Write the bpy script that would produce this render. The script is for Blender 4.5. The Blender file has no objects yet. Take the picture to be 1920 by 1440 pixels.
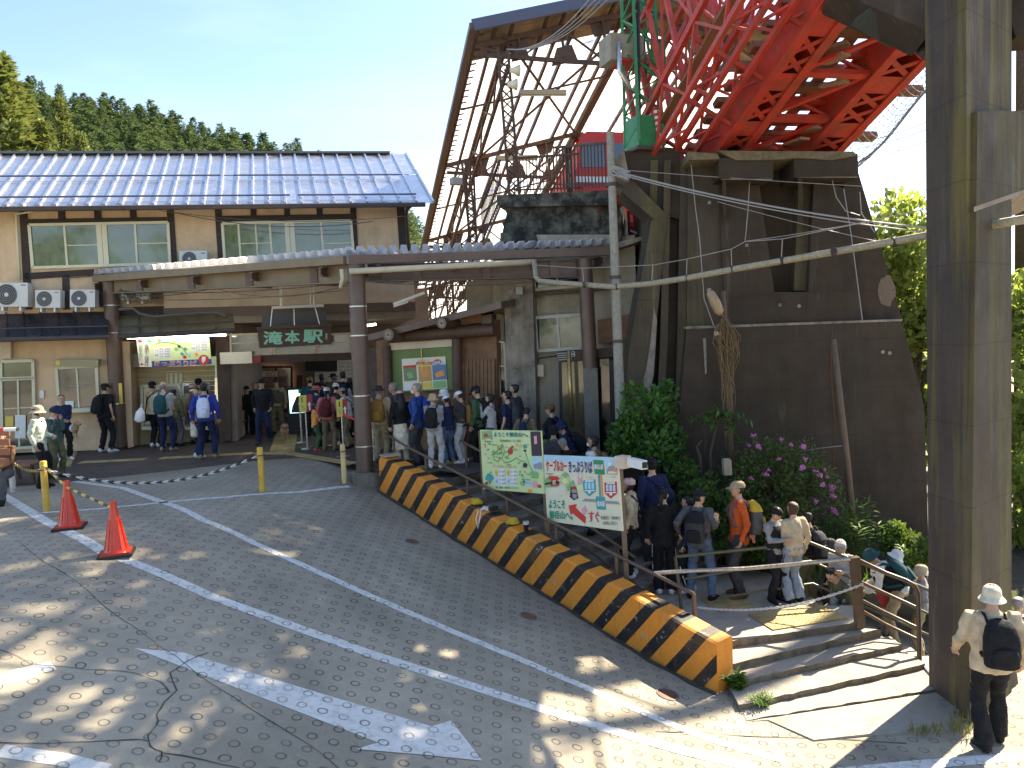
import bpy, bmesh, math, random
from mathutils import Vector as V, Matrix, Euler, noise
random.seed(7)
sc = bpy.context.scene
C = sc.collection
PI = math.pi
R = math.radians

# ---------------------------------------------------------------- camera, sky, sun, exposure
CAMZ = 2.5
FOC = 1400.0
cam_d = bpy.data.cameras.new('camera')
cam_d.sensor_width = 36
cam_d.lens = 36 * FOC / 1920
cam_d.clip_start = 0.1
cam_d.clip_end = 3000
cam = bpy.data.objects.new('camera', cam_d)
C.objects.link(cam)
CM = Matrix.Translation((0, 0, CAMZ)) @ Matrix.Rotation(R(90 - 3.5), 4, 'X') @ Matrix.Rotation(-0.04, 4, 'Z')
cam.matrix_world = CM
sc.camera = cam

SUN_AZ, SUN_EL = R(50), R(42)          # azimuth clockwise from +Y (away from the camera)
world = bpy.data.worlds.new('World')
sc.world = world
world.use_nodes = True
wn = world.node_tree
bg = wn.nodes['Background']
sky = wn.nodes.new('ShaderNodeTexSky')
sky.sky_type = 'NISHITA'
sky.sun_disc = False
sky.sun_elevation = SUN_EL
sky.sun_rotation = SUN_AZ
sky.altitude = 400
sky.air_density = 1.0
sky.dust_density = 1.0
sky.ozone_density = 3.0
# thin high cloud veil
tc = wn.nodes.new('ShaderNodeTexCoord')
mp = wn.nodes.new('ShaderNodeMapping'); mp.inputs['Scale'].default_value = (1.0, 1.0, 4.5)
nz = wn.nodes.new('ShaderNodeTexNoise'); nz.inputs['Scale'].default_value = 2.1; nz.inputs['Detail'].default_value = 6
rp = wn.nodes.new('ShaderNodeMapRange'); rp.inputs[1].default_value = .46; rp.inputs[2].default_value = .8; rp.inputs[4].default_value = .09
mx = wn.nodes.new('ShaderNodeMix'); mx.data_type = 'RGBA'
mx.inputs[7].default_value = (9.5, 10.0, 10.6, 1)
wn.links.new(tc.outputs['Generated'], mp.inputs[0]); wn.links.new(mp.outputs[0], nz.inputs[0])
wn.links.new(nz.outputs[0], rp.inputs[0]); wn.links.new(rp.outputs[0], mx.inputs[0])
wn.links.new(sky.outputs[0], mx.inputs[6]); wn.links.new(mx.outputs[2], bg.inputs[0])
bg.inputs[1].default_value = 0.095

sun_d = bpy.data.lights.new('sun', 'SUN')
sun_d.energy = 5.0
sun_d.angle = R(0.6)
sun_d.color = (1, .90, .72)
sun = bpy.data.objects.new('sun', sun_d)
C.objects.link(sun)
SUNV = V((math.sin(SUN_AZ) * math.cos(SUN_EL), math.cos(SUN_AZ) * math.cos(SUN_EL), math.sin(SUN_EL)))
sun.rotation_euler = SUNV.to_track_quat('Z', 'Y').to_euler()

sc.view_settings.view_transform = 'Standard'
sc.view_settings.look = 'None'
sc.view_settings.gamma = 1
sc.view_settings.exposure = 1.9
sc.view_settings.use_white_balance = True
sc.view_settings.white_balance_temperature = 6950
sc.view_settings.white_balance_tint = 11
sc.cycles.max_bounces = 8
sc.cycles.transparent_max_bounces = 12
sc.cycles.sample_clamp_indirect = 6

# ---------------------------------------------------------------- pixel -> place helpers (pixels of the 1920 x 1440 photograph)
CPOS = V((0, 0, CAMZ))
CROT = CM.to_3x3()
def ray(px, py):
    return (CROT @ V(((px - 960) / FOC, (720 - py) / FOC, -1))).normalized()
def P(px, py, Y):
    d = ray(px, py); return CPOS + d * (Y / d.y)
def pix(p):
    q = CROT.transposed() @ (V(p) - CPOS)
    return (960 - FOC * q.x / q.z, 720 + FOC * q.y / q.z)
def Z(px, py, z):
    d = ray(px, py); return CPOS + d * ((z - CAMZ) / d.z)
class Plane:
    def __init__(s, p, n):
        s.p = V(p); s.n = V(n).normalized()
        if s.n.dot(CPOS - s.p) < 0: s.n = -s.n
    def at(s, px, py, off=0.0):
        d = ray(px, py); q = s.p + s.n * off
        return CPOS + d * ((q - CPOS).dot(s.n) / d.dot(s.n))
def vplane(p, q):
    a = V((q[0] - p[0], q[1] - p[1], 0)); return Plane((p[0], p[1], 0), (a.y, -a.x, 0))

def smin(a, b, k):
    h = max(0, min(1, .5 + .5 * (b - a) / k)); return b + (a - b) * h - k * h * (1 - h)
_c2, _n, _f = P(220, 1040, 9.33), P(1345, 1315, 8.88), P(712, 920, 14.6)
_pn = (_n - _c2).cross(_f - _c2)
def hplane(x, y): return _c2.z - (_pn.x * (x - _c2.x) + _pn.y * (y - _c2.y)) / _pn.z
def height(x, y):
    h = smin(hplane(x, y), 0.0, .25)
    h = -smin(-h, 1.97 + .02 * max(0, x - 3), .25)
    return h
def G(px, py, dz=0.0):
    d = ray(px, py); t = 3.0
    for i in range(2400):
        q = CPOS + d * t
        if q.z < height(q.x, q.y) + dz: break
        t += .02
    lo, hi = t - .02, t
    for i in range(12):
        m = (lo + hi) / 2; q = CPOS + d * m
        if q.z < height(q.x, q.y) + dz: hi = m
        else: lo = m
    return CPOS + d * hi

# ---------------------------------------------------------------- materials
MATS = {}
def nd(nt, t, **kw):
    n = nt.nodes.new(t)
    for k, v in kw.items():
        if k.startswith('i') and k[1:].isdigit(): n.inputs[int(k[1:])].default_value = v
        else: setattr(n, k, v)
    return n
def math_(nt, op, a, b=None, c=None):
    n = nt.nodes.new('ShaderNodeMath'); n.operation = op
    for i, v in enumerate((a, b, c)):
        if v is None: continue
        if isinstance(v, (int, float)): n.inputs[i].default_value = v
        else: nt.links.new(v, n.inputs[i])
    return n.outputs[0]
def mixc(nt, f, a, b):
    n = nt.nodes.new('ShaderNodeMix'); n.data_type = 'RGBA'
    for i, v in ((0, f), (6, a), (7, b)):
        if isinstance(v, (int, float)): n.inputs[i].default_value = v
        elif isinstance(v, tuple): n.inputs[i].default_value = v if len(v) == 4 else v + (1,)
        else: nt.links.new(v, n.inputs[i])
    return n.outputs[2]
def noise_(nt, vec, scale, detail=4, rough=.55):
    n = nt.nodes.new('ShaderNodeTexNoise'); n.inputs['Scale'].default_value = scale
    n.inputs['Detail'].default_value = detail; n.inputs['Roughness'].default_value = rough
    nt.links.new(vec, n.inputs['Vector']); return n.outputs[0]
def rng(nt, v, a, b, c=0., d=1.):
    n = nt.nodes.new('ShaderNodeMapRange')
    for i, x in enumerate((a, b, c, d)): n.inputs[i + 1].default_value = x
    nt.links.new(v, n.inputs[0]); return n.outputs[0]
def scl(nt, vec, s, rot=None):
    n = nt.nodes.new('ShaderNodeMapping'); n.inputs['Scale'].default_value = s
    if rot: n.inputs['Rotation'].default_value = rot
    nt.links.new(vec, n.inputs[0]); return n.outputs[0]
def dark(c, k): return tuple(x * k for x in c[:3])
def mat(name, col, rough=.7, metal=0., var=.18, scale=6., bump=.15, bscale=60., streak=0., dirt=None, dirtamt=.0, dscale=3., trans=0., emit=0., coat=0., spec=.5, objvar=0., dlo=.5, dhi=.68, grain=0.):
    """Procedural surface: base colour with noise variation, vertical streaks, dirt patches, fine bump."""
    if name in MATS: return MATS[name]
    m = bpy.data.materials.new(name); MATS[name] = m
    m.use_nodes = True; nt = m.node_tree; b = nt.nodes['Principled BSDF']
    geo = nt.nodes.new('ShaderNodeNewGeometry').outputs['Position']
    c = mixc(nt, rng(nt, noise_(nt, geo, scale), .25, .75), dark(col, 1 - var), tuple(min(1, x * (1 + var)) for x in col[:3]))
    if grain:
        c = mixc(nt, rng(nt, noise_(nt, geo, 160, 2), .3, .7, 0, grain), c, dark(col, .35))
    if streak:
        sv = scl(nt, geo, (3.1, 3.1, .22))
        c = mixc(nt, math_(nt, 'MULTIPLY', rng(nt, noise_(nt, sv, 1.0, 7, .68), .44, .74), streak), c, dark(dirt or col, .5 if not dirt else 1))
    if dirt and dirtamt:
        c = mixc(nt, math_(nt, 'MULTIPLY', rng(nt, noise_(nt, geo, dscale, 7, .65), dlo, dhi), dirtamt), c, tuple(dirt))
    if objvar:
        oi = nt.nodes.new('ShaderNodeObjectInfo')
        hs = nt.nodes.new('ShaderNodeHueSaturation')
        nt.links.new(rng(nt, oi.outputs['Random'], 0, 1, 1 - objvar, 1 + objvar), hs.inputs['Value'])
        nt.links.new(c, hs.inputs['Color']); c = hs.outputs[0]
    nt.links.new(c, b.inputs['Base Color'])
    b.inputs['Roughness'].default_value = rough
    nt.links.new(rng(nt, noise_(nt, geo, scale * 2.3), .3, .7, max(.03, rough - .1), min(1, rough + .1)), b.inputs['Roughness'])
    b.inputs['Metallic'].default_value = metal
    b.inputs['Specular IOR Level'].default_value = spec
    b.inputs['Coat Weight'].default_value = coat
    if emit:
        nt.links.new(c, b.inputs['Emission Color']); b.inputs['Emission Strength'].default_value = emit
    if bump:
        bp = nt.nodes.new('ShaderNodeBump'); bp.inputs['Strength'].default_value = bump; bp.inputs['Distance'].default_value = .02
        nt.links.new(noise_(nt, geo, bscale, 5), bp.inputs['Height']); nt.links.new(bp.outputs[0], b.inputs['Normal'])
    if trans:
        tr = nt.nodes.new('ShaderNodeBsdfTranslucent'); nt.links.new(c, tr.inputs[0])
        ms = nt.nodes.new('ShaderNodeMixShader'); ms.inputs[0].default_value = trans
        nt.links.new(b.outputs[0], ms.inputs[1]); nt.links.new(tr.outputs[0], ms.inputs[2])
        nt.links.new(ms.outputs[0], nt.nodes['Material Output'].inputs[0])
    return m
def cloth(name, col, **kw):
    return mat('cloth_' + name, col, rough=.9, var=.30, scale=11, bump=.5, bscale=24, spec=.25, dirt=tuple(min(1, x * .55) for x in col), dirtamt=.3, dscale=22, **kw)
def flat(name, col, rough=.55, **kw):
    return mat('paint_' + name, col, rough=rough, var=.05, scale=14, bump=.03, **kw)
def glass(name, col=(.02, .025, .02), rough=.05, tint=.0):
    if name in MATS: return MATS[name]
    m = mat(name, col, rough=rough, var=.25, scale=2.5, bump=.02, bscale=3, spec=1.0, coat=.6); return m

# ---------------------------------------------------------------- mesh builder
class MB:
    def __init__(s): s.v = []; s.f = []; s.m = []; s.mi = 0
    def add(s, vs, fs):
        o = len(s.v); s.v += [V(p) for p in vs]
        for f in fs: s.f.append(tuple(i + o for i in f)); s.m.append(s.mi)
        return s
    def mat(s, i): s.mi = i; return s
    def quad(s, a, b, c, d): return s.add((a, b, c, d), ((0, 1, 2, 3),))
    def hexa(s, a, b):      # two quads (4 pts each), bottom a and top b
        return s.add(list(a) + list(b), ((3, 2, 1, 0), (4, 5, 6, 7), (0, 1, 5, 4), (1, 2, 6, 5), (2, 3, 7, 6), (3, 0, 4, 7)))
    def box(s, c, sz, rz=0, mtx=None):
        x, y, z = sz[0] / 2, sz[1] / 2, sz[2] / 2
        M = mtx or Matrix.Rotation(rz, 3, 'Z'); c = V(c)
        p = [c + M @ V(q) for q in ((-x, -y, -z), (x, -y, -z), (x, y, -z), (-x, y, -z), (-x, -y, z), (x, -y, z), (x, y, z), (-x, y, z))]
        return s.hexa(p[:4], p[4:])
    def prism(s, poly, ext):   # polygon of 3-D points extruded by vector
        n = len(poly); ext = V(ext); a = [V(p) for p in poly]
        nrm = V((0, 0, 0))
        for i in range(n): nrm += a[i].cross(a[(i + 1) % n])
        if nrm.dot(ext) < 0: a.reverse()
        b = [p + ext for p in a]
        return s.add(a + b, [tuple(range(n - 1, -1, -1)), tuple(range(n, 2 * n))] + [(i, (i + 1) % n, n + (i + 1) % n, n + i) for i in range(n)])
    def bar(s, p, q, w, h=None, up=(0, 0, 1)):
        p, q = V(p), V(q); h = h or w; d = (q - p).normalized(); u = V(up)
        if abs(d.dot(u)) > .98: u = V((0, 1, 0))
        a = d.cross(u).normalized() * (w / 2); b = a.cross(d).normalized() * (h / 2)
        return s.hexa((p - a - b, p + a - b, p + a + b, p - a + b), (q - a - b, q + a - b, q + a + b, q - a + b))
    def tube(s, pts, r, n=8, cap=True, closed=False):
        pts = [V(p) for p in pts]; m = len(pts)
        rs = r if isinstance(r, (list, tuple)) else [r] * m
        o = len(s.v); ref = None; rings = []
        for i in range(m):
            t = (pts[min(i + 1, m - 1)] - pts[max(i - 1, 0)])
            if closed: t = pts[(i + 1) % m] - pts[i - 1]
            t = t.normalized() if t.length > 1e-9 else V((0, 0, 1))
            if ref is None: ref = V((0, 0, 1)) if abs(t.z) < .9 else V((1, 0, 0))
            a = (ref - t * ref.dot(t)).normalized(); ref = a; b = t.cross(a)
            rad = rs[i]; ra, rb = rad if isinstance(rad, tuple) else (rad, rad)
            for k in range(n):
                w = 2 * PI * k / n; s.v.append(pts[i] + a * (math.cos(w) * ra) + b * (math.sin(w) * rb))
        for i in range(m if closed else m - 1):
            j = (i + 1) % m
            for k in range(n):
                l = (k + 1) % n; s.f.append((o + i * n + k, o + i * n + l, o + j * n + l, o + j * n + k)); s.m.append(s.mi)
        if cap and not closed:
            s.f.append(tuple(o + k for k in range(n - 1, -1, -1))); s.m.append(s.mi)
            s.f.append(tuple(o + (m - 1) * n + k for k in range(n))); s.m.append(s.mi)
        return s
    def lathe(s, prof, c, n=16, M=None):    # prof: (r, z)
        o = len(s.v); c = V(c); k = len(prof)
        for r, z in prof:
            for i in range(n):
                w = 2 * PI * i / n; q = V((r * math.cos(w), r * math.sin(w), z))
                s.v.append(c + (M @ q if M else q))
        for j in range(k - 1):
            for i in range(n):
                l = (i + 1) % n; s.f.append((o + j * n + i, o + j * n + l, o + (j + 1) * n + l, o + (j + 1) * n + i)); s.m.append(s.mi)
        s.f.append(tuple(o + i for i in range(n - 1, -1, -1))); s.m.append(s.mi)
        s.f.append(tuple(o + (k - 1) * n + i for i in range(n))); s.m.append(s.mi)
        return s
    def slab(s, pl, px, off0, off1):   # picture polygon on a plane, from off0 (back) to off1 (front)
        f = [pl.at(x, y, off1) for x, y in px]
        return s.prism(f, pl.n * (off0 - off1))
    def rect(s, pl, x0, y0, x1, y1, off0, off1): return s.slab(pl, ((x0, y0), (x1, y0), (x1, y1), (x0, y1)), off0, off1)
    def mesh(s, name, mats, inv=None, smooth=False):
        me = bpy.data.meshes.new(name)
        vs = [inv @ p for p in s.v] if inv else s.v
        me.from_pydata([tuple(p) for p in vs], [], s.f); me.update()
        for m in (mats if isinstance(mats, (list, tuple)) else [mats]): me.materials.append(m)
        if len(me.polygons): me.polygons.foreach_set('material_index', s.m)
        if smooth: me.polygons.foreach_set('use_smooth', [True] * len(me.polygons))
        return me
    def build(s, name, mats, parent=None, smooth=False, angle=None):
        me = s.mesh(name, mats, INV.get(root(parent).name) if parent else None, smooth)
        if smooth and angle: 
            try: me.set_sharp_from_angle(angle=R(angle))
            except Exception: pass
        o = bpy.data.objects.new(name, me); C.objects.link(o)
        if parent: o.parent = parent
        return o
INV = {}
def root(o):
    while o.parent: o = o.parent
    return o
def tag(o, label=None, cat=None, group=None, kind=None):
    if label: o['label'] = label
    if cat: o['category'] = cat
    if group: o['group'] = group
    if kind: o['kind'] = kind
    return o
def thing(name, label, cat, loc, group=None, rz=0):
    o = bpy.data.objects.new(name, None); C.objects.link(o); o.empty_display_size = .2
    M = Matrix.Translation(V(loc)) @ Matrix.Rotation(rz, 4, 'Z')
    o.matrix_world = M; INV[o.name] = M.inverted()
    return tag(o, label, cat, group)
def inst(name, me, parent, M):     # a part sharing mesh data, world matrix M
    o = bpy.data.objects.new(name, me); C.objects.link(o)
    if parent:
        o.parent = parent; M = INV[root(parent).name] @ M
    o.matrix_local = M
    return o
def rnd(a, b): return random.uniform(a, b)
def sag(p, q, s, n=10):
    p, q = V(p), V(q)
    return [p.lerp(q, i / n) - V((0, 0, s * 4 * (i / n) * (1 - i / n))) for i in range(n + 1)]
def wire(mb, p, q, s, r=.008, n=12): mb.tube(sag(p, q, s, n), r, 5); return mb
CJK_CACHE = {}
def text(s, pl, x0, y0, x1, y1, m, off, name='lettering', parent=None, depth=.004, bold=.0, vertical=False, rot=0):
    """Flat lettering filling a picture rectangle on plane pl (thin solid letters)."""
    cu = bpy.data.curves.new('lettering', 'FONT'); cu.body = s; cu.size = 1; cu.extrude = 0; cu.resolution_u = 2
    if vertical: cu.body = '\n'.join(s); cu.space_line = .82; cu.align_x = 'CENTER'
    ob = bpy.data.objects.new('lettering', cu); C.objects.link(ob)
    dg = bpy.context.evaluated_depsgraph_get(); dg.update()
    me = bpy.data.meshes.new_from_object(ob.evaluated_get(dg), depsgraph=dg)
    bpy.data.objects.remove(ob)
    if not me.vertices: return None
    if bold:      # heavier lettering: a few slightly shifted copies, each a hair deeper
        b = bmesh.new(); b.from_mesh(me); n0 = b.verts[:]
        for k in range(6):
            g = bmesh.ops.duplicate(b, geom=[f for f in b.faces[:len(me.polygons)]] + b.edges[:len(me.edges)] + b.verts[:len(me.vertices)])['geom']
            w = 2 * PI * k / 6; bmesh.ops.translate(b, vec=(math.cos(w) * bold, math.sin(w) * bold, -.002 * (k + 1)), verts=[v for v in g if isinstance(v, bmesh.types.BMVert)])
        b.to_mesh(me); b.free()
    xs = [v.co.x for v in me.vertices]; ys = [v.co.y for v in me.vertices]
    ax, bx, ay, by = min(xs), max(xs), min(ys), max(ys)
    inv = INV.get(root(parent).name) if parent else None
    if isinstance(x0, V): qd = [V(q) for q in (x0, y0, x1, y1)]      # explicit 3-D corners tl, tr, br, bl
    else: qd = [pl.at(x0, y0, off), pl.at(x1, y0, off), pl.at(x1, y1, off), pl.at(x0, y1, off)]
    for v in me.vertices:
        u = (v.co.x - ax) / max(1e-6, bx - ax); w = 1 - (v.co.y - ay) / max(1e-6, by - ay)
        p = qd[0].lerp(qd[1], u).lerp(qd[3].lerp(qd[2], u), w)
        if bold: p = p + (qd[3] - qd[0]).cross(qd[1] - qd[0]).normalized() * (v.co.z * .1)
        v.co = inv @ p if inv else p
    me.materials.clear(); me.materials.append(m)
    o = bpy.data.objects.new(name, me); C.objects.link(o)
    if parent: o.parent = parent
    return o
# ---------------------------------------------------------------- ground, road, plaza
RD = V((.66, -.75, 0)).normalized(); RP = V((RD.y, -RD.x, 0))
def ring_concrete(name, base, paint=None):
    m = bpy.data.materials.new(name); m.use_nodes = True; nt = m.node_tree; b = nt.nodes['Principled BSDF']
    geo = nt.nodes.new('ShaderNodeNewGeometry').outputs['Position']
    ang = math.atan2(RD.y, RD.x)
    wob = nt.nodes.new('ShaderNodeVectorMath'); wob.operation = 'MULTIPLY_ADD'
    nw = nt.nodes.new('ShaderNodeTexNoise'); nw.inputs['Scale'].default_value = .9; nt.links.new(geo, nw.inputs[0])
    nt.links.new(nw.outputs[1], wob.inputs[0]); wob.inputs[1].default_value = (.12, .12, 0); nt.links.new(geo, wob.inputs[2])
    vr = nt.nodes.new('ShaderNodeVectorRotate'); vr.rotation_type = 'Z_AXIS'; vr.inputs['Angle'].default_value = -ang
    nt.links.new(wob.outputs[0], vr.inputs[0])
    sx = nt.nodes.new('ShaderNodeSeparateXYZ'); nt.links.new(vr.outputs[0], sx.inputs[0])
    A, B = .31, .27
    ds = []
    for k in (0., .5):
        fx = math_(nt, 'SUBTRACT', math_(nt, 'FRACT', math_(nt, 'ADD', math_(nt, 'DIVIDE', sx.outputs[0], A), 50 + k)), .5)
        fy = math_(nt, 'SUBTRACT', math_(nt, 'FRACT', math_(nt, 'ADD', math_(nt, 'DIVIDE', sx.outputs[1], B), 50 + k)), .5)
        fx = math_(nt, 'MULTIPLY', fx, A); fy = math_(nt, 'MULTIPLY', fy, B)
        ds.append(math_(nt, 'SQRT', math_(nt, 'ADD', math_(nt, 'MULTIPLY', fx, fx), math_(nt, 'MULTIPLY', fy, fy))))
    d = math_(nt, 'MINIMUM', ds[0], ds[1])
    rg = rng(nt, math_(nt, 'ABSOLUTE', math_(nt, 'SUBTRACT', d, .043)), .004, .0095, 1, 0)
    wear = math_(nt, 'MULTIPLY', rng(nt, noise_(nt, geo, 5.5, 5, .75), .34, .58), rng(nt, noise_(nt, geo, .8, 4, .6), .34, .55, .35, 1))
    ring = math_(nt, 'MULTIPLY', rg, math_(nt, 'MULTIPLY_ADD', wear, .85, .15))
    big = noise_(nt, geo, .5, 5, .6); fine = noise_(nt, geo, 120, 3, .7); mid = noise_(nt, geo, 7, 6, .65)
    c = mixc(nt, rng(nt, big, .3, .7), dark(base, .66), dark(base, 1.16))
    c = mixc(nt, rng(nt, mid, .4, .75, 0, .35), c, dark(base, .62))
    trk = noise_(nt, scl(nt, vr.outputs[0], (.12, 1.1, 1)), 1, 5, .6)
    c = mixc(nt, rng(nt, trk, .48, .70, 0, .5), c, dark(base, .42))
    st = noise_(nt, geo, 1.7, 7, .7)
    c = mixc(nt, rng(nt, st, .55, .72, 0, .45), c, dark(base, .40))
    c = mixc(nt, rng(nt, st, .28, .42, .35, 0), c, dark(base, 1.35))
    c = mixc(nt, rng(nt, fine, .3, .72, 0, .55), c, dark(base, .42))
    sp = noise_(nt, geo, 75, 2, .8)
    c = mixc(nt, rng(nt, sp, .62, .75, 0, .5), c, dark(base, 1.8))
    if paint:
        pm = rng(nt, math_(nt, 'ADD', math_(nt, 'MULTIPLY', noise_(nt, geo, 14, 8, .75), .75), math_(nt, 'MULTIPLY', fine, .25)), .335, .48, .15, 1)
        pc = mixc(nt, rng(nt, mid, .3, .7), dark(paint, .78), paint)
        c = mixc(nt, math_(nt, 'MULTIPLY', pm, .88), c, pc)
    c = mixc(nt, math_(nt, 'MULTIPLY', ring, .68), c, (.018, .018, .017))
    nt.links.new(c, b.inputs['Base Color']); b.inputs['Roughness'].default_value = .86; b.inputs['Specular IOR Level'].default_value = .3
    hgt = math_(nt, 'ADD', math_(nt, 'MULTIPLY', rg, -1.0), math_(nt, 'MULTIPLY', fine, .22))
    bp = nt.nodes.new('ShaderNodeBump'); bp.inputs['Strength'].default_value = .75; bp.inputs['Distance'].default_value = .012
    nt.links.new(hgt, bp.inputs['Height']); nt.links.new(bp.outputs[0], b.inputs['Normal'])
    MATS[name] = m; return m
M_road = ring_concrete('ring_grooved_concrete', (.42, .372, .285))
M_line = ring_concrete('worn_white_road_paint', (.42, .372, .285), (.74, .74, .70))
M_soil = mat('soil', (.055, .042, .028), rough=.95, var=.4, scale=5, bump=.6, bscale=20)
M_earth = mat('earth_and_grass', (.13, .12, .075), rough=.95, var=.4, scale=.6, bump=.6, bscale=6)

def grid(name, x0, x1, y0, y1, st, hf, m, keep=None):
    mb = MB(); nx = int(round((x1 - x0) / st)); ny = int(round((y1 - y0) / st)); ids = {}
    def vid(i, j):
        if (i, j) not in ids:
            x, y = x0 + i * st, y0 + j * st; ids[i, j] = len(mb.v); mb.v.append(V((x, y, hf(x, y))))
        return ids[i, j]
    for i in range(nx):
        for j in range(ny):
            if keep and not keep(x0 + (i + .5) * st, y0 + (j + .5) * st): continue
            mb.f.append((vid(i, j), vid(i + 1, j), vid(i + 1, j + 1), vid(i, j + 1))); mb.m.append(0)
    return mb.build(name, m, smooth=True)
# the wide ground sheet, below everything
def gfar(x, y):
    h = min(height(x, y) - .35, -.3 - max(0, x - 5) * .05)
    if x > 8: h -= min(6, (x - 8) * .35)
    if y > 9.2 and x > 0: h = min(h, -2.9 - max(0, x - 6) * .3)
    return h
gb = MB()
xs = [-420, -300, -200, -100, -60, -40] + [i for i in range(-30, 42, 2)] + [60, 100, 200, 300]
ys = [-160, -120, -80, -40, -20] + [i for i in range(-12, 42, 2)] + [60, 100, 200, 320, 480]
for x in xs:
    for y in ys: gb.v.append(V((x, y, gfar(x, y))))
for i in range(len(xs) - 1):
    for j in range(len(ys) - 1):
        a = i * len(ys) + j; gb.f.append((a, a + len(ys), a + len(ys) + 1, a + 1)); gb.m.append(0)
tag(gb.build('ground', M_earth, smooth=True), kind='structure')

# barrier line on the ground
BF, BN = P(712, 920, 14.6), P(1345, 1315, 8.88)
BD = (BN - BF); BD.z = 0; BLEN = BD.length; BD.normalize(); BPp = V((-BD.y, BD.x, 0))   # BPp points to the stairs side
if BPp.x < 0: BPp = -BPp
def bside(x, y): return (V((x, y, 0)) - V((BF.x, BF.y, 0))).dot(BPp)
def balong(x, y): return (V((x, y, 0)) - V((BF.x, BF.y, 0))).dot(BD)
def road_keep(x, y):
    s, a = bside(x, y), balong(x, y)
    if a > BLEN + .0: return y < 9.6 and x < 14
    if s > .3 and y < 15.6 and a > .1: return False
    if x > -1.6 and y > 14.4: return False
    return y < 23.2
road = grid('road', -24, 14, -26, 24, .2, height, M_road, road_keep)
tag(road, kind='structure')

def strip(px, wa, wb=None, m=None, name='line', dz=.004, parent=None, world=None, n=14, jit=0.):
    """Painted strip along a picture polyline, projected on the ground; wa, wb widths in metres."""
    pts = world or [G(x, y) for x, y in px]
    dense = []
    for a, b in zip(pts, pts[1:]):
        k = max(2, int((b - a).length / .25))
        for i in range(k): dense.append(a.lerp(b, i / k))
    dense.append(pts[-1])
    mb = MB(); wb = wb or wa
    for i, p in enumerate(dense):
        t = dense[min(i + 1, len(dense) - 1)] - dense[max(0, i - 1)]; t.z = 0; t.normalize(); s = V((-t.y, t.x, 0))
        w = wa + (wb - wa) * i / len(dense)
        if jit: p = p + s * rnd(-jit, jit); w *= rnd(.5, 1.4)
        for q in (p - s * w / 2, p + s * w / 2):
            mb.v.append(V((q.x, q.y, height(q.x, q.y) + dz)))
        if i: mb.f.append((2 * i - 2, 2 * i - 1, 2 * i + 1, 2 * i)); mb.m.append(0)
    return mb.build(name, m or M_line, parent)
road_lines = []
LN = [([(-60, 893), (0, 925), (90, 980), (200, 1040), (400, 1120), (560, 1178), (700, 1228), (880, 1285), (1050, 1340), (1200, 1385), (1330, 1420), (1420, 1440)], .16),
      ([(140, 903), (230, 915), (300, 940), (380, 975), (480, 1020), (590, 1070), (700, 1120), (850, 1185), (960, 1230), (1100, 1290), (1200, 1333), (1330, 1385), (1470, 1425)], .13),
      ([(75, 962), (180, 955), (300, 943), (420, 933), (560, 923), (655, 912)], .11),
      ([(1420, 1462), (1560, 1450), (1700, 1436), (1800, 1428), (1925, 1418)], .15),
      ([(-40, 1290), (40, 1262), (100, 1248)], .16),
      ([(0, 1408), (120, 1425), (200, 1445)], .15)]
for px, w in LN:
    o = strip(px, w, parent=road, name='line'); tag(o, 'worn white painted road line')
# direction arrow
def decal(pts, name, m, dz=.004, parent=None, div=6):
    """polygon (picture quad) on the ground, subdivided"""
    mb = MB(); q = [G(*p) for p in pts]; ids = []
    for i in range(div + 1):
        for j in range(div + 1):
            u, w = i / div, j / div
            p = q[0].lerp(q[1], u).lerp(q[3].lerp(q[2], u), w); mb.v.append(V((p.x, p.y, height(p.x, p.y) + dz)))
    for i in range(div):
        for j in range(div):
            a = i * (div + 1) + j; mb.f.append((a, a + div + 1, a + div + 2, a + 1)); mb.m.append(0)
    return mb.build(name, m, parent)
tag(decal([(252, 1216), (344, 1224), (842, 1372), (722, 1398)], 'arrow_shaft', M_line, .004, road, 14), 'white painted arrow shaft')
tag(decal([(846, 1352), (905, 1428), (790, 1416), (668, 1406)], 'arrow_head', M_line, .008, road, 8), 'white painted arrow head')
M_crack = mat('road_crack', (.06, .055, .048), rough=1, bump=.0)
for px, w in (([(30, 1012), (80, 1052), (200, 1140), (330, 1232), (392, 1280), (480, 1335), (580, 1398), (640, 1445)], .007),
              ([(392, 1225), (350, 1240), (318, 1262), (330, 1295), (310, 1318), (292, 1340), (300, 1355), (280, 1380), (283, 1400), (303, 1410), (300, 1430)], .010),
              ([(0, 1218), (60, 1245), (130, 1252), (190, 1257), (250, 1262), (300, 1280), (320, 1300)], .008),
              ([(0, 1392), (90, 1394), (170, 1390), (250, 1386), (280, 1390)], .012),
              ([(303, 1412), (380, 1425), (450, 1440)], .012),
              ([(1230, 1373), (1300, 1371), (1400, 1381), (1560, 1385), (1700, 1395)], .012)):
    strip(px, w, m=M_crack, name='crack', dz=.006, parent=road, jit=.012)
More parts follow.
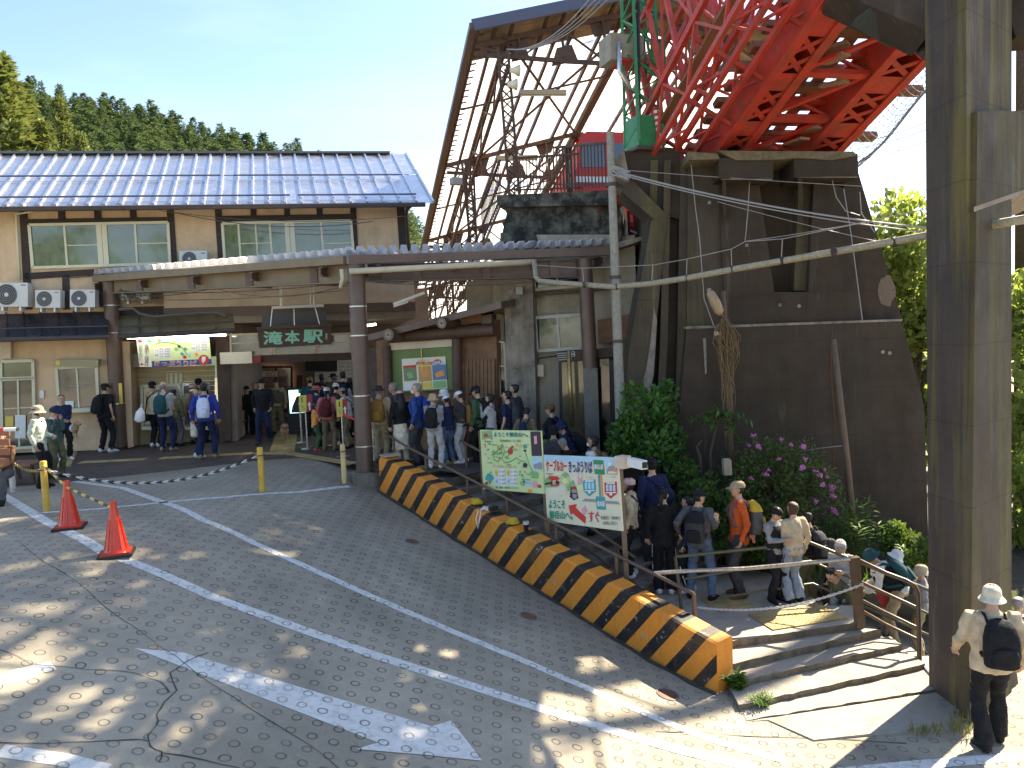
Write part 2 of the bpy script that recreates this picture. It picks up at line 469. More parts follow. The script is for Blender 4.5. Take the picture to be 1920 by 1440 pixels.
# round manhole lids in the road
M_lid = mat('rusty_iron_lid', (.17, .085, .055), rough=.6, metal=.3, var=.3, scale=30, bump=.3)
for i, (x, y, r, lb) in enumerate(((773, 1016, .105, 'small rusty round lid in the road high up the slope'), (991, 1156, .115, 'small rusty round lid in the road beside the striped barrier'), (1252, 1302, .12, 'rusty round lid in the road near the low end of the barrier'))):
    g = G(x, y); t = thing('manhole_cover', lb, 'manhole cover', g, 'round iron lids in the road')
    nrm = V((height(g.x - .1, g.y) - height(g.x + .1, g.y), height(g.x, g.y - .1) - height(g.x, g.y + .1), .2)).normalized()
    Mq = nrm.to_track_quat('Z', 'Y').to_matrix()
    MB().lathe(((r, -.02), (r, .007), (r * .9, .009), (r * .88, .006), (r * .2, .006)), g, 20, Mq).build('lid', M_lid, t)
    MB().tube([g + Mq @ V((math.cos(a) * r * 1.12, math.sin(a) * r * 1.12, .004)) for a in [2 * PI * k / 20 for k in range(20)]], .010, 6, closed=True).build('ring', mat('iron', (.2, .19, .17), rough=.6), t)

# brown paving along the station front
M_pave = mat('brown_paving', (.085, .062, .052), rough=.8, var=.25, scale=1.2, bump=.25, bscale=90, dirt=(.16, .13, .11), dirtamt=.35, dscale=2, grain=.3)
def zsheet(name, px, z, m, parent=None, th=0.):
    mb = MB(); pts = [Z(x, y, z) for x, y in px]
    if th: mb.prism([p - V((0, 0, th)) for p in pts], (0, 0, th))
    else: mb.add(pts, [tuple(range(len(pts)))])
    return mb.build(name, m, parent)
pv = MB(); pv.add([Z(-120, 925, .004), Z(110, 905, .004), Z(300, 885, .004), Z(480, 864, .004), Z(560, 858, .004), Z(690, 874, .004), Z(705, 884, .004), V((-1.45, 14.3, .004)), V((-.9, 13.75, .004)), V((1.5, 16.4, .004)), V((4, 24, .004)), V((-4, 33, .004)), V((-18, 30, .004)), V((-18, 19, .004))],
       [tuple(range(14))])
tag(pv.build('pavement', M_pave), kind='structure')
# tactile paving strips made of tiles
M_tac = mat('worn_yellow_tactile_tile', (.40, .30, .13), rough=.8, var=.2, scale=4, bump=.25, bscale=60, dirt=(.16, .12, .07), dirtamt=.55, dscale=5, objvar=.12)
def tactile(path, z, label, w=.3, kind='dots', cols=1):
    pts = [V(p) for p in path]
    root_ = thing('tactile_paving', label, 'tactile paving', pts[0])
    mb = MB(); h = .012; a = w / 2 - .004
    mb.box((0, 0, h / 2), (2 * a, 2 * a, h))
    for i in range(4):
        for j in range(4 if kind == 'dots' else 1):
            x = (i - 1.5) * w / 4.4
            if kind == 'dots': mb.lathe(((.016, h), (.010, h + .006)), (x, (j - 1.5) * w / 4.4, 0), 6)
            else: mb.box((x, 0, h + .003), (.028, w * .86, .006))
    me = mb.mesh('tile', M_tac)
    for a_, b_ in zip(pts, pts[1:]):
        L = (b_ - a_).length; n = max(1, int(L / w)); d = (b_ - a_) / L; ang = math.atan2(d.y, d.x) - PI / 2; s = V((-d.y, d.x, 0))
        for i in range(n):
            for k in range(cols):
                p = a_ + d * (w * (i + .5)) + s * (w * (k - (cols - 1) / 2))
                inst('tile', me, root_, Matrix.Translation((p.x, p.y, z + .005)) @ Matrix.Rotation(ang, 4, 'Z'))
    return root_
tactile([Z(150, 868, 0), Z(300, 860, 0), Z(480, 850, 0), Z(545, 851, 0), Z(668, 871, 0)], 0, 'yellow tactile strip along the edge of the brown paving', kind='bars')
tactile([Z(528, 850, 0), Z(540, 805, 0)], 0, 'yellow tactile branch leading into the station hall', kind='bars', cols=2)
tactile([Z(118, 876, 0), Z(140, 838, 0)], 0, 'yellow tactile branch leading to the left ticket window', kind='bars', cols=1)
# ---------------------------------------------------------------- station building (left, two storeys)
M_plast = mat('tan_plaster', (.70, .50, .31), rough=.9, var=.10, scale=2.2, bump=.2, bscale=50, streak=.25, dirt=(.25, .17, .10), dirtamt=.3, dscale=1.2)
M_cream = mat('cream_panel', (.66, .55, .42), rough=.85, var=.08, scale=2, bump=.12, streak=.22, dirt=(.3, .22, .15), dirtamt=.25)
M_timber = mat('dark_timber', (.045, .030, .024), rough=.75, var=.3, scale=8, bump=.3, streak=.3)
M_ivory = flat('ivory_frame', (.66, .62, .44), rough=.4)
M_glass = glass('curtained_glass', (.11, .125, .05), rough=.06)
M_glassd = glass('dark_glass', (.014, .017, .018), rough=.05)
M_roof = mat('blue_grey_roof_metal', (.62, .62, .64), rough=.28, metal=.9, var=.06, scale=1.2, bump=0, dirt=(.42, .37, .28), dirtamt=.4, dscale=1.3, dlo=.56, dhi=.72)
M_roofd = mat('dark_roof_metal', (.05, .055, .075), rough=.33, metal=.5, var=.2, scale=3, bump=.08, bscale=7)
M_roofo = mat('olive_roof_metal', (.23, .20, .12), rough=.5, metal=.2, var=.25, scale=2, bump=.1, dirt=(.12, .10, .05), dirtamt=.5)
M_gutter = mat('brown_gutter', (.06, .045, .042), rough=.5, var=.2)
M_brown = mat('brown_steel_paint', (.125, .075, .055), rough=.42, var=.14, scale=3, bump=.06, bscale=30, streak=.25, dirt=(.07, .05, .04), dirtamt=.3, dscale=5)
M_brownl = mat('weathered_lit_brown_steel', (.20, .145, .08), rough=.5, var=.15, scale=2, bump=.06, streak=.3)  # lighter brown steel copy: dirt and the light on it, put into colour
M_ac = flat('ac_white', (.62, .62, .58), rough=.45, dirt=(.35, .33, .28), dirtamt=.3)
M_grille = flat('dark_grille', (.05, .055, .055))
M_white = flat('white', (.75, .75, .72))
M_shut = mat('beige_shutter', (.44, .33, .17), rough=.5, var=.08, scale=3, bump=.05)
M_black = flat('black', (.012, .012, .013))
M_gold = flat('brass', (.45, .32, .12), rough=.3, metal=.7)
M_wood = mat('brown_wood_boards', (.22, .11, .055), rough=.7, var=.25, scale=7, bump=.3, streak=.5)
M_wooddk = mat('dark_stained_wood', (.07, .038, .024), rough=.65, var=.3, scale=6, bump=.3, streak=.4)
M_red = flat('red', (.55, .035, .03)); M_navy = flat('navy', (.03, .06, .22)); M_green = flat('green', (.04, .25, .10)); M_teal = flat('teal', (.05, .33, .34))
M_yel = flat('yellow', (.75, .55, .10)); M_pink = flat('pink', (.75, .35, .38)); M_sky = flat('light_blue', (.42, .62, .74)); M_lime = flat('lime', (.66, .74, .36)); M_gr2 = flat('mid_green', (.22, .45, .17))
M_cre2 = flat('sign_cream', (.74, .68, .52)); M_txt = flat('text_black', (.03, .03, .03)); M_org = flat('orange_print', (.78, .30, .08)); M_greyp = flat('grey_print', (.3, .3, .3))
M_steel = flat('stainless', (.55, .55, .53), rough=.3, metal=.8)
def lampmat(name, col, e):
    m = mat(name, col, var=0, bump=0, emit=e); return m
M_tube = lampmat('lit_fluorescent_tube', (.95, .97, .92), 6)

FP = vplane((-8, 20), (-8 + math.cos(R(12)), 20 + math.sin(R(12))))
st = thing('station_building', 'two storey tan plaster station building with dark timber framing and a blue grey metal roof', 'building', (-8, 20, 0))
MB().slab(FP, ((-260, 372), (762, 370), (778, 560), (-260, 590)), -9, 0).build('upper_wall', M_plast, st)
MB().slab(FP, ((-260, 588), (206, 575), (216, 843), (-260, 858)), -6, -.02).build('lower_wall', M_plast, st)
# timber frame pieces
for px in (((36, 392), (50, 392), (60, 580), (46, 581)), ((108, 392), (121, 392), (122, 412), (109, 412)), ((176, 391), (189, 391), (190, 411), (177, 411)), ((243, 390), (255, 390), (256, 410), (244, 410)),
           ((312, 389), (325, 389), (332, 494), (319, 496)), ((402, 386), (415, 386), (421, 490), (409, 492)), ((469, 386), (480, 386), (481, 406), (470, 406)), ((532, 385), (543, 385), (544, 405), (533, 405)), ((593, 384), (604, 384), (605, 404), (594, 404)),
           ((656, 383), (667, 383), (672, 470), (660, 471)), ((743, 381), (757, 381), (764, 480), (750, 480)),
           ((116, 515), (129, 515), (131, 580), (118, 581)), ((184, 512), (196, 512), (198, 575), (186, 576)), ((50, 411), (312, 407), (313, 419), (51, 421)), ((415, 405), (657, 401), (658, 414), (416, 417)), ((46, 512), (320, 496), (321, 506), (47, 524))):
    MB().slab(FP, px, 0, .035).build('timber_post' if abs(px[0][0] - px[1][0]) < 40 else 'timber_beam', M_timber, st)
def window(px, pl, parent, splits=(), mids=(), off=0., fw=.05, m=None, fm=None, label=None, name='window'):
    """framed window from a picture quad (tl, tr, br, bl)"""
    fm = fm or M_ivory
    tl, tr, br, bl = [pl.at(x, y, off + .04) for x, y in px]; n = pl.n
    mb = MB()
    for a, b in ((tl, tr), (tr, br), (br, bl), (bl, tl)): mb.bar(a, b, .07, fw * 1.4, up=n.cross((b - a)))
    for u, w in splits:
        mb.bar(tl.lerp(tr, u), bl.lerp(br, u), .05, w, up=n.cross(bl - tl))
    for u0, u1, v in mids:
        L = lambda u: tl.lerp(tr, u).lerp(bl.lerp(br, u), v)
        mb.bar(L(u0), L(u1), .02, .025, up=n.cross(tr - tl))
    o = mb.build(name, fm, parent)
    us = [0] + [u for u, w in splits] + [1]
    for a, b in zip(us, us[1:]):
        dz = n * rnd(-.012, -.004)
        q = [tl.lerp(tr, a) + dz, tl.lerp(tr, b) + dz, bl.lerp(br, b) + dz * rnd(.8, 1.2), bl.lerp(br, a) + dz]
        g = MB().prism(q, n * -.01).build('pane', m or M_glass, None)
        g.parent = o
        iv = INV[root(o).name]; g.data.transform(iv)
    return o
window(((55, 422), (315, 417), (319, 494), (62, 502)), FP, st, ((.245, .05), (.49, .12), (.53, .12), (.755, .05)), ((.25, .49, .5), (.755, 1, .5)))
window(((417, 419), (658, 414), (664, 489), (422, 496)), FP, st, ((.12, .05), (.25, .04), (.36, .05), (.49, .12), (.53, .12), (.76, .05)), ((.12, .36, .5), (.76, 1, .55)))
window(((2, 678), (62, 676), (63, 708), (3, 710)), FP, st)
window(((2, 712), (63, 709), (66, 838), (5, 842)), FP, st, ((.52, .04),), ((0, 1, .42),), m=glass('shop_glass', (.08, .07, .045)), name='entrance_door')
window(((106, 690), (181, 686), (185, 765), (112, 770)), FP, st, ((.5, .04),), (), m=glass('ticket_glass', (.14, .12, .09)), name='ticket_window')
mb = MB().rect(FP, 102, 674, 184, 687, 0, .22); mb.build('shutter_box', flat('olive_grey', (.36, .32, .2)), st)
MB().slab(FP, ((108, 768), (187, 763), (189, 771), (109, 776)), 0, .3).build('counter', M_ivory, st)
MB().rect(FP, -10, 640, 20, 672, 0, .12).build('meter_box', M_cream, st)
MB().rect(FP, 74, 732, 82, 747, 0, .03).build('notice', M_white, st)
MB().rect(FP, 104, 676, 113, 685, .22, .23).build('notice', M_yel, st)
MB().rect(FP, 10, 780, 25, 800, .06, .07).build('notice', M_yel, st); MB().rect(FP, 28, 778, 48, 822, .06, .07).build('notice', M_white, st)
MB().rect(FP, 122, 752, 138, 764, .06, .07).build('notice', M_white, st); MB().rect(FP, 128, 722, 160, 724, .06, .062).build('notice', M_greyp, st)
# main roof from pixels: eave in front of the wall, ridge behind it
def eave(x): return FP.at(x, 388.5 - .0095 * (x + 0), .8)
def ridge(x): return FP.at(x, 290 - .001 * x, -4.3)
rx = [30 + 26.1 * i - 52 for i in range(31)]
def ex(r): return 10 + (r - 82) * 1.182
ez = V((0, 0, 1))
seam_w = []
for i, (a, b) in enumerate(zip(rx, rx[1:] + [747 + 4])):
    A0, A1, B0, B1 = eave(ex(a)), eave(ex(b) if b < 747 else 795), ridge(a), ridge(min(b, 749))
    for r0, r1 in ((0, .53), (.53, 1)):
        t = [ez * rnd(-.004, .004) for k in range(4)]
        q = [A0.lerp(B0, r0) + t[0], A1.lerp(B1, r0) + t[1], A1.lerp(B1, r1) + t[2], A0.lerp(B0, r1) + t[3]]
        mb = MB(); k = 5; o0 = 0    # slightly oil-canned panel
        for u in range(k + 1):
            for w in range(k + 1):
                p = q[0].lerp(q[1], u / k).lerp(q[3].lerp(q[2], u / k), w / k)
                if 0 < u < k and 0 < w < k: p += ez * rnd(-.003, .003)
                mb.v.append(p + ez * (.0 if r0 == 0 else .012))
        for u in range(k):
            for w in range(k): c0 = u * (k + 1) + w; mb.f.append((c0, c0 + k + 1, c0 + k + 2, c0 + 1)); mb.m.append(0)
        mb.build('roof_panel', M_roof, st, smooth=True)
    MB().bar(A0 + ez * .03, B0 + ez * .03, .05, .07).build('roof_seam', M_roof, st)
M_snow = flat('snow_rail', (.10, .11, .16), rough=.4, metal=.5)
for fr, x0, x1 in ((.45, -60, 408), (.45, 435, 772), (.08, -60, 545), (.08, 560, 785)):
    f = lambda x: eave(x).lerp(ridge((x - 10) / 1.182 + 82), fr) + ez * .12
    MB().tube([f(x0), f((x0 + x1) / 2), f(x1)], .025, 6).build('snow_guard', M_snow, st)
MB().bar(ridge(-40) + ez * .04, ridge(731) + ez * .04, .3, .06).build('ridge_cap', flat('ridge', (.12, .12, .13)), st)
mb = MB(); mb.prism([eave(-60) - ez * .03, eave(795) - ez * .03, FP.at(760, 372, -.1), FP.at(-60, 380, -.1)], (0, 0, -.06)); mb.build('eave_soffit', M_timber, st)
mb = MB(); mb.prism([eave(-60), eave(795), ridge(749), ridge(-40)], (0, 0, -.05)); mb.v = [p - ez * .04 for p in mb.v]; mb.build('roof_deck', M_timber, st)
MB().tube([eave(-60) + FP.n * .07 - ez * .06, eave(797) + FP.n * .07 - ez * .05], .065, 8).build('gutter', M_gutter, st)
MB().tube([eave(768) - ez * .1, FP.at(764, 392, .35), FP.at(762, 402, .15), FP.at(768, 480, .12)], .045, 8, ).build('downpipe', M_gutter, st, smooth=True)
MB().tube([FP.at(62, 395, .3), FP.at(57, 397, .15), FP.at(30, 402, .1), FP.at(32, 440, .08), FP.at(37, 525, .08)], .03, 8).build('downpipe', M_ivory, st, smooth=True)
# pent roof over the ground floor
def pent(name, x0, x1, yt0, yt1, yb0, yb1, off, m, seams, gut=True):
    A0, A1, B0, B1 = FP.at(x0, yb0, off), FP.at(x1, yb1, off), FP.at(x0, yt0, 0), FP.at(x1 - 4, yt1, 0)
    for i in range(seams):
        u, w = i / seams, (i + 1) / seams
        MB().prism([A0.lerp(A1, u), A0.lerp(A1, w), B0.lerp(B1, w), B0.lerp(B1, u)], (0, 0, -.03 + rnd(-.004, .004))).build('roof_panel', m, st)
        MB().bar(A0.lerp(A1, u) + ez * .02, B0.lerp(B1, u) + ez * .02, .03, .05).build('roof_seam', m, st)
    MB().tube([A0 + FP.n * .06 - ez * .05, A1 + FP.n * .06 - ez * .05], .06, 8).build('gutter', M_gutter, st)
    f = lambda u: A0.lerp(A1, u).lerp(B0.lerp(B1, u), .2) + ez * .1
    MB().tube([f(0), f(1)], .02, 6).build('snow_guard', M_gutter, st)
pent('pent', -120, 204, 592, 584, 636, 628, 1.1, M_roofd, 10)
pent('pent', 222, 440, 592, 588, 628, 616, 1.1, M_roofo, 6)
MB().rect(FP, 225, 540, 310, 592, -.2, .0).build('upper_wall', M_timber, st)
MB().slab(FP, ((306, 532), (775, 515), (778, 566), (308, 578)), -.1, .02).build('cream_band', M_cream, st)
MB().slab(FP, ((306, 578), (778, 566), (779, 582), (307, 594)), -.1, .05).build('beam', M_brown, st)
# ticket booth with roller shutter
BP = FP
MB().slab(FP, ((226, 640), (243, 640), (250, 838), (233, 841)), -.8, .02).build('jamb', M_plast, st)
MB().slab(FP, ((404, 632), (428, 630), (434, 826), (412, 830)), -1.2, .03).build('timber_post', M_wooddk, st)
for i in range(9):
    y = 690 + i * 9.5
    MB().slab(FP, ((248, y), (402, y - 5), (402, y + 4), (248, y + 9)), -.75, -.7 + .012 * (i % 2)).build('shutter_slat', M_shut, st)
MB().rect(FP, 246, 775, 406, 842, -.8, -.7).build('booth_wall', M_shut, st)
MB().slab(FP, ((241, 664), (258, 663), (262, 688), (244, 690)), -.7, -.25).build('shutter_box', flat('taupe', (.30, .26, .21)), st)
MB().slab(FP, ((241, 630), (404, 622), (404, 668), (241, 680)), -.8, -.72).build('booth_wall', M_wooddk, st)
MB().slab(FP, ((264, 722), (388, 718), (390, 733), (266, 737)), -.7, -.55).build('display_case', M_ivory, st)
window(((266, 724), (340, 721), (342, 800), (268, 804)), FP, st, ((.5, .03),), (), off=-.55, m=glass('case_glass', (.30, .28, .24)), fm=M_ivory, name='ticket_window')
window(((342, 721), (392, 719), (394, 796), (344, 800)), FP, st, (), ((0, 1, .5),), off=-.55, m=glass('case_glass2', (.2, .2, .19)), fm=M_steel, name='ticket_window')
MB().rect(FP, 266, 800, 396, 806, -.6, -.2).build('counter', M_ivory, st)
MB().rect(FP, 312, 700, 342, 722, -.69, -.66).build('price_board', flat('pale_yellow', (.66, .58, .36)), st)
for i in range(6): MB().rect(FP, 315 + i * 4.5, 701, 318 + i * 4.5, 721, -.66, -.655).build('price_strip', M_cre2 if i % 2 else M_shut, st)
# fluorescent tube at the booth eave
tb = thing('fluorescent_lamp', 'lit fluorescent tube above the ticket booth map sign', 'lamp', FP.at(330, 632, .8))
MB().tube([FP.at(238, 634, .8), FP.at(424, 628, .8)], .022, 8).build('tube', M_tube, tb)
MB().bar(FP.at(236, 630, .8), FP.at(426, 624, .8), .05, .03).build('housing', M_white, tb)
# booth sign board
def board(pl, px, off, th, m, name, parent): return MB().slab(pl, px, off - th, off).build(name, m, parent)
sg = thing('ticket_booth_sign', 'colourful ticket booth sign with route map, prices and blue lower band', 'sign', FP.at(325, 660, .5))
board(FP, ((255, 636), (392, 632), (397, 683), (262, 688)), .5, .04, M_lime, 'panel', sg)
def pxs(px, off, m, name='print', parent=None, pl=FP): return MB().slab(pl, px, off, off + .004).build(name, m, parent)
pxs(((255, 636), (392, 632), (393, 640), (256, 645)), .501, M_sky, parent=sg)
pxs(((284, 677), (396, 673), (397, 683), (285, 688)), .502, M_navy, parent=sg)
pxs(((256, 645), (281, 644), (285, 688), (262, 688)), .502, M_cre2, parent=sg)
pxs(((288, 652), (320, 650), (321, 670), (290, 672)), .502, M_white, parent=sg)
pxs(((358, 640), (389, 638), (390, 657), (359, 659)), .502, M_white, parent=sg)
c0 = FP.at(382, 675, .505); e1 = (FP.at(392, 675, .505) - c0); e2 = (FP.at(382, 665, .505) - c0)
MB().prism([c0 + e1 * math.cos(a) + e2 * math.sin(a) for a in [2 * PI * k / 16 for k in range(16)]], FP.n * .004).build('red_disc', M_red, sg)
pxs(((379, 668), (386, 669), (385, 676), (380, 682), (378, 675)), .511, M_white, 'pointing_hand', sg)
T = lambda s, x0, y0, x1, y1, m, off=.51, **k: text(s, FP, x0, y0, x1, y1, m, off, parent=sg, **k)
T('きっぷうりば', 289, 676, 369, 686, M_white, .507, bold=.06); T('きっぷうりば', 290, 677, 368, 685, M_red, .512, bold=.02)
T('各種割引・団体券は', 271, 646, 279, 686, M_txt, vertical=True); T('右側有人窓口へ', 260, 646, 267, 677, M_green, vertical=True)
T('←', 262, 680, 272, 686, M_red, bold=.03); T('ケーブルカー', 291, 645, 320, 650, M_org); T('ケーブルカー＋リフト', 354, 633, 389, 638, M_red)
for i, s in enumerate(('大人  600円', '小人  300円', '大人 1200円', '小人  600円')):
    T(s, 299, 652 + i * 4.7, 319, 656 + i * 4.7, M_txt)
for i, s in enumerate(('大人  700円', '小人  400円', '大人 1290円', '小人  790円')): T(s, 367, 640 + i * 4.6, 388, 644 + i * 4.6, M_txt)
T('片道', 290, 655, 297, 659, M_org); T('往復', 290, 664, 297, 668, M_navy); T('片道', 359, 643, 366, 647, M_org); T('往復', 359, 651, 366, 655, M_navy)
mb = MB(); mb.tube([FP.at(x, y, .506) for x, y in ((292, 645), (305, 642), (322, 643), (335, 647), (342, 652), (349, 662), (356, 669))], .012, 4); mb.build('route_line', M_gr2, sg)
for x, y, m in ((262, 640, M_red), (298, 639, M_org), (336, 650, M_txt), (330, 655, M_gr2), (347, 655, M_teal), (341, 664, M_teal), (354, 664, M_sky), (346, 670, M_red), (368, 665, M_org), (280, 640, M_gr2), (326, 641, M_yel)):
    pxs(((x - 4, y - 2), (x + 1, y - 4), (x + 5, y + 1), (x - 1, y + 3)), .506, m, 'picture', sg)

# entrance hall interior
hall = thing('entrance_hall', 'dim station entrance hall behind the hanging name board', 'hall', FP.at(560, 830, 0))
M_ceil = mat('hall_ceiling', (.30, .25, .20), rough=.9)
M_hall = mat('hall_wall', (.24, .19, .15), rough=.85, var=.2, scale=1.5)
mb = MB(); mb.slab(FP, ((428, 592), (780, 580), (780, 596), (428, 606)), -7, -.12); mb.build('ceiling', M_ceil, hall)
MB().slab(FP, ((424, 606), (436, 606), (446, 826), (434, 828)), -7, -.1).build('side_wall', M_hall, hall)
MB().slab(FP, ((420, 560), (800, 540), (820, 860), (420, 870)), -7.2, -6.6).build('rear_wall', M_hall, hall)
MB().slab(FP, ((428, 668), (692, 660), (693, 674), (429, 682)), -.1, .05).build('lintel', M_wooddk, hall)
for x0, x1 in ((432, 508), (514, 592), (596, 664)):
    window(((x0, 628), (x1, 625), (x1 + 2, 664), (x0 + 1, 669)), FP, hall, (), ((0, 1, .4),), off=-.1, m=glass('transom_glass', (.12, .11, .10)), fm=M_cream, fw=.04, name='transom_window')
for i in range(5): MB().slab(FP, ((437 + i * 6, 686), (440 + i * 6, 686), (446 + i * 6, 800), (443 + i * 6, 800)), -.8 - i * .5, -.75 - i * .5).build('lattice_slat', M_ivory if i % 2 else M_wooddk, hall)
MB().slab(FP, ((412, 661), (472, 659), (473, 681), (413, 683)), .1, .25).build('blank_lightbox', M_cre2, hall)
MB().slab(FP, ((473, 667), (489, 666), (489, 680), (473, 681)), .1, .2).build('red_notice', flat('dark_red', (.25, .02, .03)), hall)
FB = Plane(FP.p - FP.n * 6.5, FP.n)
M_warm = lampmat('rear_daylight_glow', (.85, .52, .38), .55); M_scr = lampmat('screen', (.45, .85, .78), .9)  # warm colour glows in place of daylight coming through the rear opening
MB().rect(FB, 462, 690, 545, 725, 0, .03).build('rear_window', M_warm, hall)
window(((460, 688), (547, 688), (547, 770), (460, 772)), FB, hall, ((.33, .06), (.66, .06)), ((0, 1, .45),), off=.03, m=glass('rear_glass', (.35, .2, .14)), fm=M_wooddk, name='rear_door')
MB().rect(FB, 486, 696, 520, 706, .1, .14).build('notice', M_cre2, hall); text('出口', FB, 498, 697, 516, 705, M_txt, .145, parent=hall)
MB().rect(FB, 573, 676, 632, 696, .2, .3).build('black_monitor', M_black, hall)
MB().rect(FB, 631, 672, 690, 722, .2, .22).build('timetable', M_white, hall)
MB().rect(FB, 590, 697, 632, 730, .2, .22).build('poster', flat('pale_notice', (.6, .56, .5)), hall)
for i in range(6): text('時刻表 運賃表'[i % 7:], FB, 636, 678 + i * 7, 664, 683 + i * 7, M_greyp, .225, parent=hall)
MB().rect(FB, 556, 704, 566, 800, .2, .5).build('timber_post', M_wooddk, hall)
# digital screen stand
ds = thing('digital_screen', 'glowing digital information screen in a black stand at the hall entrance', 'screen', Z(566, 815, 0))
DP = Plane(Z(566, 815, 0), FP.n)
MB().slab(DP, ((538, 728), (584, 726), (586, 812), (541, 814)), -.12, 0).build('case', M_black, ds)
MB().slab(DP, ((541, 732), (580, 730), (582, 773), (544, 775)), 0, .006).build('display', M_scr, ds)
MB().slab(DP, ((556, 743), (566, 741), (580, 758), (580, 773), (546, 774), (548, 762)), .006, .01).build('figure_picture', M_txt, ds)
MB().slab(DP, ((559, 730), (580, 729), (580, 737), (559, 738)), .006, .012).build('green_banner', M_green, ds)
for (x0, y0, x1, y1, o, lb) in ((488, 593, 502, 596, -2.5, 'short lit fluorescent tube on the hall ceiling left of the name board'), (612, 589, 647, 592, -2.0, 'lit fluorescent tube on the hall ceiling right of the name board'), (676, 612, 705, 608, -1.2, 'lit fluorescent tube behind the central brown column')):
    t = thing('fluorescent_lamp', lb, 'lamp', FP.at(x0, y0, o))
    MB().tube([FP.at(x0, y0, o), FP.at(x1, y1, o)], .03, 8).build('tube', M_tube, t); MB().bar(FP.at(x0, y0 - 3, o), FP.at(x1, y1 - 3, o), .1, .04).build('housing', M_white, t)
# hanging station name board
NP = Plane(FP.at(550, 630, 1.6), FP.n)
nb = thing('station_name_board', 'dark wooden board with green carved station name hanging over the entrance', 'sign', NP.at(551, 650))
MB().slab(NP, ((482, 617), (620, 611), (622, 645), (486, 653)), -.08, 0).build('board', M_wooddk, nb)
MB().slab(NP, ((480, 613), (621, 607), (621, 612), (481, 618)), -.12, .06).build('top_trim', M_wooddk, nb)
M_kanji = flat('verdigris_letters', (.23, .52, .36))
for s, x0, x1 in (('滝', 494, 530), ('本', 534, 562), ('駅', 568, 606)): text(s, NP, x0, 621 - (x0 - 494) * .04, x1, 646 - (x0 - 494) * .04, M_kanji, .012, parent=nb, depth=.02, bold=.035)
text('御岳登山', NP, 610, 625, 614, 637, M_cre2, .006, parent=nb, vertical=True)
MB().slab(NP, ((490, 586), (611, 580), (613, 608), (491, 613)), -.5, -.45).build('backing_sheet', flat('slate_sheet', (.055, .06, .07)), nb)
mb = MB()
for a, b in (((511, 575), (507, 613)), ((551, 575), (552, 610)), ((590, 573), (599, 608)), ((582, 525), (582, 578)), ((588, 525), (589, 578)), ((525, 530), (526, 578)), ((528, 530), (528, 578))): mb.bar(NP.at(*a, -.05), NP.at(*b, -.05), .018)
mb.build('hanger', M_steel, nb)
MB().bar(NP.at(510, 577, .1), NP.at(607, 573, .1), .14, .07).build('lamp_housing', flat('lamp_grey', (.5, .5, .47)), nb)

# air conditioner units
def aircon(px, pl, off, label):
    x0, y0, x1, y1 = px
    t = thing('air_conditioner', label, 'air conditioner', pl.at((x0 + x1) / 2, y1, off), 'outdoor air conditioner units on the station front')
    MB().rect(pl, x0, y0, x1, y1, off, off + .3).build('casing', M_ac, t)
    cx, cy, r = x0 + (x1 - x0) * .36, (y0 + y1) / 2, (y1 - y0) * .44
    c0 = pl.at(cx, cy, off + .302); e1 = pl.at(cx + r, cy, off + .302) - c0; e2 = pl.at(cx, cy - r, off + .302) - c0
    ci = lambda k: [c0 + (e1 * math.cos(a) + e2 * math.sin(a)) * k for a in [2 * PI * j / 18 for j in range(18)]]
    MB().prism(ci(1), pl.n * .01).build('fan_grille', M_grille, t)
    mb = MB()
    for k in (.35, .55, .75, .95): mb.tube([p + pl.n * .014 for p in ci(k)], .006, 4, closed=True)
    mb.build('grille_ring', M_greyp, t)
    MB().prism(ci(.2), pl.n * .016).build('fan_hub', M_ac, t)
    MB().rect(pl, x0 + (x1 - x0) * .2, y1, x0 + (x1 - x0) * .26, y1 + 8, off + .02, off + .28).build('bracket', M_white, t)
    MB().rect(pl, x0 + (x1 - x0) * .74, y1, x0 + (x1 - x0) * .8, y1 + 8, off + .02, off + .28).build('bracket', M_white, t)
    MB().rect(pl, x1 - (x1 - x0) * .22, y0 + 3, x1 - (x1 - x0) * .06, y0 + 6, off + .301, off + .304).build('badge', M_greyp, t)
aircon((-10, 530, 52, 575), FP, .25, 'large air conditioner unit at the left edge on the lower roof'); aircon((66, 544, 113, 577), FP, .35, 'white air conditioner unit between the larger one and the one by the column')
aircon((131, 543, 178, 576), FP, .35, 'white air conditioner unit just left of the brown column'); aircon((336, 470, 388, 500), FP, .1, 'white air conditioner unit half hidden behind the canopy roof edge'); aircon((228, 541, 278, 562), FP, .1, 'shaded air conditioner unit behind the cable tangle under the canopy')

# ---------------------------------------------------------------- canopy
CA, CB_, CC = P(176, 517, 19.2), P(646, 480, 15.0), P(1146, 463, 15.7)
can = thing('canopy', 'corrugated white metal canopy roof with brown steel beams over the station forecourt', 'canopy', (CB_.x, CB_.y, 0))
M_corr = mat('weathered_white_corrugated_metal', (.84, .82, .79), rough=.45, var=.08, scale=3, bump=.08, dirt=(.34, .25, .2), dirtamt=.15, dscale=6, trans=.4)
def corr(a, b, back, n, h, name):
    mb = MB(); a, b = V(a), V(b)
    pts = []
    for i in range(n * 4 + 1):
        u = i / (n * 4); k = i % 4
        z = (0, h, h, 0)[k] if k < 4 else 0
        uu = u + (0, -.12 / n, .12 / n, 0)[k]
        pts.append((a.lerp(b, min(1, max(0, uu))) + V((0, 0, z))))
    for p in pts: mb.v += [p, p + back]
    for i in range(len(pts) - 1): mb.f.append((2 * i, 2 * i + 1, 2 * i + 3, 2 * i + 2)); mb.m.append(0)
    return mb.build(name, M_corr, can)
up = V((0, 0, 1))
nl = (V((CB_.y - CA.y, -(CB_.x - CA.x), 0))).normalized(); nl = -nl if nl.y > 0 else nl    # towards the camera
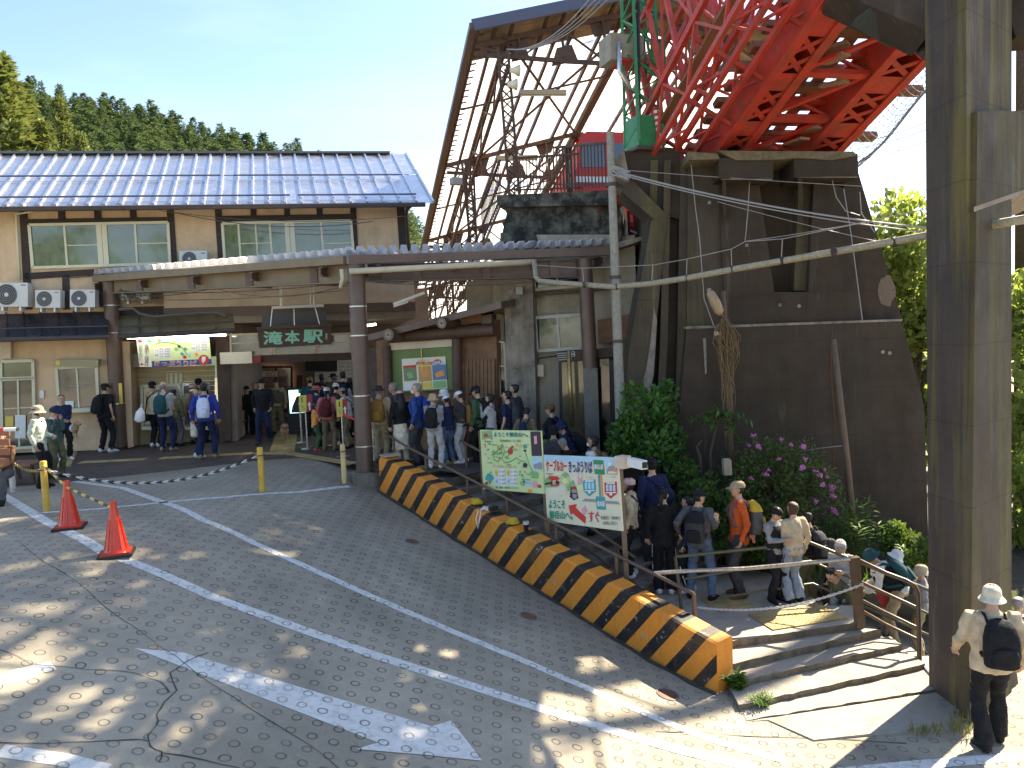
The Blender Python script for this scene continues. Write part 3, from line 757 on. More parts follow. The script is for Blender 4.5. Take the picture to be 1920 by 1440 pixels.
corr(CA + up * .04, CB_ + up * .04, V((1.2, 4.6, .12)), 27, .125, 'roof_sheet')
corr(CB_ + up * .06, CC + up * .06, V((-.6, 5.2, .25)), 25, .125, 'roof_sheet')
def fascia(a, b, h, th, m, name, dz=0.): 
    d = (b - a).normalized()
    return MB().bar(a + up * (dz - h / 2), b + up * (dz - h / 2), th, h).build(name, m, can)
fascia(CA, CB_, .16, .10, M_brownl, 'gutter'); fascia(CB_ + V((.08, 0, 0)), CC, .17, .10, M_brown, 'gutter', .0)
A2, B2 = P(200, 524, 19.3), P(655, 496, 15.3)
def ibeam(a, b, h, w, m, stiff, name='beam'):
    mb = MB(); mb.bar(a - up * h / 2, b - up * h / 2, .02, h); mb.bar(a, b, w, .025); mb.bar(a - up * h, b - up * h, w, .025)
    mb.build(name, m, can)
    for i in range(stiff):
        p = a.lerp(b, (i + .7) / (stiff + .2)); MB().box(p - up * h / 2, (w * .8, w * .8, h - .03), 0).build('stiffener', M_brown, can)
ibeam(A2, B2, .36, .2, M_brownl, 4)
ibeam(P(690, 497, 15.4), P(1100, 488, 15.9), .34, .2, M_brown, 3)
ibeam(P(215, 548, 21.5) , P(700, 520, 21.8), .2, .15, M_brown, 0, 'rear_beam')
for u in (.0, .22, .45, .68, .92):
    a = CA.lerp(CB_, u) - up * .2; ibeam(a, a + V((1.1, 4.0, .1)), .16, .1, M_brown, 0, 'purlin')
for u in (.12, .4, .7, .97):
    a = CB_.lerp(CC, u) - up * .2; ibeam(a, a + V((-.5, 4.4, .2)), .16, .1, M_brown, 0, 'purlin')
def column(top, bot, r, label, bands, base=None, collar=None):
    t = thing('canopy_column', label, 'column', bot)
    MB().tube([bot, top], r, 20).build('shaft', M_brown, t, smooth=True, angle=50)
    for u in bands: 
        p = V(bot).lerp(V(top), u); MB().tube([p - up * .012, p + up * .012], r + .006, 20).build('band', M_steel, t)
    return t
c1 = column(P(207, 528, 19.25), Z(225, 843, 0), .185, 'brown round steel column at the left end of the canopy', (.28, .70, .86))
MB().tube([Z(225, 843, 0), P(222, 798, Z(225, 843, 0).y)], .19, 20).build('black_foot_wrap', M_black, c1)
cb = P(684, 884, 15.0)
MB().slab(Plane(Z(225, 843, 0) - V((0, .2, 0)), V((0, -1, 0))), ((222, 719), (228, 718), (230, 757), (224, 758)), 0, .02).build('yellow_strip_notice', M_yel, c1)
c2 = column(P(668, 497, 15.15), cb, .172, 'brown round steel column on a concrete block in the middle of the canopy front', (.125, .37, .66, .80))
M_conc = mat('weathered_concrete', (.22, .20, .17), rough=.9, var=.25, scale=3, bump=.4, bscale=40, streak=.5, dirt=(.05, .045, .035), dirtamt=.7, dscale=3)
MB().box(cb - up * .25, (.68, .6, .5), .5).build('concrete_block', M_conc, c2)
c3 = column(P(1096, 485, 15.75), P(1107, 692, 15.75), .155, 'brown round steel column at the right end of the canopy', ())
MB().prism([P(x, 690, y) for x, y in ((1093, 15.6), (1120, 15.6), (1120, 15.95), (1093, 15.95))], V((0, 0, -1.9))).build('concrete_footing', M_conc, c3)
M_pvc = flat('pvc_beige', (.52, .46, .33), dirt=(.3, .25, .16), dirtamt=.4)
# waste pipe running along the canopy, then hanging on a wire to the pillar
pp = thing('drain_pipe', 'long beige drain pipe hanging from a wire between the canopy and the dark pillar', 'pipe', P(1000, 490, 14.9))
MB().tube([P(655, 509, 14.85), P(830, 500, 15.0), P(1000, 491, 15.2)], .06, 10).build('pipe', M_pvc, pp, smooth=True)
MB().tube([P(640, 505, 14.8), P(642, 522, 14.8), P(638, 540, 14.8)], .04, 8).build('pipe_elbow', M_pvc, pp, smooth=True)
hang = [P(1001, 488, 15.1), P(1005, 520, 15.0), P(1012, 527, 14.8), P(1055, 531, 14.4), P(1150, 538, 13.7), P(1220, 532, 13.2), P(1290, 521, 12.6), P(1380, 504, 11.9), P(1480, 487, 11.2), P(1600, 466, 10.3), P(1760, 438, 9.2), P(1860, 421, 8.5), P(1960, 405, 7.9)]
MB().tube(hang, .05, 10).build('pipe', mat('lichened_pipe', (.33, .29, .20), rough=.7, var=.3, scale=25, dirt=(.16, .14, .10), dirtamt=.5, dscale=18), pp, smooth=True)
for x, y, Y in ((1095, 534, 14.0), (1156, 538, 13.65), (1222, 532, 13.2), (1287, 521, 12.62), (1372, 505, 11.95), (1465, 489, 11.28), (1563, 472, 10.5), (1676, 453, 9.73), (1806, 430, 8.9)):
    c = P(x, y, Y); MB().tube([c - V((.022, 0, 0)), c + V((.022, 0, .004))], .058, 12).build('clamp_ring', M_gutter, pp)
WIRE = [P(1005, 497, 15.0), P(1090, 503, 14), P(1156, 500, 13.65), P(1224, 497, 13.2), P(1287, 486, 12.62), P(1371, 467, 11.95), P(1397, 453, 11.7), P(1467, 448, 11.28), P(1606, 420, 10.2), P(1812, 375, 8.9)]
mb = MB().tube(WIRE, .007, 5)
for (x, y, Y), (a, b, c) in (((1095, 532, 14.0), (1092, 503, 14)), ((1222, 528, 13.2), (1224, 497, 13.2)), ((1287, 518, 12.62), (1288, 486, 12.62)), ((1372, 501, 11.95), (1371, 468, 11.95)), ((1465, 485, 11.28), (1467, 448, 11.28)), ((1806, 428, 8.9), (1819, 384, 8.9))):
    mb.bar(P(x, y, Y), P(a, b, c), .012)
mb.build('hanger_wire', flat('old_wire', (.3, .28, .25)), pp)
# tangled cables under the canopy
cab = thing('cable_bundle', 'tangled sagging cables strung along under the canopy', 'cables', P(420, 545, 19))
mb = MB()
for a, b, s in (((222, 545, 19.0), (650, 530, 15.6), .12), ((230, 552, 19), (402, 540, 18), .10), ((402, 540, 18), (650, 535, 15.6), .22), ((225, 560, 19), (640, 545, 15.7), .10), ((660, 520, 15.3), (1000, 508, 15.4), .05), ((680, 528, 15.3), (1090, 520, 15.7), .12), ((690, 522, 15.3), (1000, 530, 15.5), .1), ((300, 395, 19.5), (760, 405, 20), .2), ((320, 397, 19.5), (700, 415, 20), .25),
                ((0, 502, 19.4), (190, 510, 19.4), .1), ((0, 515, 19.4), (185, 513, 19.4), .16), ((30, 520, 19.3), (200, 515, 19.3), .05)):
    wire(MB(), P(*a), P(*b), s, rnd(.008, .016)).build('cable', flat('dusty_cable', (.09, .085, .075)), cab)
for i in range(14):
    p = P(222 + rnd(0, 12), 550 + rnd(-10, 10), 19); q = P(235 + rnd(0, 60), 552 + rnd(-6, 20), 18.9)
    mb.tube([p, p.lerp(q, .3) + V((0, 0, rnd(-.2, .1))), p.lerp(q, .6) + V((0, 0, rnd(-.25, .1))), q], .009, 5)
mb.tube([P(224, 580, 19), P(250, 578, 19), P(262, 588, 19), P(290, 594, 19), P(330, 590, 19), P(370, 587, 19), P(410, 587, 19), P(424, 593, 19)], .04, 7)
mb.build('cable_tangle', MATS['paint_dusty_cable'], cab)
tb2 = thing('fluorescent_lamp', 'unlit twin fluorescent fitting hanging under the canopy right of the central column', 'lamp', P(755, 565, 16.5))
MB().bar(P(738, 571, 16.6), P(796, 549, 16.6), .1, .06).build('housing', M_white, tb2); MB().tube([P(738, 575, 16.5), P(765, 566, 16.5)], .02, 6).build('tube', M_white, tb2); MB().tube([P(740, 528, 16.6), P(738, 569, 16.6)], .006, 4).build('hanger', M_steel, tb2)
pg = thing('pigeon', 'grey pigeon sitting on the canopy edge', 'bird', P(1000, 462, 15.5))
c = P(997, 463, 15.52); dx = V((1, .1, 0))
MB().tube([c - dx * .18 - up * .03, c - dx * .08, c + up * .03, c + dx * .07 + up * .06], [.012, .05, .065, .04], 10).build('body', mat('pigeon', (.13, .13, .16), rough=.6), pg, smooth=True)
MB().tube([c + dx * .06 + up * .05, c + dx * .08 + up * .12], [.04, .034], 8).build('head', MATS['pigeon'], pg, smooth=True)
MB().tube([c + dx * .1 + up * .11, c + dx * .14 + up * .10], [.012, .003], 6).build('beak', M_txt, pg)
# ---------------------------------------------------------------- wooden office and concrete building right of the hall
M_log = mat('dark_log', (.10, .055, .035), rough=.6, var=.3, scale=5, bump=.3, streak=.3)
WP = vplane((P(728, 700, 17.4).x, 17.4), (P(866, 700, 16.7).x, 16.7))
wo = thing('wooden_office', 'log framed wooden office with a green notice window right of the hall', 'building', WP.at(790, 840))
MB().slab(WP, ((705, 640), (930, 600), (935, 850), (712, 855)), -3, -.15).build('wall', M_wood, wo)
for px in (((716, 648), (735, 646), (741, 850), (722, 852)), ((850, 634), (862, 633), (866, 848), (854, 849))): 
    a, b = WP.at((px[0][0] + px[1][0]) / 2, px[0][1], .05), WP.at((px[2][0] + px[3][0]) / 2, px[2][1], .05)
    MB().tube([a, b], .11, 12).build('log_post', M_log, wo, smooth=True, angle=50)
MB().slab(WP, ((733, 657), (851, 649), (853, 730), (736, 737)), -.1, 0).build('notice_panel', mat('moss_green_felt', (.13, .19, .055), rough=.6, var=.25, scale=2), wo)
MB().slab(WP, ((731, 641), (852, 634), (852, 649), (732, 657)), -.1, .05).build('fascia', M_cream, wo)
MB().bar(WP.at(790, 652, .02), WP.at(792, 737, .02), .02).build('mullion', M_gold, wo)
MB().tube([WP.at(730, 632, .15), WP.at(928, 618, .15)], .14, 12).build('log_beam', M_log, wo, smooth=True, angle=50)
# lean-to roof with round log ends
a, b = WP.at(686, 640, .6), WP.at(940, 578, .6)
MB().prism([a, b, b - WP.n * 3 + up * .3, a - WP.n * 3 + up * .3], up * .14).build('roof', M_brown, wo)
for i, (x, y) in enumerate(((752, 640), (786, 630), (815, 622), (842, 617), (866, 611), (890, 606))):
    MB().slab(WP, ((x - 12, y - 22), (x + 12, y - 28), (x + 12, y - 2), (x - 12, y + 2)), -.06, .02 + .01 * (i % 2)).build('gable_board', M_wood, wo)
MB().slab(WP, ((902, 592), (921, 589), (922, 613), (903, 616)), -.06, .06).build('vent_box', M_brown, wo)
for x, y, r in ((728, 628, .14), (828, 606, .12)):
    p = WP.at(x, y, .75); MB().tube([p, p - WP.n * 1.6], r, 16).build('log_end', M_log, wo, smooth=True, angle=40)
    mb = MB()
    for k in range(16):
        w = 2 * PI * k / 16; e = V((WP.n.y, -WP.n.x, 0)) * math.cos(w) + up * math.sin(w); mb.bar(p + e * .03 + WP.n * .004, p + e * r * .92 + WP.n * .004, .006)
    mb.build('end_grain_rays', M_cre2, wo)
MB().slab(WP, ((862, 636), (925, 630), (928, 676), (866, 680)), -.6, -.5).build('doorway_shade_sheet', M_black, wo)  # black sheet painted in for the shade inside the doorway
for i in range(9): MB().slab(WP, ((865 + i * 7, 676 - i * .4), (871 + i * 7, 675.6 - i * .4), (872.5 + i * 7, 848), (866.5 + i * 7, 848)), -.1, -.05 + .012 * (i % 2)).build('door_slat', M_wood, wo)
MB().slab(WP, ((690, 655), (718, 646), (722, 850), (696, 850)), -2.5, -.3).build('side_wall', M_wooddk, wo)
po = thing('event_poster', 'colourful poster with three pictures pinned on the green notice window', 'poster', WP.at(790, 730, .02))
q = lambda px, m, off=.02, n='print': MB().slab(WP, px, off, off + .004).build(n, m, po)
q(((753, 673), (835, 668), (839, 728), (756, 733)), M_cre2, .015, 'sheet')
q(((756, 689), (780, 688), (782, 713), (758, 715)), flat('photo_green', (.2, .22, .12))); q(((784, 687), (808, 685), (810, 714), (786, 716)), flat('photo_food', (.55, .30, .10))); q(((810, 685), (836, 683), (838, 711), (812, 713)), flat('photo_blue', (.12, .2, .35)))
q(((756, 686), (780, 684), (780, 689), (756, 690)), M_red, .025); q(((784, 683), (808, 681), (808, 686), (784, 688)), M_yel, .025); q(((811, 680), (836, 678), (836, 683), (811, 685)), M_sky, .025)
q(((758, 719), (782, 717), (783, 729), (759, 731)), M_white, .021); q(((786, 718), (810, 716), (811, 728), (787, 730)), M_yel, .021); q(((812, 715), (836, 713), (837, 726), (813, 728)), M_gr2, .021)
q(((762, 700), (772, 698), (776, 708), (766, 710)), M_gr2, .026); q(((790, 694), (802, 692), (806, 706), (792, 708)), M_org, .026); q(((815, 700), (830, 694), (834, 704), (818, 708)), M_org, .026)
text('HOMELAND', WP, 780, 678, 812, 684, M_red, .03, parent=po, bold=.03)
c0 = WP.at(820, 679, .025); e1 = WP.at(828, 678.5, .025) - c0; e2 = WP.at(820, 673.5, .025) - c0
MB().prism([c0 + e1 * math.cos(a) + e2 * math.sin(a) for a in [2 * PI * k / 16 for k in range(16)]], WP.n * .004).build('red_oval', M_red, po)
text('ONE', WP, 814, 676.5, 826, 681.5, M_white, .031, parent=po, bold=.03); text('地元グルメ祭', WP, 784, 674, 806, 677, M_org, .03, parent=po)

M_oldwall = mat('stained_cream_render', (.40, .345, .255), rough=.9, var=.12, scale=2, bump=.2, streak=.55, dirt=(.13, .10, .07), dirtamt=.45, dscale=1.6)
M_col = mat('stained_old_concrete', (.28, .24, .19), rough=.95, var=.3, scale=4, bump=.5, bscale=35, streak=.75, dirt=(.055, .045, .035), dirtamt=.75, dscale=2.5)
M_moss = mat('black_mossy_concrete', (.11, .11, .09), rough=.95, var=.45, scale=7, bump=.6, bscale=25, streak=.3, dirt=(.012, .012, .011), dirtamt=.95, dscale=4, dlo=.36, dhi=.56)
RPl = vplane((P(940, 700, 16.9).x, 16.9), (P(1160, 700, 16.3).x, 16.3))
rb = thing('concrete_station_wing', 'stained concrete station wing with dark windows below the train shed', 'building', RPl.at(1050, 840))
MB().slab(RPl, ((925, 480), (1190, 440), (1200, 860), (925, 860)), -4, -.1).build('wall', M_oldwall, rb)
MB().slab(RPl, ((943, 500), (997, 492), (1008, 850), (955, 850)), -.3, .35).build('concrete_pier', M_col, rb)
MB().slab(RPl, ((875, 530), (942, 505), (950, 640), (936, 592), (875, 606)), -1.5, -1.2).build('angled_wall', M_oldwall, rb)
MB().slab(RPl, ((930, 588), (945, 590), (952, 850), (938, 850)), -.4, .12).build('wall_edge', M_oldwall, rb)
window(((1003, 596), (1088, 590), (1092, 652), (1008, 658)), RPl, rb, ((.5, .04),), (), m=M_glassd, fm=flat('grey_frame', (.45, .43, .37)))
window(((999, 490), (1086, 482), (1089, 536), (1003, 543)), RPl, rb, ((.5, .04),), (), m=M_glassd, fm=MATS['paint_grey_frame'])
window(((934, 640), (946, 642), (950, 742), (938, 742)), RPl, rb, (), ((0, 1, .45),), off=.14, m=M_glassd, fm=M_cream, fw=.03)
MB().tube([RPl.at(x, y, .08) for x, y in ((985, 545), (1004, 557), (1020, 550), (1088, 547), (1150, 540))], .03, 6).build('conduit', M_gutter, rb)
MB().tube([RPl.at(x, y, .08) for x, y in ((1008, 845), (1006, 700), (1010, 672), (1045, 667))], .02, 6).build('conduit', M_gutter, rb)
MB().rect(RPl, 1008, 684, 1019, 706, 0, .12).build('switch_box', M_cream, rb)
MB().rect(RPl, 967, 538, 980, 552, .36, .45).build('junction_box', flat('grey_box', (.3, .31, .31)), rb)
MB().slab(RPl, ((1120, 600), (1200, 585), (1205, 630), (1122, 645)), -.1, .2).build('wooden_beam', M_wood, rb)
# mossy block carrying the shed
MB().slab(RPl, ((934, 372), (1150, 362), (1165, 400), (1165, 460), (938, 452), (950, 400)), -3.5, .1).build('mossy_block', M_moss, rb)
MB().slab(RPl, ((930, 366), (1150, 356), (1152, 384), (936, 388)), -3.4, .28).build('mossy_ledge', M_moss, rb)
MB().slab(RPl, ((938, 436), (1006, 444), (1006, 462), (938, 458)), -3.4, .2).build('mossy_ledge', M_moss, rb)
MB().slab(RPl, ((1006, 440), (1144, 440), (1146, 466), (1006, 466)), -.1, .14).build('cream_lintel', M_oldwall, rb)
# dark red advertising board on the platform
adv = thing('advertising_board', 'dark maroon advertising board with white letters by the platform brace', 'sign', RPl.at(1195, 440, -1))
MB().slab(RPl, ((1174, 378), (1226, 362), (1228, 452), (1178, 442)), -1.1, -1).build('panel', flat('maroon', (.09, .012, .02)), adv)
text('KE', RPl, 1176, 383, 1194, 395, M_white, -.985, parent=adv, bold=.02)
MB().slab(RPl, ((1180, 398), (1187, 396), (1189, 424), (1182, 426)), -1, -.99).build('print', M_red, adv)
MB().slab(RPl, ((1181, 403), (1186, 402), (1187, 416), (1182, 417)), -.99, -.985).build('print', M_pink, adv)
MB().slab(RPl, ((1205, 414), (1212, 404), (1218, 415), (1208, 428)), -1, -.99).build('print', M_white, adv)
MB().slab(RPl, ((1182, 430), (1204, 440), (1204, 444), (1182, 434)), -1, -.99).build('print', M_white, adv)
MB().slab(RPl, ((1120, 385), (1190, 347), (1190, 366), (1125, 398)), -.5, .1).build('red_brace', M_red, rb)
MB().slab(RPl, ((1155, 455), (1215, 440), (1218, 446), (1130, 475)), -1, .3).build('platform_slab', M_col, rb)
# glazed booth with dark roof
bo = thing('phone_booth', 'dark framed glass booth with a sloped louvre top beside the right column', 'booth', Z(1090, 850, -.2))
BX = Plane(P(1090, 700, 16.0), RPl.n)
MB().slab(BX, ((1044, 660), (1150, 652), (1152, 668), (1047, 680)), -.9, .02).build('roof', M_wooddk, bo)
for i in range(4): MB().slab(BX, ((1044 + i, 662 + i * 4), (1072, 660 + i * 4), (1072, 662 + i * 4), (1044 + i, 664 + i * 4)), .02, .05).build('louvre', M_greyp, bo)
for x0, x1 in ((1047, 1052), (1098, 1103), (1142, 1150)): MB().slab(BX, ((x0, 676), (x1, 675), (x1 + 4, 850), (x0 + 4, 850)), -.06, .0).build('frame', M_black, bo)
MB().slab(BX, ((1052, 680), (1098, 676), (1100, 850), (1055, 850)), -.04, -.03).build('pane', glass('booth_glass', (.13, .10, .06)), bo); MB().slab(BX, ((1103, 676), (1142, 672), (1145, 850), (1106, 850)), -.04, -.03).build('pane', M_glassd, bo)
for x, y in ((1075, 662), (1075, 666)): 
    c = BX.at(x, y, .03); MB().tube([c + V((.035 * math.cos(w), 0, .035 * math.sin(w))) for w in [2 * PI * k / 10 for k in range(10)]], .006, 4, closed=True).build('emblem', M_white, bo)
br = thing('brass_pole', 'thin brass coloured pole standing in front of the glass booth', 'pole', Z(1074, 860, -.1))
MB().tube([P(1066, 656, 15.6), P(1073, 800, 15.6)], .045, 10).build('shaft', M_gold, br, smooth=True)

# ---------------------------------------------------------------- train shed
M_shed = mat('rusty_brown_steel', (.075, .045, .033), rough=.75, var=.3, scale=6, bump=.2, streak=.3, dirt=(.16, .075, .04), dirtamt=.5, dscale=5)
M_trans = mat('translucent_white_roofing', (.82, .83, .83), rough=.6, var=.06, scale=2, bump=.05, trans=.66, dirt=(.60, .55, .45), dirtamt=.25, dscale=2)
sh = thing('train_shed', 'long train shed with translucent white roof panels on a rusty steel frame', 'shed', P(1000, 460, 19))
S0 = P(897, 48, 19.0)
sa = V((-.23, 1, -.30)).normalized()          # down the line, away from the viewer
scr = V((1, .23, 0)).normalized()             # across
spl = (P(1090, 4, 19.0 + .9) - S0)
sup = V((scr.x * 4.6, scr.y * 4.6, 1.15))      # left roof slope: eave to ridge
sdn = V((scr.x * 4.9, scr.y * 4.9, -1.2))
SL = 27.0
shed_up = sa.cross(scr); shed_up = shed_up if shed_up.z > 0 else -shed_up
def SQ(u, t, d=0.):      # u 0..1 left eave..ridge, 1..2 ridge..right eave ; t metres along ; d below the roof
    b = S0 + sup * min(u, 1) + (sdn * (u - 1) if u > 1 else V((0, 0, 0)))
    return b + sa * t - shed_up * d
NB = 6
def sheet(u0, u1, t0, t1, m, name):
    mb = MB(); n = max(2, int((t1 - t0) / .18)); 
    for i in range(n + 1):
        t = t0 + (t1 - t0) * i / n; z = .025 * (1 if i % 2 else -1)
        mb.v += [SQ(u0, t, -.10 - z), SQ(u1, t, -.10 - z)]
        if i: mb.f.append((2 * i - 2, 2 * i - 1, 2 * i + 1, 2 * i)); mb.m.append(0)
    return mb.build(name, m, sh)
M_tin = mat('old_tin_roofing', (.33, .27, .17), rough=.6, var=.2, scale=2, bump=.1, dirt=(.14, .09, .05), dirtamt=.5)
us = [i / 5 for i in range(11)]
for a, b in zip(us, us[1:]):
    sheet(a, b, 0, 1.5, M_tin, 'roof_panel')
    for k in range(NB): sheet(a + .004, b - .004, 1.5 + k * 4.2, 1.5 + (k + 1) * 4.2 - .03, M_trans, 'roof_panel')
for u in [i / 5 for i in range(11)] + [.1, .5, .9, 1.3]:
    d = .0; big = abs(u - 1) < .01
    MB().bar(SQ(u, 0.1, .04), SQ(u, SL, .04), .07 if not big else .2, .11, up=shed_up).build('purlin', M_shed, sh)
# fascia
M_fas = flat('slate_fascia', (.09, .095, .13), rough=.5)
MB().bar(SQ(-.03, -.05, 0), SQ(1, -.05, 0), .06, .32, up=shed_up).build('fascia', M_fas, sh)
MB().bar(SQ(1, -.05, 0), SQ(2.03, -.05, 0), .06, .32, up=shed_up).build('fascia', M_fas, sh)
MB().bar(SQ(-.03, -.05, .0), SQ(-.03, SL, .0), .18, .16, up=shed_up).build('eave_gutter', M_brown, sh)
rt = MB().bar((0, 0, 0), SQ(.04, 0) - SQ(-.005, 0), .05, .03).mesh('rafter_tail', M_shed)
for i in range(90): inst('rafter_tail', rt, sh, Matrix.Translation(SQ(-.005, .3 + i * .29, .05)))
# trusses with gusset plates, one group of pieces per frame
def plate(c, e1, e2, poly, th=.02): return [c + e1 * x + e2 * y for x, y in poly]
for t in (.6, 6.6, 12.6, 18.6, 24.6):
    top = [SQ(u, t, .12) for u in (0, .25, .5, .75, 1, 1.25, 1.5, 1.75, 2)]
    bot = [SQ(u, t, .12 + d) for u, d in ((0, .25), (.25, .62), (.5, 1.0), (.75, 1.35), (1, 1.75), (1.25, 1.35), (1.5, 1.0), (1.75, .62), (2, .25))]
    mb = MB()
    for a, b in zip(top, top[1:]): mb.bar(a, b, .09, .13)
    mb.build('truss_top_chord', M_shed, sh)
    mb = MB()
    for a, b in zip(bot, bot[1:]): mb.bar(a, b, .08, .10)
    mb.build('truss_bottom_chord', M_shed, sh)
    for i in range(1, 8): MB().bar(top[i], bot[i], .06, .06).build('truss_strut', M_shed, sh)
    for i in range(8):
        a, b = (top[i], bot[i + 1]) if i % 2 == 0 else (bot[i], top[i + 1])
        MB().bar(a, b, .05, .05).build('truss_diagonal', M_shed, sh)
    e1 = (top[1] - top[0]).normalized(); 
    for i, p in enumerate(top[1:-1] + bot[1:-1]):
        e2 = V((0, 0, 1)) * (-1 if i < 7 else 1)
        k = 1.25 if i % 2 == 0 else .85
        MB().prism(plate(p + sa * .03, e1, e2, ((-.3 * k, -.03), (.3 * k, -.03), (.17 * k, .32 * k), (-.17 * k, .32 * k))), sa * .02).build('gusset_plate', M_shed, sh)
    c = bot[4]; MB().prism(plate(c + sa * .06, e1, V((0, 0, 1)), ((-.62, -.04), (-.45, .18), (-.2, .32), (.1, .34), (.35, .26), (.6, .06))), sa * .02).build('gusset_plate', M_shed, sh)
# longitudinal lattice girder under the left eave and the middle
for u, dz, w in ((.17, .95, .09), (.98, .2, .22)):
    mb = MB(); mb.bar(SQ(u, .5, dz), SQ(u, SL, dz), w, .1, up=shed_up); mb.bar(SQ(u, .5, .12), SQ(u, SL, .12), w, .1, up=shed_up)
    mb.build('girder_chord', M_shed, sh)
    mb = MB(); n = 24
    for i in range(n):
        t0, t1 = .5 + (SL - .5) * i / n, .5 + (SL - .5) * (i + 1) / n
        mb.bar(SQ(u, t0, .12 if i % 2 else dz), SQ(u, t1, dz if i % 2 else .12), .05)
    mb.build('girder_lacing', M_shed, sh)
for (u0, t0, u1, t1) in ((.2, .6, 1, 6.6), (1, .6, .2, 6.6), (.2, 6.6, 1, 12.6), (1, 6.6, .2, 12.6), (.2, 12.6, 1, 18.6), (1, 12.6, .2, 18.6), (0, 3.2, 1, 3.2), (0, 9.5, 1, 9.5)):
    MB().bar(SQ(u0, t0, .25), SQ(u1, t1, .25), .06, .05).build('wind_brace', M_shed, sh)
# laced columns
def lacedcol(p, q, w, parent=sh):
    p, q = V(p), V(q); d = (q - p); n = max(4, int(d.length / (w * .9))); e = scr * w / 2
    for s in (-1, 1): MB().bar(p + e * s, q + e * s, .07, .09).build('column_flange', M_shed, parent)
    mb = MB()
    for i in range(n):
        a, b = p.lerp(q, i / n), p.lerp(q, (i + 1) / n); s = 1 if i % 2 else -1
        mb.bar(a + e * s, b - e * s, .045, .03); mb.bar(a - e * s, b + e * s, .03, .03)
    mb.build('column_lacing', M_shed, parent)
lacedcol(P(943, 92, 19.2), P(965, 372, 19.2), .26)
for t in (6.6, 12.6, 18.6, 24.6):
    q_ = SQ(.17, t, .2); lacedcol(q_, V((q_.x, q_.y, .2)), .26)
lacedcol(P(872, 300, 24), P(895, 520, 24), .22)
# lamps and speakers hanging in the shed
for (x0, y0, x1, y1, Y, lb) in ((976, 174, 1062, 174, 20, 'long unlit strip lamp hanging under the upper end of the train shed'), (932, 297, 1008, 295, 23, 'long unlit strip lamp lower down the train shed')):
    t = thing('strip_lamp', lb, 'lamp', P(x0, y0, Y)); MB().bar(P(x0, y0, Y), P(x1, y1, Y), .16, .12).build('housing', flat('lamp_tan', (.42, .34, .22)), t); MB().bar(P(x0, y0 + 4, Y), P(x1, y1 + 4, Y), .05, .05).build('tube', M_cre2, t)
    mb = MB()
    for x in (x0 + 6, x1 - 6): mb.bar(P(x, y0 - 3, Y), P(x, y0 - 60, Y), .012)
    mb.build('hanger', M_shed, t)
for x, y, lb in ((965, 132, 'upper cream loudspeaker on the laced shed column'), (960, 158, 'lower loudspeaker with cable on the laced shed column')):
    t = thing('loudspeaker', lb, 'loudspeaker', P(x, y, 19)); c = P(x, y, 19)
    MB().tube([c - scr * .12, c, c + scr * .12], [.05, .09, .15], 12).build('horn', M_cre2, t, smooth=True); MB().bar(c - scr * .1, c - scr * .28, .03).build('bracket', M_shed, t)
t = thing('floodlight', 'small grey floodlight under the left eave of the train shed', 'lamp', P(855, 340, 23)); MB().box(P(855, 340, 23), (.32, .25, .2), .5).build('housing', M_greyp, t); MB().bar(P(858, 334, 23), P(868, 318, 23), .03).build('bracket', M_shed, t)
# railings inside the shed
M_rail = mat('brown_rail_paint', (.12, .075, .045), rough=.4, var=.15, scale=6, bump=.05, dirt=(.06, .05, .04), dirtamt=.4, dscale=8)
def fence(a, b, h, n, label, m=M_shed):
    a, b = V(a), V(b); t = thing('platform_fence', label, 'fence', a)
    MB().bar(a + up * h, b + up * h, .06, .05).build('top_rail', m, t); MB().bar(a + up * .08, b + up * .08, .04, .04).build('bottom_rail', m, t)
    pm = MB().box((0, 0, h / 2), (.025, .025, h)).mesh('baluster', m)
    for i in range(n + 1): inst('baluster', pm, t, Matrix.Translation(a.lerp(b, i / n)))
fence(P(1040, 352, 18.2), P(1150, 352, 16.2), .95, 18, 'brown baluster fence at the platform edge left of the green mast')
fence(P(905, 455, 22), P(940, 375, 19.5), 1.0, 16, 'rusty baluster fence climbing beside the left shed columns')
fence(P(965, 362, 20), P(1092, 358, 18.6), .9, 20, 'brown fence on top of the mossy concrete block')
fence(P(770, 600, 30), P(840, 575, 27), 1.5, 18, 'rusty fence seen under the canopy behind the hanging lamp')
fence(P(840, 600, 24), P(880, 560, 22), 1.3, 12, 'rusty stair fence seen under the canopy by the dark post')
# cable car waiting in the shed
ccar = thing('cable_car', 'red and white cable car partly hidden behind the green mast and fence', 'cable car', P(1170, 360, 21))
e = scr; a_ = sa; c0 = P(1078, 385, 20.2)
MB().prism([c0, c0 + e * 2.6, c0 + e * 2.6 + up * .95, c0 + up * .95], a_ * 6).build('lower_body', M_red, ccar)
MB().prism([c0 + up * .95 + e * .08, c0 + e * 2.52 + up * .95, c0 + e * 2.4 + up * 1.75, c0 + e * .2 + up * 1.75], a_ * 6).build('upper_body', M_red, ccar)
MB().prism([c0 + up * 1.75 + e * .15, c0 + e * 2.45 + up * 1.75, c0 + e * 2.2 + up * 1.95, c0 + e * .4 + up * 1.95], a_ * 6.1).build('roof', M_red, ccar)
for i in range(3): MB().prism([c0 - a_ * .02 + e * (.2 + i * .76) + up * 1.0, c0 - a_ * .02 + e * (.88 + i * .76) + up * 1.0, c0 - a_ * .02 + e * (.86 + i * .74) + up * 1.65, c0 - a_ * .02 + e * (.26 + i * .74) + up * 1.65], a_ * .03).build('window', M_glassd, ccar)
MB().prism([c0 - a_ * .03 + up * .6, c0 - a_ * .03 + e * 2.6 + up * .6, c0 - a_ * .03 + e * 2.6 + up * .75, c0 - a_ * .03 + up * .75], a_ * .02).build('stripe', M_white, ccar)
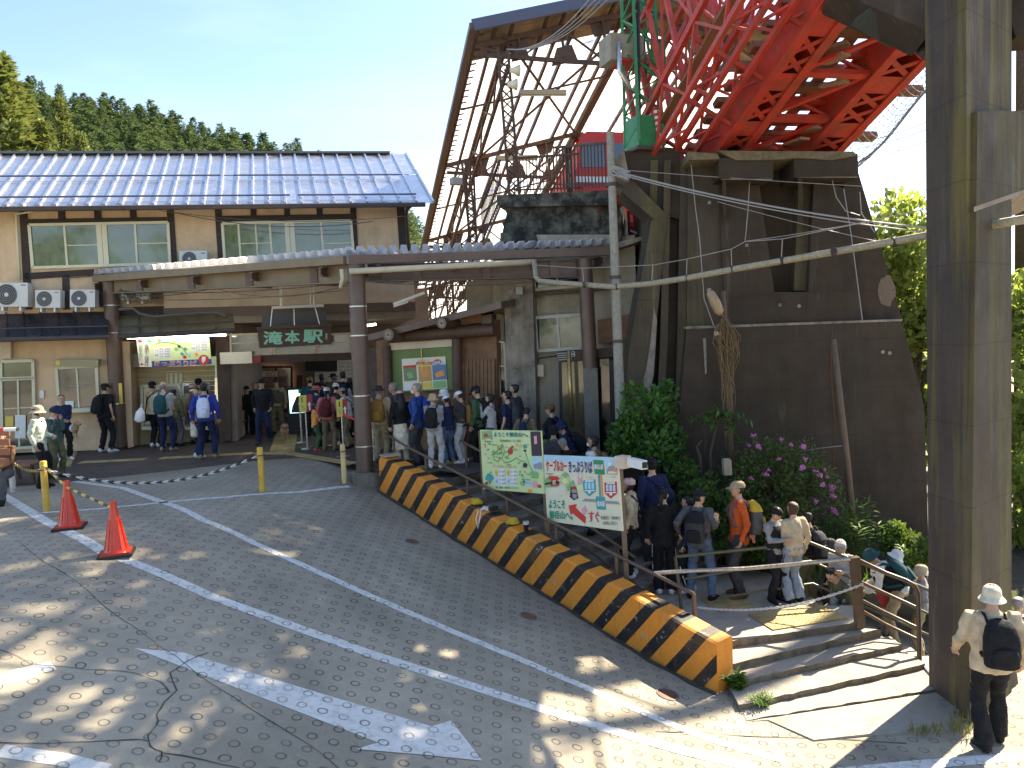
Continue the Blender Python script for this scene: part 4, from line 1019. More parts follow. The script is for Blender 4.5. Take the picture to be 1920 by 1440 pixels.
tx = thing('notice_post', 'weathered dark post with faded lettering on the mossy block', 'post', P(1070, 368, 19))
NPp = Plane(P(1068, 320, 18.9), V((0, -1, 0))); MB().slab(NPp, ((1060, 276), (1071, 276), (1075, 368), (1064, 368)), -.1, 0).build('post', M_moss, tx); text('御岳登山鉄道', NPp, 1065, 300, 1071, 350, M_cre2, .006, parent=tx, vertical=True)

# ---------------------------------------------------------------- abutment
M_abut = mat('dark_stained_concrete', (.050, .038, .030), rough=.85, var=.25, scale=1.4, bump=.5, bscale=9, streak=.5, dirt=(.095, .075, .055), dirtamt=.45, dscale=1.1, dlo=.5, dhi=.8)
def abutmat(name, base, moss, amt):
    m = mat(name, base, rough=.85, var=.25, scale=1.2, bump=.5, bscale=8, streak=.55)
    nt = m.node_tree; b = nt.nodes['Principled BSDF']; src = b.inputs['Base Color'].links[0].from_socket
    geo = nt.nodes.new('ShaderNodeNewGeometry').outputs['Position']
    f = math_(nt, 'MULTIPLY', rng(nt, noise_(nt, scl(nt, geo, (2.6, 2.6, .16)), 1, 7, .68), .50, .64), amt)
    zz = nt.nodes.new('ShaderNodeSeparateXYZ'); nt.links.new(geo, zz.inputs[0])
    ln = rng(nt, math_(nt, 'ABSOLUTE', math_(nt, 'SUBTRACT', math_(nt, 'FRACT', math_(nt, 'ADD', math_(nt, 'DIVIDE', zz.outputs[2], .9), math_(nt, 'MULTIPLY', noise_(nt, geo, .6, 2), .05))), .5)), .0, .018, .45, 0)
    pale = rng(nt, noise_(nt, scl(nt, geo, (4, 4, .4)), 1, 7, .75), .58, .78, 0, .6)
    nt.links.new(mixc(nt, ln, mixc(nt, pale, mixc(nt, f, src, moss), tuple(x * 3 + .04 for x in base)), dark(base, .4)), b.inputs['Base Color']); return m
M_abut = abutmat('abutment_concrete', (.046, .031, .021), (.042, .034, .016), .5)
M_abm = abutmat('abutment_concrete_mossy_lit', (.066, .050, .034), (.105, .095, .03), .7)
M_pil = abutmat('pillar_concrete', (.062, .046, .037), (.15, .12, .03), .8)
AY = 14.4
AP = vplane((P(1300, 600, AY).x, AY), (P(1700, 600, AY - .3).x, AY - .3))
ab = thing('bridge_abutment', 'massive dark stained concrete abutment carrying the red bridge', 'abutment', AP.at(1480, 900))
mb = MB().slab(AP, ((1288, 614), (1690, 600), (1712, 680), (1733, 762), (1742, 1060), (1262, 1060), (1275, 760)), -4, .22); mb.build('lower_wall', M_abut, ab)
MB().slab(AP, ((1288, 292), (1604, 300), (1612, 345), (1690, 602), (1288, 616)), -4, -.35).build('upper_wall', M_abut, ab)
MB().slab(AP, ((1348, 340), (1424, 348), (1452, 548), (1460, 614), (1360, 616), (1350, 400)), -.4, .12).build('buttress', M_abut, ab)
MB().slab(AP, ((1526, 338), (1582, 352), (1617, 603), (1508, 612), (1516, 547)), -.4, .12).build('buttress', M_abut, ab)
MB().slab(AP, ((1452, 548), (1517, 547), (1510, 612), (1460, 614)), -.36, .115).build('notch_sill', M_abut, ab)
MB().slab(AP, ((1498, 352), (1524, 338), (1516, 545), (1488, 545)), -.40, -.06).build('notch_side', M_abm, ab)
MB().slab(AP, ((1582, 318), (1606, 312), (1692, 600), (1617, 604), (1582, 352)), -3.5, -.05).build('right_shoulder', M_abut, ab)
for px in (((1348, 296), (1450, 296), (1450, 334), (1348, 334)), ((1488, 292), (1608, 288), (1610, 330), (1490, 332))):
    MB().slab(AP, px, -.3, .62).build('bearing_corbel', M_abut, ab)
    mb = MB(); x0, x1, y = px[3][0], px[2][0], px[2][1]
    mb.prism([AP.at(x0 + 4, y + 1, .6), AP.at(x1 - 2, y + 1, .6), AP.at(x1 - 4, y + 1, .13), AP.at(x0 + 4, y + 1, .13)], (0, 0, -.02))
    mb.build('corbel_soffit', M_col, ab)
    a, b = AP.at(x0 + 6, y + 2, .1), AP.at(x1 - 8, y + 2, .1)
    MB().prism([a, AP.at(x0 + 6, y, .55), AP.at(x0 + 6, y, .1) - up * .9], (b - a) * .08).build('corbel_rib', M_abut, ab)
MB().slab(AP, ((1290, 290), (1346, 296), (1350, 345), (1358, 615), (1288, 615)), -.4, .05).build('mossy_facet', M_abm, ab)
# fluted left side
for i, (x0, x1, o, m) in enumerate(((1268, 1290, -.05, M_abm), (1250, 1268, -.3, M_abut), (1238, 1250, .05, M_abm), (1226, 1238, -.3, M_abut), (1212, 1226, -.05, M_abm))):
    k = (1250 - x0) * .12
    MB().slab(AP, ((x0 + 8, 300), (x1 + 8, 300), (x1 + 4 - i, 640), (x1 - 6 - 3 * i, 900), (x0 - 6 - 3 * i, 900), (x0 + 2 - i, 640)), -2.5, o).build('fluted_facet', m, ab)
MB().slab(AP, ((1166, 284), (1276, 276), (1278, 412), (1250, 404), (1180, 342)), -2.2, -.1).build('mast_plinth', M_abut, ab)
MB().slab(AP, ((1152, 300), (1170, 282), (1182, 344), (1154, 332)), -1.5, -.05).build('plinth_end', M_col, ab)
MB().slab(AP, ((1178, 340), (1186, 338), (1252, 404), (1228, 412), (1166, 360)), -.9, .12).build('brace_arm', M_abm, ab)
MB().slab(AP, ((1222, 412), (1250, 404), (1236, 560), (1214, 740), (1206, 900), (1160, 900), (1170, 720), (1190, 590)), -1.2, .1).build('raking_buttress', M_abm, ab)
MB().slab(AP, ((1226, 575), (1232, 600), (1226, 700), (1218, 740), (1200, 740), (1212, 690), (1220, 640)), .1, .115).build('lime_streak', mat('lime_streak', (.22, .19, .16), rough=.9, var=.4, scale=9, streak=.5), ab)
sp = []
for i in range(18):
    w = 2 * PI * i / 18; sp.append((1661 + 18 * math.cos(w) * rnd(.8, 1.1), 546 + 30 * math.sin(w) * rnd(.85, 1.1)))
MB().slab(AP, sp, -.05, -.04).build('spalled_patch', mat('bare_aggregate', (.17, .125, .09), rough=.95, var=.4, scale=60, bump=.9), ab)
MB().slab(AP, ((1286, 612), (1692, 598), (1692, 602), (1286, 617)), -.3, .235).build('ledge_edge', M_col, ab)
th = MB().lathe(((.03, 0), (.035, .01), (.012, .012), (.012, .004)), (0, 0, 0), 8).mesh('tie_hole', M_col); Mt = AP.n.to_track_quat('Z', 'Y').to_matrix().to_4x4()
for x, y, o_ in [(1462, 572, .118), (1498, 574, .118), (1330, 380, .055), (1400, 460, .125), (1560, 430, .125), (1640, 450, -.04), (1655, 660, .222), (1668, 662, .222)]:
    M_ = Mt.copy(); M_.translation = AP.at(x, y, o_); inst('tie_hole', th, ab, M_)
for k, pts in ((1, ((1560, 612), (1556, 700), (1566, 790), (1560, 880))),):
    MB().tube([AP.at(x + rnd(-2, 2), y, .222) for x, y in pts], .012, 4).build('rust_run' if k % 2 else 'lime_run', mat('rust_run', (.12, .05, .02), rough=.9, var=.4, scale=15) if k % 2 else MATS['lime_streak'], ab)
mb = MB()
for pts in (((1295, 300), (1304, 390), (1312, 450), (1320, 560), (1338, 610)), ((1408, 300), (1402, 400), (1397, 452)), ((1556, 320), (1568, 370), (1586, 396), (1612, 404), (1617, 398)), ((1582, 354), (1596, 440), (1617, 600)), ((1612, 360), (1615, 400), (1640, 436))):
    mb.tube([AP.at(x, y, .3) for x, y in pts], .009, 5)
mb.build('loose_cable', M_greyp, ab)
for a_, b_, w_ in (((1321, 636), (1322, 700), 3), ((1562, 638), (1566, 640), 1)): pass
MB().slab(AP, ((1318, 634), (1324, 634), (1325, 700), (1322, 702)), .22, .235).build('lime_streak', MATS['lime_streak'], ab)
# wires crossing in front of the abutment
ow = thing('overhead_wire', 'bundle of thin overhead wires crossing in front of the dark abutment', 'wires', P(1160, 325, 14))
for a_, b_, w_, r_ in (((1158, 322, 14.2), (1745, 428, 12.5), .12, .018), ((1158, 326, 14.2), (1745, 436, 12.5), .12, .012), ((1158, 318, 14.2), (1740, 356, 13), .02, .006), ((1345, 378, 13.4), (1642, 452, 13), .02, .006), ((1400, 452, 11.7), (1640, 412, 11.6), .02, .006),
                       ((1610, 268, 22), (1745, 226, 21), .05, .012), ((1612, 278, 22), (1745, 240, 21), .05, .012), ((1612, 300, 22), (1745, 262, 21), .05, .012), ((1655, 0, 30), (1700, 420, 30), 0, .01), ((950, 92, 19), (1120, -20, 15), .35, .013), ((953, 92, 19), (1132, -20, 15), .35, .013), ((956, 92, 19), (1144, -20, 15), .35, .013), ((959, 92, 19), (1156, -20, 15), .35, .013)):
    wire(MB(), P(*a_), P(*b_), w_, r_).build('wire', M_greyp, ow)

# ---------------------------------------------------------------- red bridge
M_brid = mat('red_bridge_paint', (.52, .045, .026), rough=.5, var=.22, scale=4, bump=.15, bscale=20, streak=.3, dirt=(.24, .07, .04), dirtamt=.75, dscale=3, dlo=.45)
M_bridd = mat('mossy_red_plank', (.21, .10, .05), rough=.8, var=.3, scale=5, bump=.3, dirt=(.10, .085, .04), dirtamt=.6, dscale=5)
rbg = thing('red_bridge', 'red steel railway bridge with laced girders climbing over the abutment', 'bridge', P(1470, 285, 14.3))
bdir = V((.20, -1, .40)).normalized(); bcr = V((1, .20, 0)).normalized(); bup = bcr.cross(bdir); bup = bup if bup.z > 0 else -bup
B0 = P(1354, 283, 14.3)
BPL = Plane(B0, bup)
def bq(px, py):                 # picture -> (across, along) on the underside plane
    p = BPL.at(px, py) - B0; 
    M2 = Matrix(((bcr.x, bdir.x, bup.x), (bcr.y, bdir.y, bup.y), (bcr.z, bdir.z, bup.z))); r = M2.inverted() @ p; return r.x, r.y
def BQ(c, t, h=0.): return B0 + bcr * c + bdir * t + bup * h
g1 = (bq(1354, 281)[0], bq(1398, 281)[0]); g2 = (bq(1519, 281)[0], bq(1580, 278)[0])
print('girders', g1, g2, bq(1545, 16), bq(1700, 41), bq(1737, 103))
BL0, BL1 = -1.2, 4.9
for (a, b), nm in ((g1, 'girder'), (g2, 'girder')):
    for c in (a, b):
        MB().bar(BQ(c, BL0, .28), BQ(c, BL1, .28), .03, .56, up=bup).build('girder_web', M_brid, rbg)
        MB().bar(BQ(c, BL0, 0), BQ(c, BL1, 0), .16, .03, up=bup).build('girder_flange', M_brid, rbg)
        MB().bar(BQ(c, BL0, .56), BQ(c, BL1, .56), .2, .03, up=bup).build('girder_flange', M_brid, rbg)
    n = 15
    for i in range(n):
        t0, t1 = BL0 + (BL1 - BL0) * i / n, BL0 + (BL1 - BL0) * (i + 1) / n
        if i % 3 == 1: MB().prism([BQ(a, t0, .02), BQ(b, t0, .02), BQ(b, t1, .02), BQ(a, t1, .02)], bup * .015).build('batten_plate', M_brid, rbg)
        else:
            for p, q_ in ((BQ(a, t0, .03), BQ(b, t1, .03)), (BQ(b, t0, .035), BQ(a, t1, .035))): MB().bar(p, q_, .09, .015, up=bup).build('lacing_bar', M_brid, rbg)
    MB().prism([BQ(a, BL0, .54), BQ(b, BL0, .54), BQ(b, BL1, .54), BQ(a, BL1, .54)], bup * .02).build('girder_top', M_brid, rbg)
for i in range(13):       # sleepers and walkway planks
    t = BL0 + .3 + i * .46
    MB().bar(BQ(g1[0] - .2, t, .70), BQ(g2[1] + (1.3 if i % 3 == 1 else .5), t, .70), .2, .12, up=bup).build('sleeper', M_bridd, rbg)
for c in (g1[0] - .9, (g1[1] + g2[0]) / 2 - .25, (g1[1] + g2[0]) / 2 + .1, (g1[1] + g2[0]) / 2 + .45):
    MB().bar(BQ(c, BL0, .80), BQ(c, BL1, .80), .22, .05, up=bup).build('walkway_plank', M_bridd, rbg)
for i in range(5):        # cross frames between the girders
    t = BL0 + .9 + i * 1.15; a, b = g1[1], g2[0]
    MB().bar(BQ(a, t, .1), BQ(b, t, .1), .12, .1, up=bup).build('cross_beam', M_brid, rbg)
    MB().bar(BQ(a, t, .12), BQ(b, t + 1.15, .12), .08, .06, up=bup).build('cross_brace', M_brid, rbg)
    MB().bar(BQ(a, t, .5), BQ(b, t, .5), .10, .1, up=bup).build('cross_beam', M_brid, rbg)
    MB().bar(BQ(a, t, .1), BQ((a + b) / 2, t, .5), .05).build('cross_brace', M_brid, rbg)
    MB().bar(BQ(b, t, .1), BQ((a + b) / 2, t, .5), .05).build('cross_brace', M_brid, rbg)
# trussed parapets on the left walkway
for c, hh in ((g1[0] - 1.15, 1.75), (g1[0] - .72, 1.3), (g1[0] - .3, 1.6)):
    MB().bar(BQ(c, BL0 + .2, 1.15), BQ(c, BL1, 1.15), .09, .12, up=bup).build('parapet_chord', M_brid, rbg)
    MB().bar(BQ(c, BL0 + .2, 1.1 + hh), BQ(c, BL1, 1.1 + hh), .09, .12, up=bup).build('parapet_chord', M_brid, rbg)
    MB().bar(BQ(c, BL0 + .2, .25), BQ(c, BL1, .25), .08, .10).build('parapet_chord', M_brid, rbg)
    n = 8
    for i in range(n + 1):
        t = BL0 + .2 + (BL1 - BL0 - .2) * i / n
        MB().bar(BQ(c, t, 1.1), BQ(c, t, 1.1 + hh) + up * .0, .08).build('parapet_post', M_brid, rbg)
        if i < n: MB().bar(BQ(c, t, .25 if i % 2 else 1.1), BQ(c, t + (BL1 - BL0 - .2) / n, 1.1 if i % 2 else .25), .045, .045).build('parapet_brace', M_brid, rbg)
        if i < n and i % 2: MB().bar(BQ(c, t, .3), BQ(c + .43, t + .5, .3), .05, .04).build('parapet_brace', M_brid, rbg)
        if i < n: MB().bar(BQ(c, t + (BL1 - BL0 - .2) / n * (i % 2), 1.1), BQ(c, t + (BL1 - BL0 - .2) / n * (1 - i % 2), 1.1 + hh), .04, .04).build('parapet_brace', M_brid, rbg)
    MB().bar(BQ(c, BL0 + .2, 1.1 + hh), BQ(c, BL0 + .2, .3) , .1).build('parapet_end', M_brid, rbg)
for i in range(5): MB().bar(BQ(g1[0] - 1.15, BL0 + .5 + i * 1.2, 1.05), BQ(g1[0], BL0 + .5 + i * 1.2, .2), .07).build('walkway_bracket', M_brid, rbg)
for i in range(9):
    p = BQ(rnd(g1[1], g2[0]), rnd(.2, 3.8), rnd(.05, .3)); MB().box(p, (.45, .22, .05), rnd(0, 3), None).build('loose_plate', mat('dusty_mesh_plate', (.30, .19, .12), rough=.9, var=.4, scale=30), rbg)
# broken mortar edge and bearing plates on the abutment top
for px in (((1290, 284), (1345, 288), (1350, 298), (1290, 300)), ((1345, 282), (1400, 283), (1600, 284), (1606, 292), (1560, 300), (1500, 296), (1440, 300), (1380, 300))):
    MB().slab(AP, px, -.5, .66).build('mortar_edge', mat('mossy_mortar', (.16, .125, .075), rough=.95, var=.4, scale=12, bump=.7), rbg)
MB().slab(AP, ((1448, 292), (1488, 290), (1488, 308), (1448, 309)), -.8, -.2).build('end_beam', M_brid, rbg)
# safety net on the right
nt_ = thing('safety_net', 'fine grey safety net sagging from the right side of the red bridge', 'net', P(1650, 240, 12.5))
M_net = mat('net_cord', (.22, .23, .25), rough=.8, var=.1, bump=0)
mb = MB(); cols, rows = 34, 12
def netp(i, j):
    u, w = i / cols, j / rows
    p = BQ(g2[1] + .1, BL0 + .3 + u * 4.6, .95).lerp(BQ(g2[1] + 1.35, BL0 + .1 + u * 4.3, .75), w)
    return p - up * (.55 * math.sin(PI * w) + .2 * w + .1 * math.sin(u * 9))
for i in range(cols + 1): mb.tube([netp(i, j) for j in range(rows + 1)], .007, 3, cap=False)
for j in range(rows + 1): mb.tube([netp(i, j) for i in range(cols + 1)],   .007 if j < rows else .03, 3, cap=False)
mb.build('mesh_cords', M_net, nt_)

# ---------------------------------------------------------------- green lattice mast on the abutment
M_mast = mat('green_mast_paint', (.03, .22, .085), rough=.4, var=.15, scale=5, bump=.05, dirt=(.08, .10, .05), dirtamt=.4, dscale=8)
ms = thing('lattice_mast', 'green lattice mast standing on the abutment with a solid green foot', 'mast', P(1208, 278, 14.8))
f0, f1 = P(1208, 272, 14.8), P(1193, -60, 14.8); hw = .27; e1 = V((.94, .34, 0)); e2 = V((-.34, .94, 0))
MB().box(f0 + up * .18, (.56, .56, .62), .35).build('foot_box', M_mast, ms)
MB().box(f0 - up * .15, (.75, .75, .06), .35).build('base_plate', M_gutter, ms)
for sx in (-1, 1):
    for sy in (-1, 1):
        o_ = e1 * (hw * sx) + e2 * (hw * sy); MB().bar(f0 + o_ * 1.0, f1 + o_ * .8, .055).build('leg', M_mast, ms)
n = 11
for k, (s1, s2) in enumerate((((-1, -1), (1, -1)), ((1, -1), (1, 1)), ((1, 1), (-1, 1)), ((-1, 1), (-1, -1)))):
    for i in range(n):
        u0, u1 = i / n, (i + 1) / n
        pt = lambda u, s: f0.lerp(f1, u) + (e1 * s[0] + e2 * s[1]) * hw * (1 - .2 * u)
        A_, B_ = (s1, s2) if (i + k) % 2 else (s2, s1)
        MB().bar(pt(u0, A_), pt(u1, B_), .035, .03).build('lacing_bar', M_mast, ms)
MB().tube([P(1200, 270, 14.5), P(1196, -40, 14.5)], .03, 6).build('cable', M_black, ms)
ebx = thing('equipment_box', 'weathered grey equipment box with red lower edge beside the green mast', 'box', P(1168, 118, 15))
MB().box(P(1165, 98, 15.0), (.72, .5, .5), .35).build('cabinet', mat('weathered_grey_box', (.30, .27, .21), rough=.7, var=.2, scale=6, streak=.5), ebx)
MB().box(P(1176, 121, 15.0), (.5, .5, .05), .35).build('red_edge', M_red, ebx); MB().tube([P(1161, 80, 14.6), P(1162, 135, 14.6), P(1180, 165, 14.6)], .05, 8).build('conduit', M_steel, ebx, smooth=True)
gbx = thing('green_box', 'small green metal box on the right side of the green mast', 'box', P(1233, 120, 14.8))
MB().box(P(1234, 101, 14.6), (.22, .2, .42), .3).build('body', M_mast, gbx); MB().box(P(1234, 79, 14.6), (.25, .24, .03), .3).build('lid', M_mast, gbx)
lad = thing('measuring_staff', 'white and red graduated staff standing right of the green mast', 'staff', P(1237, 278, 14.5))
for i in range(14): MB().bar(P(1228 + i * .7, 202 + i * 5.4, 14.5), P(1228.7 + i * .7, 207.2 + i * 5.4, 14.5), .06).build('band', M_white if i % 2 else M_red, lad)

# ---------------------------------------------------------------- pillar and crosshead on the right
pil = thing('bridge_pillar', 'tall dark concrete bridge pillar with yellow green moss streaks at the right', 'pillar', Z(1800, 1310, -2.0))
a = Z(1742, 1296, -2.03); b = Z(1815, 1352, -2.03); c = P(1896, 1310, 8.95); c.z = -2.03; d_ = a + (c - b)
MB().prism([a, b, c, d_], up * 9.0).build('shaft', M_pil, pil)
# lower collar: the wider part below the cross beam
n1 = vplane((b.x, b.y), (c.x, c.y))
MB().slab(n1, ((1833, 209), (1896, 207), (1897, 1316), (1818, 1350)), -.05, .06).build('lower_face', M_abm, pil)  # besides moss, the stronger light on this face is put into its colour
e_ = (c - b).normalized()
p0 = n1.at(1838, 300, .05)
MB().prism([n1.at(1893, 208, .057), n1.at(2000, 205, .057), n1.at(2000, 330, .057), n1.at(1893, 372, .057)], n1.n * -.5).build('cross_beam', M_pil, pil)
MB().prism([n1.at(1826, 388, .065), n1.at(2000, 328, .065), n1.at(2000, 352, -.44), n1.at(1884, 404, -.44)], V((0, 0, -.05))).build('haunch_soffit', mat('pale_soffit', (.25, .2, .15), rough=.9, var=.3, scale=3, bump=.4), pil)
MB().prism([n1.at(1880, 1330, .03), n1.at(1888, 1180, .02), n1.at(1896, 1180, .02), n1.at(1916, 1330, .03)], n1.n * -.4).build('flared_foot', M_pil, pil)
# crosshead above (cantilever carrying the girders)
h0 = P(1745, 40, 9.3)
MB().prism([P(1560, -20, 10.4), P(1745, 60, 9.25), P(1745, -80, 9.25), P(1560, -120, 10.4)], V((.2, .8, 0))).build('crosshead_beam', M_abut, pil)
MB().prism([P(1700, 62, 10.0), P(1737, 44, 10.0), P(1742, 110, 9.6), P(1722, 98, 9.9)], V((.2, .4, .1))).build('bearing_block', M_abut, pil)
MB().prism([P(1862, -60, 9.4), P(2000, -60, 9.0), P(2000, 60, 9.0), P(1905, 70, 9.2)], V((.1, .5, 0))).build('crosshead_beam', M_abut, pil)
MB().bar(P(1620, 20, 10.2), P(1690, 62, 10.2), .5, .2).build('steel_plate', flat('dark_plate', (.06, .07, .065)), pil)
# ---------------------------------------------------------------- striped barrier
def barrier_mat():
    m = bpy.data.materials.new('hazard_stripe_paint'); m.use_nodes = True; nt = m.node_tree; b = nt.nodes['Principled BSDF']
    uv = nt.nodes.new('ShaderNodeUVMap').outputs[0]; geo = nt.nodes.new('ShaderNodeNewGeometry').outputs['Position']
    sx = nt.nodes.new('ShaderNodeSeparateXYZ'); nt.links.new(uv, sx.inputs[0])
    wob = math_(nt, 'MULTIPLY', math_(nt, 'SUBTRACT', noise_(nt, geo, 3, 3), .5), .012)
    t = math_(nt, 'FRACT', math_(nt, 'DIVIDE', math_(nt, 'ADD', math_(nt, 'SUBTRACT', sx.outputs[0], math_(nt, 'MULTIPLY', sx.outputs[1], .75)), math_(nt, 'ADD', wob, 20.0)), .415))
    s = rng(nt, t, .575, .59)
    mid = noise_(nt, geo, 5, 6, .65); fine = noise_(nt, geo, 45, 5, .7)
    org = mixc(nt, rng(nt, mid, .3, .7), (.74, .235, .018), (.84, .31, .03))
    c = mixc(nt, s, org, (.014, .013, .012))
    sv = noise_(nt, scl(nt, geo, (14, 14, 1.5)), 1, 6, .7)
    c = mixc(nt, rng(nt, sv, .56, .78, 0, .5), c, (.20, .10, .03))
    c = mixc(nt, math_(nt, 'MULTIPLY', rng(nt, fine, .60, .68), rng(nt, mid, .48, .62)), c, (.09, .06, .035))
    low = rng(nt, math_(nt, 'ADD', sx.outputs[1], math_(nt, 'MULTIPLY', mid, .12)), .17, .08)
    c = mixc(nt, rng(nt, noise_(nt, geo, 1.3, 6, .7), .5, .72, 0, .3), c, (.36, .16, .04))
    c = mixc(nt, rng(nt, noise_(nt, scl(nt, geo, (30, 30, 4)), 1, 4, .7), .60, .70, 0, .55), c, (.07, .045, .02))
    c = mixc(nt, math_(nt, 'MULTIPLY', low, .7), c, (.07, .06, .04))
    chip = math_(nt, 'MULTIPLY', rng(nt, noise_(nt, geo, 9, 7, .75), .60, .64), rng(nt, noise_(nt, geo, 1.2, 2), .42, .58))
    c = mixc(nt, chip, c, (.36, .33, .27))
    nt.links.new(c, b.inputs['Base Color']); b.inputs['Roughness'].default_value = .62
    bp = nt.nodes.new('ShaderNodeBump'); bp.inputs['Strength'].default_value = .35; bp.inputs['Distance'].default_value = .02
    nt.links.new(fine, bp.inputs['Height']); nt.links.new(bp.outputs[0], b.inputs['Normal']); return m
M_haz = barrier_mat()
bar = thing('striped_barrier', 'long orange and black striped concrete barrier sloping down beside the steps', 'barrier', (BN.x, BN.y, BN.z))
b0 = V((BF.x, BF.y, 0)); NBs = 40; rows = []
for i in range(NBs + 1):
    a = BLEN * i / NBs; p = b0 + BD * a
    g = height(p.x, p.y) - .06; top = (BF.z + .70) + (BN.z + .72 - BF.z - .70) * i / NBs
    q = p + BPp * .36; w = .03
    rows.append(([V((p.x, p.y, g)), V((p.x, p.y, top - .02)) + BPp * .015, V((p.x, p.y, top)) + BPp * .05, V((q.x, q.y, top)) - BPp * .03, V((q.x, q.y, top - .03)), V((q.x, q.y, g - .6))], a, top - g))
me = bpy.data.meshes.new('barrier_body'); vs, fs, uvs = [], [], []
for r, a, h in rows: vs += r
for i in range(NBs):
    for k in range(5):
        fs.append((i * 6 + k, (i + 1) * 6 + k, (i + 1) * 6 + k + 1, i * 6 + k + 1))
        vv = (0, .68, .70, .74, .76, .0)
        hh = lambda kk, row: (row[2] - .02 if kk in (1,) else row[2]) if kk in (1, 2) else (0 if kk == 0 else row[2] + .0 if kk in (3, 4) else 0)
        for (ii, kk) in ((i, k), (i + 1, k), (i + 1, k + 1), (i, k + 1)): uvs.append((rows[ii][1], hh(kk, rows[ii])))
n0 = len(vs); vs += rows[-1][0]; fs.append(tuple(n0 + k for k in range(6))); uvs += [(.11, .08), (.425, .5), (.44, .5), (.45, .5), (.44, .5), (.13, .1)]
vs += rows[0][0]; fs.append(tuple(n0 + 6 + k for k in (5, 4, 3, 2, 1, 0))); uvs += [(.1, .1)] * 6
iv = INV[bar.name]; me.from_pydata([tuple(iv @ v) for v in vs], [], fs); me.update()
ul = me.uv_layers.new(name='UVMap'); ul.data.foreach_set('uv', [x for u in uvs for x in u])
me.materials.append(M_haz); ob = bpy.data.objects.new('barrier_body', me); C.objects.link(ob); ob.parent = bar
strip(None, .09, m=mat('kerb_dirt', (.06, .055, .04), rough=1, var=.5, scale=14, bump=.5), name='dirt_edge', dz=.008, parent=road, jit=.02, world=[b0 + BD * (BLEN * i / 12) - BPp * .05 for i in range(13)])
# things left on the barrier top
def btop(a, off=.2): i = a / BLEN * NBs; return rows[int(i)][0][2].lerp(rows[min(NBs, int(i) + 1)][0][2], i % 1) + BPp * (off - .05)
def bpx(px, py): 
    best = min(range(0, NBs * 10), key=lambda k: (pix(btop(k / 10 * BLEN / NBs))[0] - px) ** 2); return btop(best / 10 * BLEN / NBs)
for x, lb in ((893, 'crumpled yellow cloth on the striped barrier next to the white cord'), (961, 'crumpled yellow cloth on the striped barrier beside the cup')):
    p = bpx(x, 970); t = thing('yellow_cloth', lb, 'cloth', p); mb = MB(); k = 9
    mb.lathe([(.12, 0), (.115, .03), (.075, .075), (.02, .09)], p, k); mb.v = [v + V((rnd(-.02, .02), rnd(-.02, .02), rnd(-.012, .012) if v.z > p.z + .01 else 0)) for v in mb.v]
    mb.build('crumpled_fold', cloth('yellow', (.55, .36, .04)), t, smooth=True)
p = bpx(987, 985); t = thing('plastic_cup', 'clear plastic cup of dark drink standing on the striped barrier', 'cup', p)
MB().lathe(((.035, 0), (.045, .10)), p, 14).build('drink', flat('cola', (.02, .012, .01), rough=.2), t, smooth=True, angle=40); MB().lathe(((.046, .10), (.05, .14), (.052, .145)), p, 14).build('rim', flat('clear_plastic', (.55, .56, .55), rough=.2), t, smooth=True, angle=40)
p = bpx(915, 955); t = thing('white_cord', 'tangled white cord and black plug hanging over the striped barrier', 'cord', p)
mb = MB()
for k in range(6):
    c = p + V((rnd(-.06, .06), rnd(-.05, .02), rnd(.01, .05))); mb.tube([c + V((.09 * math.cos(w) * rnd(.8, 1.1), .06 * math.sin(w), .02 * math.sin(2 * w + k))) for w in [2 * PI * j / 12 for j in range(12)]], .009, 5, closed=True)
mb.tube([p - BPp * .2 + V((0, 0, .03)), p - BPp * .27 - V((0, 0, .1)), p - BPp * .27 + BD * .05 - V((0, 0, .26)), p - BPp * .26 + BD * .09 - V((0, 0, .1)), p - BPp * .15 + V((0, 0, .04))], .009, 5)
mb.build('loop', M_white, t, smooth=True); MB().box(p + BD * .14 + V((0, 0, .04)), (.14, .09, .07), .6).build('plug', M_black, t)
t = thing('small_plate', 'pale flat board lying at the top end of the striped barrier', 'board', btop(.15)); MB().box(btop(.12) + V((0, 0, .02)), (.34, .3, .03), .6).build('plate', M_oldwall, t)

# ---------------------------------------------------------------- stairs and landing
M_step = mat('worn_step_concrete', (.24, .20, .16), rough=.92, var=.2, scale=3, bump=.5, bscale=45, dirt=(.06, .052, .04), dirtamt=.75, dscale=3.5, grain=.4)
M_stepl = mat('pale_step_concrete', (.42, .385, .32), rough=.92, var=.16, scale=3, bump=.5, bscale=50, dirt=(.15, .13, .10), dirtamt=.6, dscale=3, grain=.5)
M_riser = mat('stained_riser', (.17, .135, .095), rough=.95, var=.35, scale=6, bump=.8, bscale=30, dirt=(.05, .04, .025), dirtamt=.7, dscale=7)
S0, S1 = Z(850, 893, 0), Z(1192, 1146, -1.6)
SD = BD.copy(); S0 = S0 - SD * .9; SLEN = (V((S1.x - S0.x, S1.y - S0.y, 0))).dot(SD); SE = V((-SD.y, SD.x, 0)); SE = SE if SE.x > 0 else -SE
SW = 3.0; SX = bside(S0.x, S0.y) - .37; S1 = V((S0.x, S0.y, -1.6)) + SD * SLEN; NS = 12; RISE = 1.6 / NS; TR = SLEN / NS
stairs = thing('concrete_steps', 'long dark concrete steps between the striped barrier and the shrubs', 'steps', S0)
